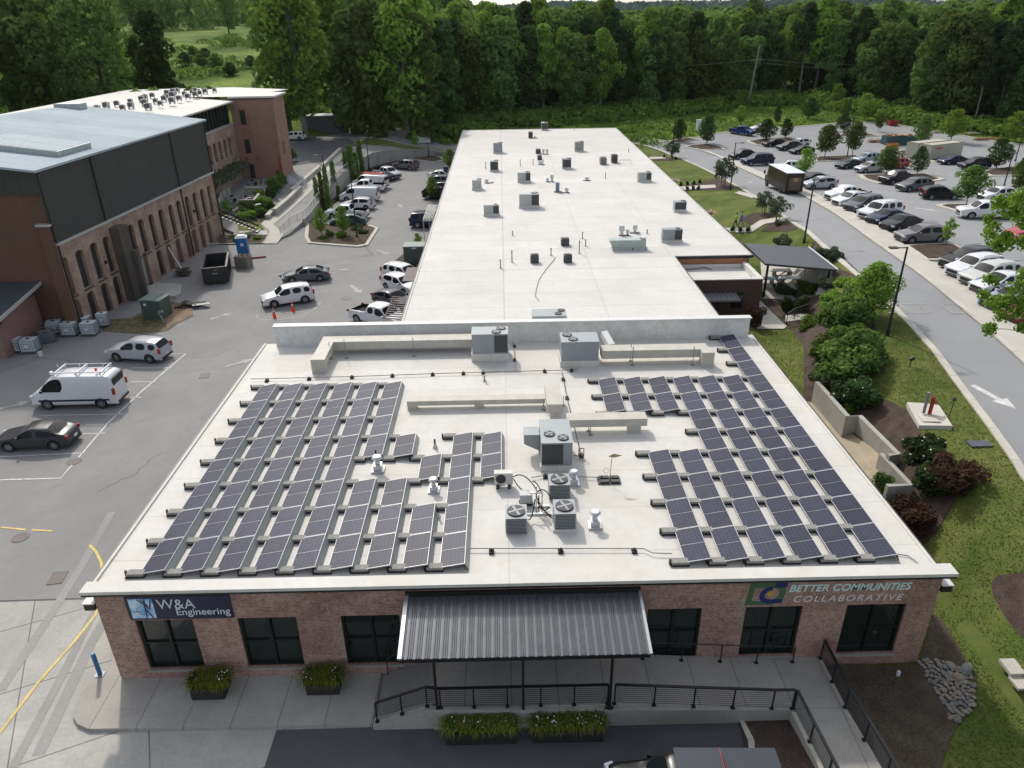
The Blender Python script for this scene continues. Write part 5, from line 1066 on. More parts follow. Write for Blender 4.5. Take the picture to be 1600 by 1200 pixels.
fo = empty('guard_fence', (WALL[0][0], WALL[0][1], 0), 'grey vertical bar fence along the top of the curved retaining wall', 'fence')
W3 = [(-27.0, 88.6), (-26.6, 92)]+WALL
fp = MB(); fr = MB(); o0 = Vector((WALL[0][0], WALL[0][1], 0))
for a, b in zip(W3[:-1], W3[1:]):
    a = Vector(a); b = Vector(b); n_ = max(1, int((b-a).length/.16))
    za, zb = [max(.3, deckz(p.x, p.y)+.3) for p in (a, b)]
    A3 = Vector((a.x, a.y, za))-o0; B3 = Vector((b.x, b.y, zb))-o0
    fr.cyl(A3+Vector((0, 0, 1.0)), B3+Vector((0, 0, 1.0)), .03, n=4); fr.cyl(A3+Vector((0, 0, .12)), B3+Vector((0, 0, .12)), .02, n=4)
    for k in range(n_): q = A3+(B3-A3)*k/n_; w_ = .035 if k % 9 == 0 else .011; fp.box(q+Vector((0, 0, .5)), (w_, w_, 1.0))
fp.build('bars', MAT['grey_metal'], fo); fr.build('rails', MAT['grey_metal'], fo)
def pseg(label, px, th=.35, h=1.0, m='wall_concrete'):
    pts = [onD(*p)[:2] for p in px]; return wallseg('planter_wall', pts, th, lambda x, y: deckz(x, y)+h, 0, MAT[m], label, 'planter wall', MAT['light_concrete'])
pseg('long grey planter wall along the upper walk, nearest the tower', [(430, 337), (452, 318), (470, 300)], .5, .8)
pseg('low white planter wall farther up the walk past the steps', [(457, 303), (478, 284), (500, 265)], .5, .6)
pseg('white topped planter wall near the back parking', [(505, 262), (522, 246), (532, 236)], .5, .5)
pseg('short slanted white block wall by the shrubs of the terrace', [(418, 343), (432, 328)], .5, .5)
pseg('terrace wall in the front of the patio', [(375, 322), (398, 322), (406, 312)], .3, .8)
pseg('terrace wall in the middle of the patio by the tables', [(384, 302), (412, 302)], .35, .8)
pseg('terrace wall at the left beside the mill', [(344, 325), (348, 310), (360, 303)], .3, .8)
pseg('short planter wall below the trees on the terrace', [(366, 337), (378, 330)], .3, .6)
# stair down at the mill end
o = empty('metal_stair', (-33.6, 91, 0), 'dark metal stair beside the end of the mill', 'stair')
s = MB()
for k in range(10): s.b2(-.6+.42*k, -.3+.42*k, -1.2, .2, 2.3-.2*k, 2.36-.2*k)
s.build('treads', MAT['grey_metal'], o); MB().box((1.2, .25, 1.9), (4.6, .06, .2), M=Matrix.Rotation(R(25), 4, 'Y')).box((1.2, -1.25, 1.9), (4.6, .06, .2), M=Matrix.Rotation(R(25), 4, 'Y')).build('stringer', MAT['black_metal'], o)
s = MB()
for y in (.25, -1.25): s.box((1.2, y, 2.8), (4.6, .05, .05), M=Matrix.Rotation(R(25), 4, 'Y'))
for k in range(6):
    for y in (.25, -1.25): s.b2(-.6+.75*k, -.56+.75*k, y-.02, y+.02, 2.55-.35*k, 3.55-.35*k)
s.build('handrail', MAT['black_metal'], o)
# patio furniture
for px, py, lab in ((388, 318, 'round patio table with chairs in the front bay of the terrace'), (398, 292, 'dark patio table and chairs against the tower side'), (366, 318, 'small patio table with chairs left on the terrace'), (403, 328, 'white patio table standing among the shrubs')):
    x, y, z = onD(px, py); o = empty('patio_table', (x, y, z), lab, 'patio table'); MB().cyl((0, 0, .7), (0, 0, .75), .5, n=16).cyl((0, 0, 0), (0, 0, .7), .04, n=6).build('table', MAT['sign_white' if 'white' in lab else 'grey_metal'], o)
    for k in range(4):
        a = k*math.pi/2+.5; MB().box((math.cos(a)*.85, math.sin(a)*.85, .45), (.42, .42, .05), a).box((math.cos(a)*1.06, math.sin(a)*1.06, .7), (.05, .42, .5), a).cyl((math.cos(a)*.85, math.sin(a)*.85, 0), (math.cos(a)*.85, math.sin(a)*.85, .43), .03, n=5).build('seat', MAT['board_dark'], o)
pg = empty('vine_pergola', (onD(352, 300)[0], onD(352, 300)[1], 2), 'vine covered wire pergola along the foot of the mill wing', 'pergola')
s = MB()
for k in range(8): s.b2(-1.5, 1.8, -6+1.8*k, -5.9+1.8*k, 2.3, 2.4); s.b2(1.7, 1.8, -6+1.8*k, -5.9+1.8*k, 0, 2.3)
s.b2(-1.5, -1.4, -6, 6.7, 2.41, 2.5); s.b2(1.6, 1.7, -6, 6.7, 2.41, 2.5); s.build('frame', MAT['grey_metal'], pg)
# white stair railing by the tower
x, y, z = onD(458, 290); o = empty('white_railing', (x, y, z), 'white bar railings of the steps between tower and walk', 'railing', R(-62)); s = MB()
for j in (0, 1.4):
    for k in range(16): s.b2(-2+.3*k, -1.96+.3*k, j-.02, j+.02, 0, 1.1)
    s.b2(-2, 2.6, j-.03, j+.03, 1.1, 1.16)
s.build('bars', MAT['sign_white'], o)
# glass shelter at the back, box sign
x, y, z = onD(530, 209); o = empty('bus_shelter', (x, y+1.5, z), 'grey glazed shelter with dark sides at the back of the lot under the trees', 'shelter'); MB().b2(-7.5, 5.5, -2, 2.5, 3.4, 3.7).build('roof', mat('shelter_grey', (.13, .14, .15), .5), o)
MB().b2(-7.3, 2.2, -1.6, -1.5, .1, 3.4).build('glass_wall', mat('shelter_glass', (.10, .115, .14), .15), o); MB().b2(2.4, 5.3, -1.6, 2.2, 0, 3.38).build('end_wall', MAT['tower_brick'], o)
x, y = un(661, 226, 1.0); o = empty('notice_board', (x, y, .4), 'white notice board on two posts at the top of the lot', 'notice board'); MB().b2(-1.5, 1.5, -.05, .05, 1.0, 2.2).build('board', MAT['tote_plastic'], o); MB().b2(-1.4, -1.3, -.04, .04, 0, 1).b2(1.3, 1.4, -.04, .04, 0, 1).build('post', MAT['grey_metal'], o)
# planters in front
flat('planter_black', (.02, .018, .016), .7)
FLOWER = []
for x0, x1, y0, y1, z, h, lab in ((-12.35, -11.1, 20.25, 21.1, .152, .55, 'black box planter with yellow green grass under the left window'), (-7.95, -6.7, 20.35, 21.15, .152, .5, 'black box planter with grasses and white flowers left of the steps'), (-2.40, .12, 18.12, 18.76, .014, .55, 'long black planter below the porch, left one'), (.75, 3.28, 18.12, 18.76, .014, .55, 'long black planter below the porch, right one')):
    o = empty('planter_box', ((x0+x1)/2, (y0+y1)/2, z), lab, 'planter'); a, b = (x1-x0)/2, (y1-y0)/2
    MB().b2(-a, a, -b, -b+.05, .02, h).b2(-a, a, b-.05, b, .02, h).b2(-a, -a+.05, -b+.05, b-.05, .02, h).b2(a-.05, a, -b+.05, b-.05, .02, h).build('box', MAT['planter_black'], o)
    MB().b2(-a+.05, a-.05, -b+.05, b-.05, .1, h-.06).build('soil', MAT['mulch'], o); FLOWER.append((o, a, b, h))
# ================================================================== VEHICLES
def paint(name, col, rough=.28, metal=.0):
    m = flat(name, col, rough, metal, spec=.5 if max(col) > .2 else .22, coat=.35 if max(col) > .2 else .15); return m
PAINT = {k: paint('car_'+k, c) for k, c in dict(white=(.66, .67, .69), silver=(.38, .40, .43), pearl=(.55, .57, .60), black=(.012, .012, .014), charcoal=(.045, .048, .052), grey=(.10, .108, .118), darkgrey=(.06, .064, .07), navy=(.012, .018, .05), blue=(.02, .04, .16), red=(.35, .012, .012), darkred=(.18, .015, .02), green=(.012, .035, .03), teal=(.06, .10, .10), bluesilver=(.28, .33, .40), cream=(.52, .53, .50), brown=(.022, .015, .011), taupe=(.17, .16, .165)).items()}
flat('carglass', (.010, .013, .015), .1, spec=.18)
flat('tyre', (.012, .012, .012), .8); flat('rim', (.38, .39, .40), .35, .7); flat('rim_dark', (.05, .05, .055), .45, .4); flat('lamp_red', (.35, .01, .012), .25); flat('lamp_clear', (.62, .65, .68), .15); flat('trim_black', (.015, .015, .016), .55); flat('plate_white', (.6, .6, .62), .5); flat('under', (.008, .008, .008), .9)
TY = dict(
 sedan=dict(L=4.7, W=1.80, zb=.20, wb=2.72, wr=.33, crease=.0, st=[(2.33, .60, .62, .80, 0), (2.20, .72, .76, .90, 0), (1.45, .83, .89, .98, 0), (.98, .90, .95, 1, 0), (.20, .92, 1.38, 1, 1), (.05, .92, 1.42, 1, 2), (-.30, .93, 1.44, 1, 3), (-.40, .93, 1.44, 1, 4), (-1.10, .94, 1.38, 1, 3), (-1.78, .98, 1.05, 1, 5), (-2.22, .95, .99, .92, 0), (-2.34, .72, .78, .84, 0)]),
 suv=dict(L=4.75, W=1.88, zb=.26, wb=2.80, wr=.37, st=[(2.34, .72, .75, .82, 0), (2.22, .88, .93, .92, 0), (1.45, .99, 1.05, .98, 0), (1.05, 1.05, 1.10, 1, 0), (.42, 1.06, 1.60, 1, 1), (.20, 1.06, 1.68, 1, 2), (-.25, 1.07, 1.72, 1, 3), (-.36, 1.07, 1.72, 1, 4), (-1.25, 1.08, 1.71, 1, 3), (-1.40, 1.08, 1.70, 1, 4), (-2.02, 1.10, 1.62, .98, 3), (-2.28, 1.08, 1.16, .95, 5), (-2.37, .75, .80, .90, 0)]),
 cuv=dict(L=4.6, W=1.86, zb=.24, wb=2.68, wr=.35, st=[(2.28, .66, .70, .82, 0), (2.14, .82, .87, .92, 0), (1.40, .93, .99, .98, 0), (1.00, .99, 1.04, 1, 0), (.30, 1.0, 1.52, 1, 1), (.08, 1.0, 1.59, 1, 2), (-.32, 1.02, 1.62, 1, 3), (-.42, 1.02, 1.62, 1, 4), (-1.20, 1.05, 1.59, 1, 3), (-1.75, 1.10, 1.50, .98, 3), (-2.18, 1.08, 1.14, .95, 5), (-2.30, .75, .80, .88, 0)]),
 bigsuv=dict(L=5.3, W=2.02, zb=.30, wb=3.10, wr=.40, st=[(2.62, .82, .86, .86, 0), (2.50, 1.04, 1.09, .94, 0), (1.55, 1.12, 1.17, .99, 0), (1.25, 1.15, 1.20, 1, 0), (.65, 1.16, 1.80, 1, 1), (.45, 1.16, 1.88, 1, 2), (-.05, 1.17, 1.92, 1, 3), (-.17, 1.17, 1.92, 1, 4), (-1.15, 1.18, 1.91, 1, 3), (-1.32, 1.18, 1.91, 1, 4), (-2.30, 1.18, 1.86, .98, 3), (-2.58, 1.16, 1.26, .96, 5), (-2.65, .85, .9, .92, 0)]),
 minivan=dict(L=5.1, W=1.98, zb=.24, wb=3.03, wr=.35, st=[(2.52, .66, .70, .82, 0), (2.36, .84, .90, .92, 0), (1.72, .96, 1.03, .98, 0), (1.42, 1.0, 1.08, 1, 0), (.55, 1.02, 1.62, 1, 1), (.25, 1.02, 1.70, 1, 2), (-.15, 1.03, 1.73, 1, 3), (-.26, 1.03, 1.73, 1, 4), (-1.25, 1.04, 1.72, 1, 3), (-1.38, 1.04, 1.72, 1, 4), (-2.15, 1.05, 1.64, .98, 3), (-2.48, 1.04, 1.12, .95, 5), (-2.55, .75, .8, .9, 0)]),
 pickup=dict(L=5.75, W=1.98, zb=.34, wb=3.60, wr=.40, st=[(2.85, .82, .86, .86, 0), (2.72, 1.04, 1.10, .95, 0), (1.85, 1.12, 1.17, .99, 0), (1.50, 1.15, 1.20, 1, 0), (.88, 1.16, 1.76, 1, 1), (.68, 1.16, 1.84, 1, 2), (.22, 1.17, 1.88, 1, 3), (.12, 1.17, 1.88, 1, 4), (-.60, 1.18, 1.84, 1, 3), (-.86, 1.18, 1.28, 1, 5), (-.90, 1.18, 1.20, 1, 0), (-2.78, 1.18, 1.20, 1, 0), (-2.87, .80, .84, .97, 0)]),
 van=dict(L=5.7, W=1.99, zb=.30, wb=3.50, wr=.38, st=[(2.84, .70, .74, .84, 0), (2.68, 1.02, 1.08, .92, 0), (2.10, 1.16, 1.24, .98, 0), (1.92, 1.22, 1.32, 1, 0), (1.25, 1.26, 1.98, 1, 1), (.98, 1.26, 2.06, 1, 2), (.42, 1.27, 2.08, 1, 3), (.30, 1.27, 2.08, 1, 4), (-1.2, 1.27, 2.08, 1, 4), (-2.5, 1.27, 2.05, 1, 4), (-2.76, 1.2, 1.9, .98, 4), (-2.85, .8, 1.0, .95, 0)]),
 sprinter=dict(L=5.9, W=1.99, zb=.30, wb=3.66, wr=.37, st=[(2.95, .74, .78, .82, 0), (2.78, 1.06, 1.12, .90, 0), (2.25, 1.24, 1.34, .97, 0), (2.10, 1.30, 1.42, 1, 0), (1.45, 1.36, 2.15, 1, 1), (1.05, 1.36, 2.34, 1, 2), (.45, 1.37, 2.40, 1, 3), (.33, 1.37, 2.40, 1, 4), (-1.2, 1.37, 2.40, 1, 4), (-2.5, 1.37, 2.38, 1, 4), (-2.84, 1.3, 2.28, .98, 4), (-2.95, .7, .9, .95, 0)]))
KEYS = {'glassfront': 1, 'side': 3, 'pillar': 4, 'rear': 5}
def carbody(kind):
    T = TY[kind]; st = T['st']; W_ = T['W']/2; zb = T['zb']; rings = []
    for x, zbelt, zr, wf, fl in st:
        w = W_*wf; gh = zr-zbelt > .2; wr = w*(.80 if gh else .93); wb_ = w*(.965 if gh else .97)
        if kind in ('van', 'sprinter') and gh: wr = w*.86
        z1 = zb+.10; zm = zb+(zbelt-zb)*.62
        rings.append([(x, 0, zb), (x, w*.90, zb), (x, w, z1), (x, w*1.0, zm), (x, wb_, zbelt), (x, wr+(.0 if gh else 0), zr-(.09 if gh else .012)), (x, wr*.90, zr-.015 if gh else zr), (x, wr*.45, zr+.012), (x, 0, zr+.02)])
    V = []; K = len(rings[0]); cols = 2*K-2
    for r in rings:
        full = r+[(p[0], -p[1], p[2]) for p in r[-2:0:-1]]; V += full
    Fs, mi = [], []
    for i in range(len(rings)-1):
        fa, fb_ = st[i][4], st[i+1][4]
        for j in range(cols):
            k = j if j < K-1 else cols-1-j     # band index
            a, b = i*cols+j, i*cols+(j+1) % cols; Fs.append((a, b, b+cols, a+cols)); mt = 0
            if fb_ == 1 and k in (6, 7): mt = 1
            if fb_ == 5 and k in (6, 7) : mt = 1
            if k == 4:
                if fb_ in (1, 2, 3): mt = 1
                if kind in ('van', 'sprinter') and fb_ == 3: mt = 1
                if kind in ('sedan', 'pickup') and fb_ == 5 and kind == 'sedan': mt = 1
            if k in (0,): mt = 2
            mi.append(mt)
    n = len(rings)-1
    Fs.append(tuple(range(cols))); mi.append(0); Fs.append(tuple(reversed([n*cols+j for j in range(cols)]))); mi.append(0)
    me = bpy.data.meshes.new('body'); me.from_pydata(V, [], Fs); me.update()
    for nm in ('car_white', 'carglass', 'under'): me.materials.append(MAT[nm])
    me.polygons.foreach_set('material_index', mi)
    bm = bmesh.new(); bm.from_mesh(me); bmesh.ops.recalc_face_normals(bm, faces=bm.faces[:])
    cr = bm.edges.layers.float.new('crease_edge')
    for e in bm.edges:
        f = e.link_faces
        if len(f) == 2 and f[0].material_index != f[1].material_index: e[cr] = .55
        c = [v for v in e.verts]
        if all(abs(v.co.z-zb) < .12 for v in c): e[cr] = .5
    bm.to_mesh(me); bm.free()
    o = bpy.data.objects.new('body', me); COL.objects.link(o)
    s = o.modifiers.new('s', 'SUBSURF'); s.levels = 2; s.render_levels = 2
    # wheel arches and pickup bed are cut from the body
    cut = MB(); wx = T['wb']/2; off = (st[0][0]+st[-1][0])/2; fx = wx+.0; 
    for x in (wx-.03, -wx-.03):
        for sy in (-1, 1): cut.cyl((x, sy*(W_-.26), T['wr']+.01), (x, sy*(W_+.2), T['wr']+.01), T['wr']+.07, n=20)
    if kind == 'pickup': cut.b2(-2.74, -.98, -W_+.12, W_-.12, .80, 1.6)
    c = cut.build('cut', MAT['under']); c.data.materials.clear(); c.data.materials.append(MAT['under'])
    bo = o.modifiers.new('b', 'BOOLEAN'); bo.object = c; bo.operation = 'DIFFERENCE'; bo.solver = 'EXACT'; bo.material_mode = 'TRANSFER'
    dg = bpy.context.evaluated_depsgraph_get(); me2 = bpy.data.meshes.new_from_object(o.evaluated_get(dg)); 
    bpy.data.objects.remove(o); bpy.data.objects.remove(c)
    bm = bmesh.new(); bm.from_mesh(me2); gi = [i for i, m_ in enumerate(me2.materials) if m_ and m_.name == 'carglass'][0]
    bg_ = bm.copy(); bmesh.ops.delete(bg_, geom=[f for f in bg_.faces if f.material_index != gi], context='FACES'); bmesh.ops.delete(bm, geom=[f for f in bm.faces if f.material_index == gi], context='FACES')
    for f in bm.faces: f.smooth = True
    for f in bg_.faces: f.smooth = True; f.material_index = 0
    mb_ = bpy.data.meshes.new('car_body'); bm.to_mesh(mb_); mg = bpy.data.meshes.new('car_glass'); bg_.to_mesh(mg); bm.free(); bg_.free()
    for m_ in me2.materials: mb_.materials.append(m_)
    mg.materials.append(MAT['carglass']); 
    try: mb_.set_sharp_from_angle(angle=R(38))
    except Exception: pass
    return mb_, mg
def mkcar(kind):
    T = TY[kind]; W_ = T['W']/2; L_2 = T['L']/2; zb = T['zb']; st = T['st']
    root = empty('parked_car', (0, 0, -50), '', 'car'); mb_, mg = carbody(kind)
    for nm, me in (('body', mb_), ('windows', mg)):
        o = bpy.data.objects.new(nm, me); COL.objects.link(o); o.parent = root
    if kind in ('pickup',): MB().b2(-2.73, -.99, -W_+.13, W_-.13, .802, .83).build('bed_liner', MAT['under'], root)
    r = T['wr']
    tw_ = MB().cyl((0, -.11, 0), (0, .11, 0), r, n=22); 
    wh0 = None
    for x in (T['wb']/2-.03, -T['wb']/2-.03):
        for sy in (-1, 1):
            w = (MB().cyl((0, -.11, 0), (0, .11, 0), r, n=22)).build('wheel', MAT['tyre'], root); w.location = (x, sy*(W_-.13), r)
            rm = MB().cyl((0, sy*.112, 0), (0, sy*.118, 0), r*.64, n=18, mi=1)
            for k in range(6): a = k*math.pi/3; rm.box((math.cos(a)*r*.36, sy*.124, math.sin(a)*r*.36), (r*.56, .014, r*.17), M=Matrix.Rotation(-a, 4, 'Y'), mi=0)
            rm.cyl((0, sy*.118, 0), (0, sy*.136, 0), r*.14, n=8, mi=0)
            q = MB(); nn = 18
            for k in range(nn):
                a, b = 2*math.pi*k/nn, 2*math.pi*(k+1)/nn; yy_ = sy*.124
                q.add([(math.cos(t)*rr, yy_, math.sin(t)*rr) for t, rr in ((a, r*.58), (b, r*.58), (b, r*.66), (a, r*.66))], [(0, 1, 2, 3), (3, 2, 1, 0)])
            rm.v += q.v; base = len(rm.v)-len(q.v); rm.f += [tuple(base+i for i in f) for f in q.f]; rm.m += [0]*len(q.f)
            rm.build('rim', [MAT['rim'], MAT['rim_dark']], w)
    xf = st[1][0]; zf = st[1][1]; wf_ = W_*st[1][3]; xr = st[-2][0]; zr_ = st[-2][1] if st[-2][2]-st[-2][1] < .3 else st[-2][1]
    for sy in (-1, 1):
        MB().box((xf-.06, sy*(wf_-.14), zf-.10), (.30, .32, .15), sy*-.35).build('headlight', MAT['lamp_clear'], root)
        hh = .42 if kind in ('suv', 'cuv', 'bigsuv', 'minivan', 'van', 'sprinter') else .18
        MB().box((xr-.03 if kind != 'pickup' else -2.80, sy*(W_*st[-2][3]-.06), zr_-.05-(.05 if hh < .3 else -.02)), (.16, .16, hh)).build('taillight', MAT['lamp_red'], root)
        xm = [s[0] for s in st if s[4] == 1][0]+.42; zm = [s[1] for s in st if s[4] == 1][0]
        MB().box((xm, sy*(W_+.10), zm+.07), (.16, .22, .15), sy*.2).build('mirror', MAT['car_white' if kind != 'sprinter' else 'trim_black'], root)
    MB().box((st[0][0]-.02, 0, (st[0][1]+zb)/2+.10), (.10, W_*1.05, .24)).box((st[0][0]-.01, 0, zb+.09), (.10, W_*1.2, .10)).build('grille', MAT['trim_black'], root)
    MB().box((st[-1][0]-.005, 0, zb+.12), (.10, W_*1.45, .14)).build('rear_bumper', MAT['trim_black'], root)
    MB().box((st[-1][0]-.03, 0, (st[-1][1]+zb)/2+.12), (.06, .34, .13)).build('number_plate', MAT['plate_white'], root)
    if kind in ('suv', 'bigsuv', 'cuv', 'minivan'):
        x0 = [s[0] for s in st if s[4] == 2][0]; zt = max(s[2] for s in st)
        for sy in (-1, 1): MB().tube([(x0-.15, sy*W_*.70, zt-.02), (x0-.25, sy*W_*.70, zt+.05), (-1.75, sy*W_*.69, zt+.02), (-1.85, sy*W_*.69, zt-.05)], .018).build('roof_rail', MAT['trim_black'], root)
    if kind == 'sprinter':
        z = 2.46; s = MB()
        for x in (.9, -.6, -2.2): s.box((x, 0, z+.12), (.09, 1.75, .09)); s.box((x, -.75, z+.03), (.06, .06, .18)); s.box((x, .75, z+.03), (.06, .06, .18)); s.box((x+.25, -.35, z+.24), (.04, .04, .2))
        s.box((-.75, .72, z+.2), (3.7, .06, .06)).box((-.75, -.72, z+.19), (3.2, .03, .03)).cyl((1.15, .5, z+.0), (1.15, .5, z+.2), .12, n=10)
        s.build('roof_rack', MAT['sign_white'], root); MB().cyl((-1.75, .3, z+.1), (-1.75, .3, z+.32), .08, n=10).build('beacon', MAT['cone_orange'], root)
        MB().b2(-2.5, 2.3, -W_-.012, -W_+.05, .62, .76).b2(-2.5, 2.3, W_-.05, W_+.012, .62, .76).build('side_stripe', MAT['navy_strip'] if 'navy_strip' in MAT else flat('navy_strip', (.01, .02, .05), .4), root)
        MB().box((-2.87, 0, 1.75), (.06, 1.45, .75), M=Matrix.Rotation(R(-6), 4, 'Y')).build('rear_glass', MAT['carglass'], root)
        for sy in (-1, 1): MB().box((1.15, sy*(W_*.955), 1.62), (1.05, .04, .55), M=Matrix.Rotation(sy*R(10), 4, 'X')).build('side_glass', MAT['carglass'], root)
    if kind == 'van':
        MB().box((-2.83, 0, 1.55), (.06, 1.4, .5)).build('rear_glass', MAT['carglass'], root)
    cache(root); return root
PROTO = {k: mkcar(k) for k in TY}
CARS = []
def car(kind, fpx, rpx, col, label, left=True, f=on, shift=0.0, name='parked_car', cat=None, group=None, glassrim=False):
    """fpx, rpx: where the near front and near rear wheels touch the ground in the photograph"""
    T = TY[kind]; a = f(*fpx); b = f(*rpx); a = Vector((a[0], a[1])); b = Vector((b[0], b[1])); d = (a-b).normalized()
    mid = (a+b)/2; nn = Vector((-d.y, d.x)); 
    if nn.dot(mid) < 0: nn = -nn
    c = mid+nn*(T['W']/2-.1); z = terr(c.x, c.y) if f is on else (deckz(c.x, c.y) if f is onD else 0.0)
    zo = {on: .075, onD: .04}.get(f, .012)
    sw = {'car_white': PAINT[col]}
    if glassrim: sw['rim'] = MAT['rim_dark']
    o = clone(PROTO[kind], (c.x, c.y, z+zo), math.atan2(d.y, d.x), label=label, swap=sw, group=group or 'parked vehicles')
    za = f(a.x, a.y)[2] if False else 0
    if f is on:
        e = 1.4; zf = terr(c.x+d.x*e, c.y+d.y*e); zr_ = terr(c.x-d.x*e, c.y-d.y*e); o.rotation_euler = (0, -math.atan2(zf-zr_, 2*e), math.atan2(d.y, d.x))
    o.name = {'pickup': 'pickup_truck', 'van': 'cargo_van', 'sprinter': 'cargo_van', 'minivan': 'minivan'}.get(kind, 'parked_car'); o['category'] = {'pickup': 'pickup truck', 'van': 'van', 'sprinter': 'van', 'minivan': 'minivan'}.get(kind, 'car')
    CARS.append(o); return o
U = lambda x, y: (un(x, y)[0], un(x, y)[1], 0)
car('suv', (181, 565), (239, 568), 'silver', 'silver crossover with sunroof parked alone below the caged totes', f=U)
car('sprinter', (75, 640), (163, 638), 'white', 'white cargo van with ladder rack and dark blue side stripe', f=U)
car('sedan', (16, 706), (87, 703), 'charcoal', 'dark grey sedan at the left edge with red taillights', f=U)
car('suv', (432, 481), (474, 474.5), 'white', 'white boxy car beside the two traffic cones', f=U)
car('sedan', (456, 443), (501, 440), 'grey', 'grey sedan behind the white car near the cones', f=U)
car('suv', (643, 447), (603, 437.5), 'white', 'white car with black roof rack nosed in by the green cabinet', f=U)
car('cuv', (634, 463), (603, 452.6), 'white', 'white crossover with sunroof between grey sedan and roof rack car', f=U)
car('sedan', (622, 486), (591, 476), 'darkgrey', 'dark grey sedan nosed under the slatted sunshade', f=U)
car('pickup', (606, 517), (562, 506), 'white', 'white pickup with sunroof and black bed liner by the parapet', f=U)
car('suv', (620, 264.6), (640, 266.3), 'taupe', 'grey brown car parked alone at the top of the row', f=U)
car('pickup', (610, 281), (588, 277), 'pearl', 'white pickup facing right near the top of the row', f=U)
car('sedan', (584, 281.5), (601, 284), 'navy', 'dark blue car in front of the white pickup facing right', f=U)
v = car('van', (557, 294), (594, 296), 'white', 'white van with red ladders on its roof', f=U)
MB().b2(-2.2, 1.2, -.75, -.55, 2.2, 2.28).b2(-2.2, 1.2, .1, .3, 2.2, 2.28).b2(-2.2, 1.2, -.1, 0, 2.2, 2.27).build('ladder', MAT['sign_red'], v)
car('pickup', (555, 301), (588, 301), 'white', 'white pickup squeezed between the two white vans', f=U)
v = car('van', (544.6, 316), (576, 316), 'white', 'white van with pale lettering on its side and dark rear glass', f=U)
MB().b2(-1.7, .1, -1.02, -1.0, 1.5, 1.62).b2(-1.5, -.1, -1.02, -1.0, 1.3, 1.38).build('side_lettering', flat('pale_blue', (.42, .48, .6), .5), v)
car('cuv', (543, 328), (572, 328.7), 'pearl', 'white crossover next below the plain white van', f=U)
car('pickup', (519, 343), (561.5, 343.4), 'white', 'white pickup with bed cap partly behind a young tree', f=U)
car('sedan', (529, 354), (557, 353.5), 'teal', 'grey green hatchback hidden behind the young trees of the island', f=U)
car('sedan', (699, 281), (682, 281), 'white', 'white sedan at the left edge of the long roof, farthest', f=U)
car('cuv', (702, 292), (684, 291), 'teal', 'grey green car half hidden by the long roof', f=U)
car('cuv', (706, 303), (688, 302), 'charcoal', 'dark car mostly behind the tree by the long roof', f=U)
car('suv', (696, 313), (671, 312), 'black', 'black car below the tree at the roof edge', f=U)
car('bigsuv', (690, 357), (655, 357), 'navy', 'dark blue black car beside the white slat pergola', f=U)
car('suv', (449, 220), (466, 220), 'white', 'white off road car with black top on the back parking', f=onD)
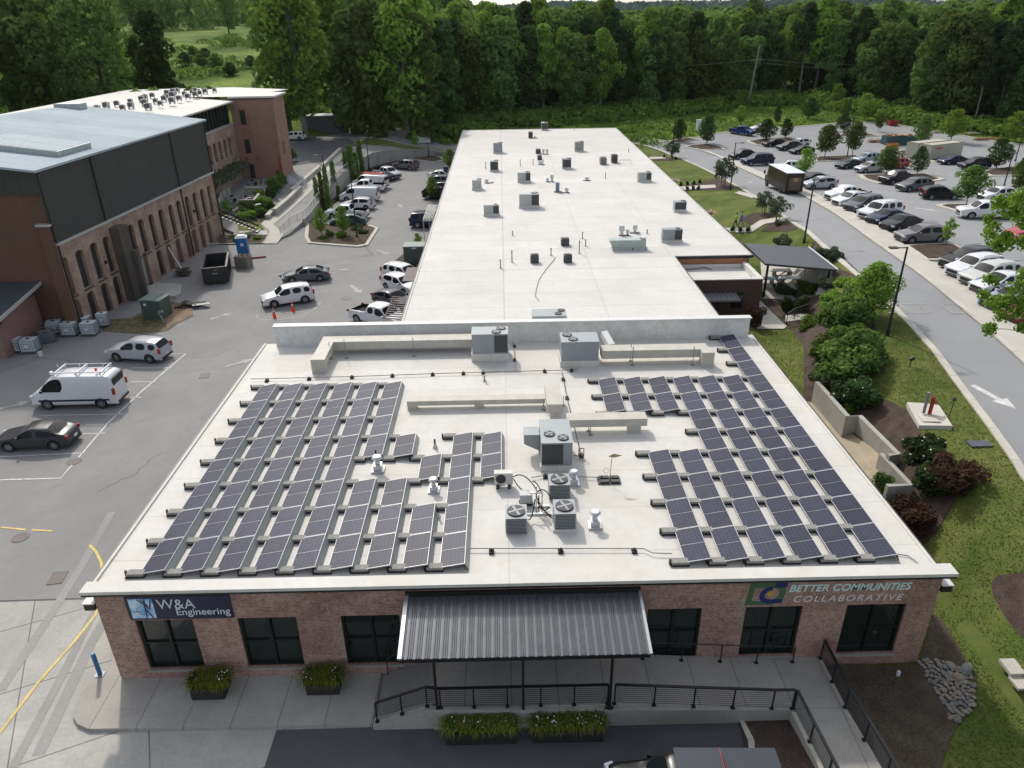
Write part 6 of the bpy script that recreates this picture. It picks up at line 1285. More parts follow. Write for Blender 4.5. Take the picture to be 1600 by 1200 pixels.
# right car park
for a in (('cuv', (1151, 250), (1172.5, 248.5), 'black', 'black crossover nearest the round tree by the upper road'), ('bigsuv', (1173, 260), (1199, 259), 'navy', 'very dark large car just below the black crossover'), ('suv', (1220, 269), (1243, 270), 'white', 'white car behind the brown delivery truck'),
    ('cuv', (1270, 297), (1297, 296), 'silver', 'silver crossover right of the brown delivery truck'), ('sedan', (1262, 288), (1286, 287), 'black', 'black car seen behind the silver crossover'), ('pickup', (1309, 317), (1348, 314), 'white', 'white pickup with black bed in the near row'),
    ('cuv', (1315, 325), (1354, 321), 'white', 'white crossover between white pickup and grey minivan'), ('minivan', (1337.5, 334), (1377, 328), 'grey', 'dark silver minivan in the near row'), ('bigsuv', (1359, 348), (1407, 341), 'white', 'large white car with three side windows in the near row'),
    ('sedan', (1373, 353.5), (1412, 348), 'navy', 'dark sedan tucked beside the large white car'), ('sedan', (1397, 363.5), (1435, 357.5), 'black', 'glossy black sedan second from the planted island'), ('cuv', (1425.6, 382), (1463, 381), 'taupe', 'grey brown crossover next to the mulch island with a sapling'),
    ('suv', (1495, 427.5), (1548, 420.5), 'black', 'black car below the mulch island, first of the lower row'), ('suv', (1505, 439.5), (1560, 432), 'white', 'white boxy car second in the lower row'), ('suv', (1528, 453.5), (1584, 445), 'cream', 'cream white car with roof rails third in the lower row'),
    ('sedan', (1547, 464), (1600, 457), 'white', 'white sedan fourth in the lower row behind leaves'), ('sedan', (1563, 489), (1622, 483), 'bluesilver', 'light blue silver sedan behind the overhanging leaves'), ('sedan', (1602, 510), (1660, 503), 'darkred', 'dark red car cut by the right edge in the lower row'),
    ('sedan', (1592, 378), (1640, 374), 'red', 'red car cut by the right edge in the upper aisle'), ('pickup', (1522, 343.5), (1566, 344), 'white', 'white pickup with black grille beside the central island'), ('cuv', (1541, 317), (1585, 314), 'white', 'white crossover behind the white pickup with black grille'),
    ('cuv', (1487, 313), (1458, 313), 'black', 'black hatchback facing right in the middle aisle'), ('suv', (1417.7, 301), (1448.5, 299), 'grey', 'blue grey car with dark roof in the middle row'), ('pickup', (1388.5, 290), (1430, 287), 'black', 'black pickup beside a leafy island tree'),
    ('cuv', (1350, 271.5), (1375, 270), 'silver', 'silver crossover beside the red car'), ('suv', (1390, 266), (1412, 264.5), 'red', 'bright red car behind the island tree'), ('sedan', (1318, 265.5), (1343.5, 263), 'green', 'very dark green sedan at the head of the middle row'), ('suv', (1345, 257), (1370, 255), 'bluesilver', 'blue grey car behind the dark green sedan'),
    ('sedan', (1199.5, 230.5), (1225, 229), 'black', 'black sedan at the far left row beside the mulch bed'), ('cuv', (1223.5, 236.5), (1247, 235), 'charcoal', 'dark grey crossover between the two black cars'), ('sedan', (1244, 242.5), (1268, 241), 'black', 'black car nearest the camera in the far row'), ('cuv', (1240, 232), (1262, 230), 'pearl', 'pale roofed car behind the far row of black cars'),
    ('pickup', (1165, 213), (1145, 210), 'blue', 'blue pickup at the far kerb'), ('suv', (1182, 207), (1200, 206), 'white', 'white car behind the round tree at the far kerb'), ('sedan', (1480.7, 258.5), (1504, 257.5), 'navy', 'dark blue sedan before the beige containers'), ('suv', (1508, 266), (1544, 265), 'black', 'black car right of the beige containers'), ('sedan', (1598, 289), (1630, 288), 'white', 'white car at the right edge beyond the light poles')):
    car(*a)
# brown delivery truck
a = Vector(on(1194, 293)[:2]); b_ = Vector(on(1226, 305.5)[:2]); d = (a-b_).normalized(); nn = Vector((-d.y, d.x)); nn = nn if nn.x > 0 else -nn
c = (a+b_)/2+nn*1.15+d*.2; tz = terr(c.x, c.y)+.07; L0 = (a-b_).length
o = empty('delivery_truck', (c.x, c.y, tz), 'brown box delivery truck with white roof driving up the road', 'truck', math.atan2(d.y, d.x)); LT = min(7.6, max(6.4, L0+.8))
MB().b2(-LT/2, LT/2-1.1, -1.15, 1.15, .55, 2.95).add([(LT/2-1.1, -1.15, .55), (LT/2-.1, -1.05, .55), (LT/2-.1, 1.05, .55), (LT/2-1.1, 1.15, .55), (LT/2-1.1, -1.15, 2.95), (LT/2-.75, -1.05, 2.85), (LT/2-.75, 1.05, 2.85), (LT/2-1.1, 1.15, 2.95)], [(0, 1, 5, 4), (1, 2, 6, 5), (2, 3, 7, 6), (4, 5, 6, 7)]).b2(LT/2-.1, LT/2+.35, -1.0, 1.0, .5, 1.4).build('body', PAINT['brown'], o)
MB().b2(-LT/2-.04, LT/2-.9, -1.19, 1.19, 2.951, 3.03).build('roof', MAT['sign_white'], o)
MB().b2(LT/2-.55, LT/2-.5, -.95, .95, 1.5, 2.6).build('windscreen', MAT['carglass'], o); MB().b2(LT/2-1.9, LT/2-1.15, -1.17, -1.152, .7, 2.5).build('door_opening', MAT['under'], o)
MB().b2(-LT/2+.3, LT/2-2.0, -1.165, -1.152, 1.45, 1.55).b2(-LT/2-.02, -LT/2-.001, -.8, .8, .8, 2.4).build('trim', mat('brown_trim', (.09, .065, .045), .5), o)
MB().b2(-LT/2-.035, -LT/2-.021, -.3, .2, 1.9, 2.35).build('emblem', mat('emblem_gold', (.35, .24, .08), .5), o); MB().b2(LT/2-2.5, LT/2-2.1, -1.168, -1.153, 2.0, 2.5).build('emblem', MAT['emblem_gold'], o)
for x in (LT/2-1.0, -LT/2+1.7):
    for sy in (-1, 1): w = MB().cyl((x, sy*1.0, .42), (x, sy*1.2, .42), .42, n=18).build('wheel', MAT['tyre'], o)
for sy in (-1, 1): MB().b2(LT/2-.3, LT/2-.2, sy*1.35-.1, sy*1.35+.1, 1.6, 2.1).build('mirror', MAT['trim_black'], o)
# vehicle at the bottom edge, seen from above
fx_, fy_ = un(1000, 1190, 1.0)
o = clone(PROTO['pickup'], (5.9, 15.55, .015), math.pi-R(1.5), label='dark pickup with blue grey bed cover parked below the ramp at the bottom edge', swap={'car_white': PAINT['black']}, group=None)
o.name = 'pickup_truck'; o['category'] = 'pickup truck'
mat('cap_blue', (.034, .041, .054), .5, .0, var=.08, scale=3, stretch=(1, 6, 1))
MB().b2(-2.80, -.92, -.95, .95, 1.19, 1.72).b2(-.90, .62, -.80, .80, 1.84, 1.93).build('bed_cover', MAT['cap_blue'], o); MB().b2(-.905, -.885, -.8, .8, 1.932, 1.942).build('red_strap', MAT['sign_red'], o); 
for p in PROTO.values(): drop(p)
# ================================================================== RIGHT SIDE GROUND
def SP(name, px, off, m, skirt=0.0, step=3.0): return S(name, PT(*px), off, m, step, None, skirt)
RL = [(1640, 800), (1600, 747), (1545, 665), (1496, 600), (1460, 550), (1425, 512), (1390, 475), (1340, 432), (1300, 398), (1281, 381), (1259, 361), (1240, 350), (1200, 322), (1159.5, 296), (1135.5, 283), (1095, 262.5), (1065, 249), (1032, 236), (1012, 229), (990, 224.5), (960, 222)]
RR = [(1640, 607), (1600, 568), (1545, 517.5), (1475, 460), (1417, 415), (1350, 367.5), (1305, 335), (1257, 307), (1184.5, 276.5), (1153, 261.5), (1120, 244.5), (1085, 232), (1068, 230), (1044, 222), (1027, 219), (1005, 215.6), (979, 214.6), (955, 214.4)]
SW = [(1640, 537), (1597, 506), (1545, 463), (1480, 420), (1446, 409), (1412, 385), (1400, 373), (1345, 341), (1310, 323), (1290, 311), (1262, 299), (1230, 288), (1172, 263), (1150, 253), (1110, 238), (1095, 235)]
FK = [(1044, 222), (1092, 215), (1120, 209), (1141, 206.7), (1177, 203.7), (1243, 198.5), (1300, 194), (1340, 191), (1387, 193.5), (1402, 196), (1423, 199), (1450, 205.5), (1498, 211.5), (1530, 217.5), (1560, 222), (1600, 226.5), (1660, 236)]
rl = PT(*RL); rr = PT(*RR); swp = PT(*SW); fk = PT(*FK)
S('access_road', rl+rr[::-1], .07, 'road_asphalt', 3)
S('side_walkway', [rr[i] for i in range(12)]+swp[::-1], .20, 'light_concrete', 3, None, .16)
lot = [(75, 40)]+swp+[rr[12]]+fk+[(150, 120), (150, 40)]
S('car_park', [p for i, p in enumerate(lot)], .065, 'road_asphalt', 6)
for nm, pth, w in (('road_kerb', rl, .42), ('far_kerb', [rr[i] for i in (13, 14, 15, 16, 17)], .4), ('far_kerb', fk, .4), ('walk_kerb', rr[:12], .35)): S(nm, strip(pth, w), .225 if nm == 'walk_kerb' else .17, 'kerb', 3, None, .1)
lawn = [(12.9, 6), (12.9, 16), (12.5, 19), (12.5, 21.36), (16.45, 21.36), (16.45, YB+.1), (15.2, YB+.1), (15.2, 57.9), (21.6, 57.9), (21.6, 63), (22.1, 63), (22.1, 149), (24, 151)]+[(max(23, x-.15), y) for x, y in rl[::-1][1:]]+[(32, 6)]
S('lawn', lawn, .05, 'lawn', .75)
for px in ([(1218, 503), (1240, 520), (1254, 540), (1255, 632), (1272, 634), (1290, 620), (1325, 655), (1345, 655), (1400, 712), (1424, 760), (1424, 775), (1386, 773), (1384, 790), (1433, 862), (1462, 835), (1500, 770), (1465, 715), (1440, 680), (1414, 641), (1361, 615), (1350, 562), (1368, 508), (1342, 498), (1280, 480), (1240, 470)],
           [(1188, 470), (1215, 498), (1242, 503), (1300, 500), (1345, 495), (1380, 470), (1345, 430), (1310, 395), (1272, 378), (1300, 430), (1230, 470)],
           [(1188, 363), (1203, 349), (1237, 350), (1246, 358), (1230, 364), (1209, 362)], [(1095, 286), (1122, 279.5), (1148, 291.5), (1140, 298), (1090, 298), (1065, 300), (1062, 292)], [(1017, 248), (1035, 243), (1057, 251), (1023, 252.5)],
           [(1547, 915), (1552, 906), (1565, 901), (1582, 899), (1600, 897), (1640, 900), (1640, 1030), (1615, 1012), (1596, 998), (1578, 978), (1562, 955), (1551, 934)], [(1152, 1118), (1238, 1108), (1314, 1205), (1172, 1205)], [(1155, 343), (1178, 333), (1215, 335), (1200, 345), (1170, 352)]): SP('mulch_bed', px, .10, 'mulch', 0, 1.5)
S('mulch_bed', [(12.42, 21.35)]+PT((1436, 1042), (1446, 1000), (1460, 962), (1474, 975), (1487, 996), (1501, 1020), (1512, 1044), (1522, 1070), (1525, 1096), (1514, 1117), (1496, 1135), (1482, 1162), (1468, 1205))+[(14.5, 12), (13.05, 12), (12.86, 15), (12.42, 18.97)], .10, 'leafy_mulch', 1.5)
SP('edge_kerb', [(1150, 1118), (1156, 1118), (1178, 1160), (1180, 1205), (1172, 1205), (1168, 1160)], .13, 'kerb', .1, 1.5)
for px in ([(1188, 472), (1218, 502), (1229, 512), (1225, 516), (1183, 516), (1183, 480)], [(1227, 495), (1263, 492), (1263, 500), (1227, 505)], [(1192, 468), (1188, 405), (1225, 400), (1300, 420), (1300, 452), (1245, 470)], [(1335, 475), (1385, 472.5), (1387.5, 484), (1340, 486.5)], [(1132, 357.5), (1170, 357), (1188, 345.5), (1227, 341.5), (1227, 347), (1196, 351), (1175, 364), (1142, 364.5)], [(1062, 293), (1117, 290), (1119, 294.5), (1069.5, 298)], [(1014, 246.3), (1041, 246), (1040, 248.5), (1016, 249.8)], [(1148, 303), (1155, 300), (1182, 307), (1175, 311)]): SP('garden_path', px, .14, 'light_concrete', .05, 1.5)
S('tan_walk', [(16.5, 46), (19.1, 42), (19.75, 41.2), (19.7, 37.1), (20.2, 36.9), (20.6, 34), (19.8, 31.7), (16.5, 30)], .12, mat('tan_concrete', (.36, .30, .21), .85, var=.1, scale=1) and 'tan_concrete', 1.5, None, .05)
ISL = [[(1412.5, 385.5), (1446, 409), (1475, 409), (1513, 396.5), (1492, 384), (1480, 382)], [(1460, 322.5), (1470, 320.6), (1505, 320.6), (1585, 319), (1640, 326), (1640, 338), (1585, 336), (1502, 339.5), (1490, 331)], [(1340, 275), (1350, 274), (1450, 272.5), (1477, 281), (1465, 284), (1372, 288), (1347.5, 281)],
       [(1249, 275.5), (1262, 275), (1273, 281), (1258, 289), (1249, 287)], [(1165, 221.7), (1195, 217), (1235.5, 215.7), (1250.5, 221.7), (1195, 227), (1180, 227.7)], [(1068, 230.5), (1080, 227.7), (1104, 225.5), (1128, 230.7), (1134, 234.5), (1095, 235.5)], [(1044, 221.5), (1074, 215.5), (1092, 219), (1072, 222.5), (1053, 224)],
       [(1271.5, 249.5), (1275, 246), (1303, 245), (1342, 243.5), (1345, 246), (1313.5, 252.5), (1273, 254)], [(1306, 213.5), (1315, 209.5), (1360, 210), (1376, 213), (1330, 216)], [(1399, 238.5), (1409.5, 236), (1435, 236), (1432, 246), (1411, 241.5)], [(1528, 270), (1576, 261), (1640, 262), (1640, 275), (1544.5, 276.5)], [(1500, 250), (1506, 247), (1470, 247), (1448, 251), (1460, 254)]]
for px in ISL:
    P = PT(*px); S('island_kerb', P, .19, 'kerb', 3, None, .12); c = np.mean(P, axis=0)
    S('island_bed', [(c[0]+(x-c[0])*.86, c[1]+(y-c[1])*.86) for x, y in P], .225, 'mulch', 3)
def LT(px, w=.1, m='paint_faded'): S('parking_line', strip(PT(*px), w), .09, m, 3)
for a, b in (((1388, 490), (1448, 490)), ((1404, 477), (1420, 489)), ((1433, 477), (1452, 490)), ((1402, 477), (1446, 477)), ((1474, 477), (1498, 477)), ((1470, 478), (1490, 491)), ((1485, 491), (1510, 491)), ((1572, 408), (1640, 407)), ((1575, 418), (1640, 417)), ((1575, 409), (1590, 418)), ((1264, 300), (1300, 298)), ((1275, 307), (1310, 304)), ((1240, 345), (1262, 336)), ((1262, 345), (1290, 342))): LT([a, b], .16)
arrow(1551, 621, R(195), 1.2, on, 'paint_white'); arrow(1446, 328, R(215), 1.0, on, 'paint_white'); arrow(1480, 246, R(100), 1.0, on); arrow(1171, 286, R(150), 1.0, on); arrow(1068, 236, R(150), .9, on); arrow(1410, 204, R(100), 1.0, on)
# concrete pad with hydrant, retaining wall
P = PT((1415, 636), (1465, 641), (1486, 673.5), (1434, 672.5)); S('hydrant_pad', P, .32, 'light_concrete', 3, None, .5); P = PT((1431, 655), (1452, 657), (1468, 668), (1440, 667)); S('pad_hatch', P, .36, 'kerb', 3, None, .04)
x, y, z = on(1450, 655); flat('hydrant_red', (.33, .02, .02), .45); o = empty('fire_standpipe', (x, y, z+.3), 'red fire department standpipe on the square concrete pad', 'standpipe')
MB().cyl((0, 0, 0), (0, 0, 1.0), .10, n=12).cyl((0, 0, 1.0), (0, 0, 1.1), .13, .05, n=12).cyl((-.1, -.1, .8), (.2, -.1, .8), .07, n=10).build('pipe', MAT['hydrant_red'], o); MB().cyl((-.22, .18, 0), (-.22, .18, 1.25), .08, n=12).build('grey_post', MAT['grey_metal'], o)
x, y, z = on(1480, 660); tag(MB().cyl((x, y, z), (x+.05, y, z+1.4), .03, n=6).b2(x-.06, x+.14, y-.02, y+.02, z+1.3, z+1.5).build('marker_post', MAT['cabinet_green']), 'thin green marker post beside the concrete pad', 'post')
x, y, z = on(1421, 574); o = empty('garden_spotlight', (x, y, z+.05), 'small dark spotlight on a stake in the right lawn', 'spotlight'); MB().cyl((0, 0, 0), (0, 0, .45), .03, n=6).build('stake', MAT['black_metal'], o); MB().cyl((-.1, 0, .45), (.14, 0, .62), .13, n=10).build('head', MAT['black_metal'], o)
x, y, z = on(1530, 696); tag(MB().box((x, y, z+.1), (1.1, .55, .06)).build('meter_cover', mat('cover_grey', (.07, .08, .10), .6)), 'dark grey rectangular meter cover in the lawn near the kerb', 'meter cover')
x, y, z = on(1588, 1046); tag(MB().box((x, y, z+.12), (1.0, .75, .14)).build('concrete_cover', MAT['light_concrete']), 'pale concrete cover in the lawn at the right edge, upper one', 'cover'); x, y, z = on(1600, 1070); tag(MB().box((x, y, z+.1), (.9, .6, .1)).build('concrete_cover', MAT['kerb']), 'beige concrete cover in the lawn at the right edge, lower one', 'cover')
x, y = un(1404, 1052, .4); tag(MB().cyl((x, y, .3), (x, y, .5), .07, n=10).build('cleanout_pipe', MAT['sign_white']), 'small white cleanout pipe end in the dark mulch bed', 'pipe')
z1 = 2.75; pts = [un(a, b, z1) for a, b in ((1277, 596), (1325, 650), (1344, 649), (1404, 709), (1388, 710))]
wallseg('retaining_wall', pts, .28, z1, -.2, MAT['wall_concrete'], 'long grey concrete retaining wall stepping down beside the tan walk', 'retaining wall')
z2 = 2.45; pts = [un(a, b, z2) for a, b in ((1377, 708), (1424, 757), (1386, 758))]
wallseg('retaining_wall', pts, .26, lambda x, y: z2, -.2, MAT['wall_concrete'], 'last angled section of the grey retaining wall next to the burgundy shrubs', 'retaining wall')
a = un(1338, 692, 1.5); b = un(1366, 730, 1.5); wallseg('concrete_bench', [a, b], .45, 1.45, 1.0, MAT['light_concrete'], 'low concrete bench inside the bay of the retaining wall', 'bench')
# ================================================================== PAVILION
z = 4.25; q = [un(a, b, z) for a, b in ((1162, 380.6), (1195.6, 412.5), (1308, 422), (1263, 387))]; c = np.mean(q, axis=0)
o = empty('garden_pavilion', (c[0], c[1], 0), 'open garden pavilion with dark flat shed roof over tables beside the long building', 'pavilion')
q = [(x-c[0], y-c[1]) for x, y in q]; mat('pav_roof', (.055, .062, .072), .6, var=.1, scale=1.5); overlay_lines(MAT['pav_roof'], 30, .45, .03, .6)
MB().prism(q, 4.12, 4.30).build('roof', MAT['pav_roof'], o)
for x, y in q:
    x *= .86; y *= .86; MB().b2(x-.08, x+.08, y-.08, y+.08, 0, 4.1).build('post', MAT['black_metal'], o)
MB().prism(strip([(q[2][0]*1.01, q[2][1]*1.01), (q[3][0]*1.01, q[3][1]*1.01)], .1), 4.20, 4.36).build('gutter', MAT['sign_white'], o)
for px, py, col, lab in ((1196, 449, 'teal_table', 'turquoise picnic table at the corner of the brick extension'), (1220, 436, 'pav_roof', 'dark green picnic table under the pavilion'), (1233, 448, 'tote_plastic', 'pale blue picnic table in front under the pavilion')):
    if col == 'teal_table': flat(col, (.10, .28, .36), .5)
    x, y, z = on(px, py); o = empty('picnic_table', (x, y, z+.14), lab, 'picnic table'); MB().b2(-.8, .8, -.4, .4, .72, .77).build('table_top', MAT[col], o)
    for s in (-1, 1): MB().b2(-.8, .8, s*.7-.12, s*.7+.12, .42, .46).build('bench_seat', MAT[col], o); MB().b2(s*.6-.04, s*.6+.04, -.7, .7, 0, .42).b2(s*.6-.04, s*.6+.04, -.1, .1, .42, .72).build('leg', MAT['black_metal'], o)
for px, py, cc, lab in ((1232, 428, (.02, .12, .07), 'green folded parasol under the pavilion roof'), (1256, 436, (.75, .25, .03), 'small orange parasol under the pavilion roof')):
    x, y, z = on(px, py); o = empty('parasol', (x, y, z+.1), lab, 'parasol'); MB().cyl((0, 0, 0), (0, 0, 2.1), .03, n=6).build('pole', MAT['grey_metal'], o); MB().cyl((0, 0, 1.2), (0, 0, 2.05), .38, .05, n=8).build('canopy', flat('par_'+lab[:5].strip(), cc, .7), o)
o = railing([tuple(Vector(on(a, b))+Vector((0, 0, .12))) for a, b in ((1228, 508), (1240, 500), (1262, 493))], 'dark metal stair railing among the shrubs right of the brick extension', rails=5, h=.9)
# ================================================================== POLES, WIRES
def lamp(bpx, tpx, label, arm=(1,), f=on, head=.5, r=.09):
    x, y, z = f(*bpx); zt = topz(x, y, *tpx); h = zt-z
    o = empty('lamp_post', (x, y, z), label, 'lamp post', group='black lamp posts')
    MB().cyl((0, 0, 0), (0, 0, .5), r*1.5, n=10).cyl((0, 0, .5), (0, 0, h), r, r*.65, n=10).build('pole', MAT['black_metal'], o)
    for s in arm: MB().b2(min(0, s*.75), max(0, s*.75), -.03, .03, h-.08, h-.02).box((s*(.75+head/2-.1), 0, h-.03), (head, .32, .10)).build('lamp_head', MAT['dark_metal'], o)
for a in (((1386, 525), (1420, 386), 'black lamp post in the lawn beside the road, nearest the camera', (-1,)), ((1256, 380), (1273, 280), 'black lamp post by the pavilion roof', (1,)), ((1141, 298), (1151, 223), 'black lamp post with angled head beside the crepe myrtle', (1,)), ((1050, 247), (1055, 185), 'black lamp post behind the far crepe myrtle', (1,)),
          ((1323, 247), (1336, 183), 'twin black lamp post in the island of leafy trees, right one', (-1,)), ((1319, 209), (1331, 150), 'tall black lamp post in the far island', (1,)), ((1566, 300), (1585, 236), 'black lamp post at the right edge beside the trees', (-1,)), ((1586, 253), (1602, 195), 'black lamp post behind the one at the right edge', (-1,))): lamp(*a[:3], arm=a[3])
for a in (((558, 372), (546, 268), 'black lamp post in the planted island at the drive mouth', (-1,)), ((577, 265), (573, 215), 'black twin arm lamp post by the curved retaining wall', (-1, 1)), ((514, 327), (505, 242), 'black lamp post among the slim columnar trees', (-1,)), ((670, 247), (669, 226), 'short dark post on the far planted island', ())): lamp(*a[:3], arm=a[3], f=U)
x, y, z = on(1174, 164); zt = topz(x, y, 1184, 70); o = empty('utility_pole', (x, y, z), 'grey utility pole standing before the forest edge with wires', 'utility pole'); h = zt-z
mat('pole_wood', (.22, .21, .20), .9, var=.15, scale=2, stretch=(1, 1, .1)); MB().cyl((-.9, 0, 0), (.3, 0, h), .28, .17, n=10).build('pole', MAT['pole_wood'], o); MB().b2(-1.0, 1.7, -.08, .08, h-3.6, h-3.4).b2(.2, .35, -.6, .6, h-3.2, h-3.1).build('crossarm', MAT['pole_wood'], o)
wr = MB()
def wire(mb, a, b, sag, r=.05):
    a = Vector(a); b = Vector(b); mb.tube([a+(b-a)*t+Vector((0, 0, -sag*4*t*(1-t))) for t in [k/14 for k in range(15)]], r, n=4)
wire(wr, (-.9, 0, h-3.4), (-88, -12, h-2.2), 2.2); wire(wr, (1.6, 0, h-3.4), (60, 4, h-4), 1.5); wire(wr, (-.9, 0, h-3.9), (60, 6, h-5), 1.8, .04); wr.build('wires', MAT['pole_wood'], o)
x, y = -112, 205; z = terr(x, y); o = empty('lattice_mast', (x, y, z), 'thin grey lattice transmission mast rising behind the left forest', 'mast'); s = MB(); hh = topz(x, y, 130, -40)-z
for sx, sy in ((-1, -1), (1, -1), (1, 1), (-1, 1)): s.cyl((sx*1.2, sy*1.2, 0), (sx*.5, sy*.5, hh), .12, n=4)
n_ = 14
for k in range(n_):
    za, zb = hh*k/n_, hh*(k+1)/n_; wa = 1.2-.7*k/n_; wb = 1.2-.7*(k+1)/n_
    s.cyl((-wa, -wa, za), (wb, -wb, zb), .06, n=4).cyl((wa, -wa, za), (-wb, -wb, zb), .06, n=4)
s.cyl((-3.2, 0, hh*.80), (3.2, 0, hh*.78), .12, n=4); s.build('lattice', MAT['grey_metal'], o)
# ================================================================== CONTAINERS, DUMPSTERS
mat('container_beige', (.42, .41, .34), .6, var=.08, scale=1.5); mat('dumpster_teal', (.025, .075, .085), .5, var=.1)
def container(label, a, b, dy=0, cat='shipping container'):
    A_ = Vector(on(*a)); B_ = Vector(on(*b)); d = (B_-A_); L_c = Vector((d.x, d.y)).length; rz = math.atan2(d.y, d.x); nn = Vector((-math.sin(rz), math.cos(rz), 0))
    c = (A_+B_)/2+nn*(1.22+dy); o = empty('shipping_container', (c.x, c.y, min(A_.z, B_.z)+.1), label, cat, rz)
    m = MB().b2(-L_c/2, L_c/2, -1.2, 1.2, .05, 2.5).build('shell', MAT['container_beige'], o)
    s = MB()
    for k in range(20): xx_ = -L_c/2+.2+k*(L_c-.4)/19; s.b2(xx_-.05, xx_+.05, -1.23, -1.202, .2, 2.35)
    s.build('ribs', MAT['container_beige'], o); MB().b2(-L_c/2, L_c/2, -1.235, -1.15, 2.501, 2.58).b2(-L_c/2, -L_c/2+.1, -1.15, 1.2, 2.501, 2.58).build('frame', mat('rusty_edge', (.2, .13, .09), .8, var=.4), o); return o, L_c
o, l = container('beige shipping container with red letters on its side', (1451, 251), (1501, 246.5))
text('red_letters', 'GOFOR', .62, (-l/2+1.0, -1.24, 1.75), RX, MAT['sign_red'], parent=o, width=1.9)
container('beige shipping container standing just behind the lettered one', (1451, 251), (1501, 246.5), 2.6)
def skip(label, a, b, h, w, m, load=None, name='open_dumpster'):
    A_ = Vector(on(*a)); B_ = Vector(on(*b)); d = B_-A_; l = Vector((d.x, d.y)).length; rz = math.atan2(d.y, d.x); nn = Vector((-math.sin(rz), math.cos(rz), 0)); c = (A_+B_)/2+nn*w/2
    o = empty(name, (c.x, c.y, A_.z+.1), label, 'dumpster', rz); MB().b2(-l/2, l/2, -w/2, -w/2+.08, 0, h).b2(-l/2, l/2, w/2-.08, w/2, 0, h).b2(-l/2, -l/2+.08, -w/2+.08, w/2-.08, 0, h).b2(l/2-.08, l/2, -w/2+.08, w/2-.08, 0, h).b2(-l/2+.08, l/2-.08, -w/2+.08, w/2-.08, 0, h*.6).build('bin', m, o)
    s = MB()
    for k in range(8): x = -l/2+.3+k*(l-.6)/7; s.b2(x-.05, x+.05, -w/2-.06, -w/2-.001, .1, h-.1)
    s.build('ribs', m, o)
    if load:
        r2 = random.Random(1); s = MB()
        for k in range(34): s.box((r2.uniform(-l*.42, l*.42), r2.uniform(-w*.35, w*.35), h+r2.uniform(-.2, .3)), (r2.uniform(.5, 1.6), r2.uniform(.2, .7), .1), M=Euler((r2.uniform(-.3, .3), r2.uniform(-.3, .3), r2.uniform(0, 3))).to_matrix().to_4x4())
        s.build('load', load, o)
    return o
skip('dark teal open dumpster piled with timber at the back of the car park', (1384, 228), (1438, 227), 1.6, 2.3, MAT['dumpster_teal'], mat('timber', (.42, .24, .13), .8, var=.5, scale=1.5))
skip('small orange tipping skip in front of the teal dumpster', (1390, 233), (1404, 232), .8, 1.2, mat('skip_orange', (.42, .17, .04), .6), None)
skip('dark red open bin at the far kerb', (1390, 197.5), (1402, 197.5), 1.1, 1.8, mat('skip_red', (.25, .02, .025), .6), None)
for px, py, sx, lab in ((1370, 223, 1.4, 'stack of pale planks left of the teal dumpster'), (1460, 208, 1.8, 'heap of grey rubble behind the islands at the back kerb'), (1545, 219, 2.6, 'row of orange brown timbers along the back kerb'), (1524, 211, 1.6, 'pale flat stone slab in the grass at the back')):
    x, y, z = on(px, py); o = empty('material_pile', (x, y, z+.05), lab, 'material pile'); r2 = random.Random(px); s = MB()
    for k in range(16): s.box((r2.uniform(-sx, sx), r2.uniform(-.5, .5), r2.uniform(.1, .5)), (r2.uniform(.6, 1.8), .3, .12), r2.uniform(-.3, .3))
    s.build('pile', MAT['rubble'] if 'rubble' in lab or 'stone' in lab else MAT['timber'], o)
x, y, z = on(1175, 202.5) ; x, y, z = on(1094, 205); o = empty('utility_cabinet', (x, y, z), 'white utility cabinet in the grass behind the round tree', 'utility cabinet'); MB().b2(-.9, .9, -.6, .6, 0, 2.3).build('body', MAT['tote_plastic'], o); MB().b2(-.95, .95, -.65, .65, 2.301, 2.4).build('lid', MAT['hvac_light'], o)
x, y, z = on(738, 196); tag(MB().box((x, y, z+.3), (7, 5, .6)).build('blue_tarp', flat('tarp', (.02, .16, .45), .5)), 'blue tarpaulin just showing beyond the far left roof corner', 'tarpaulin')
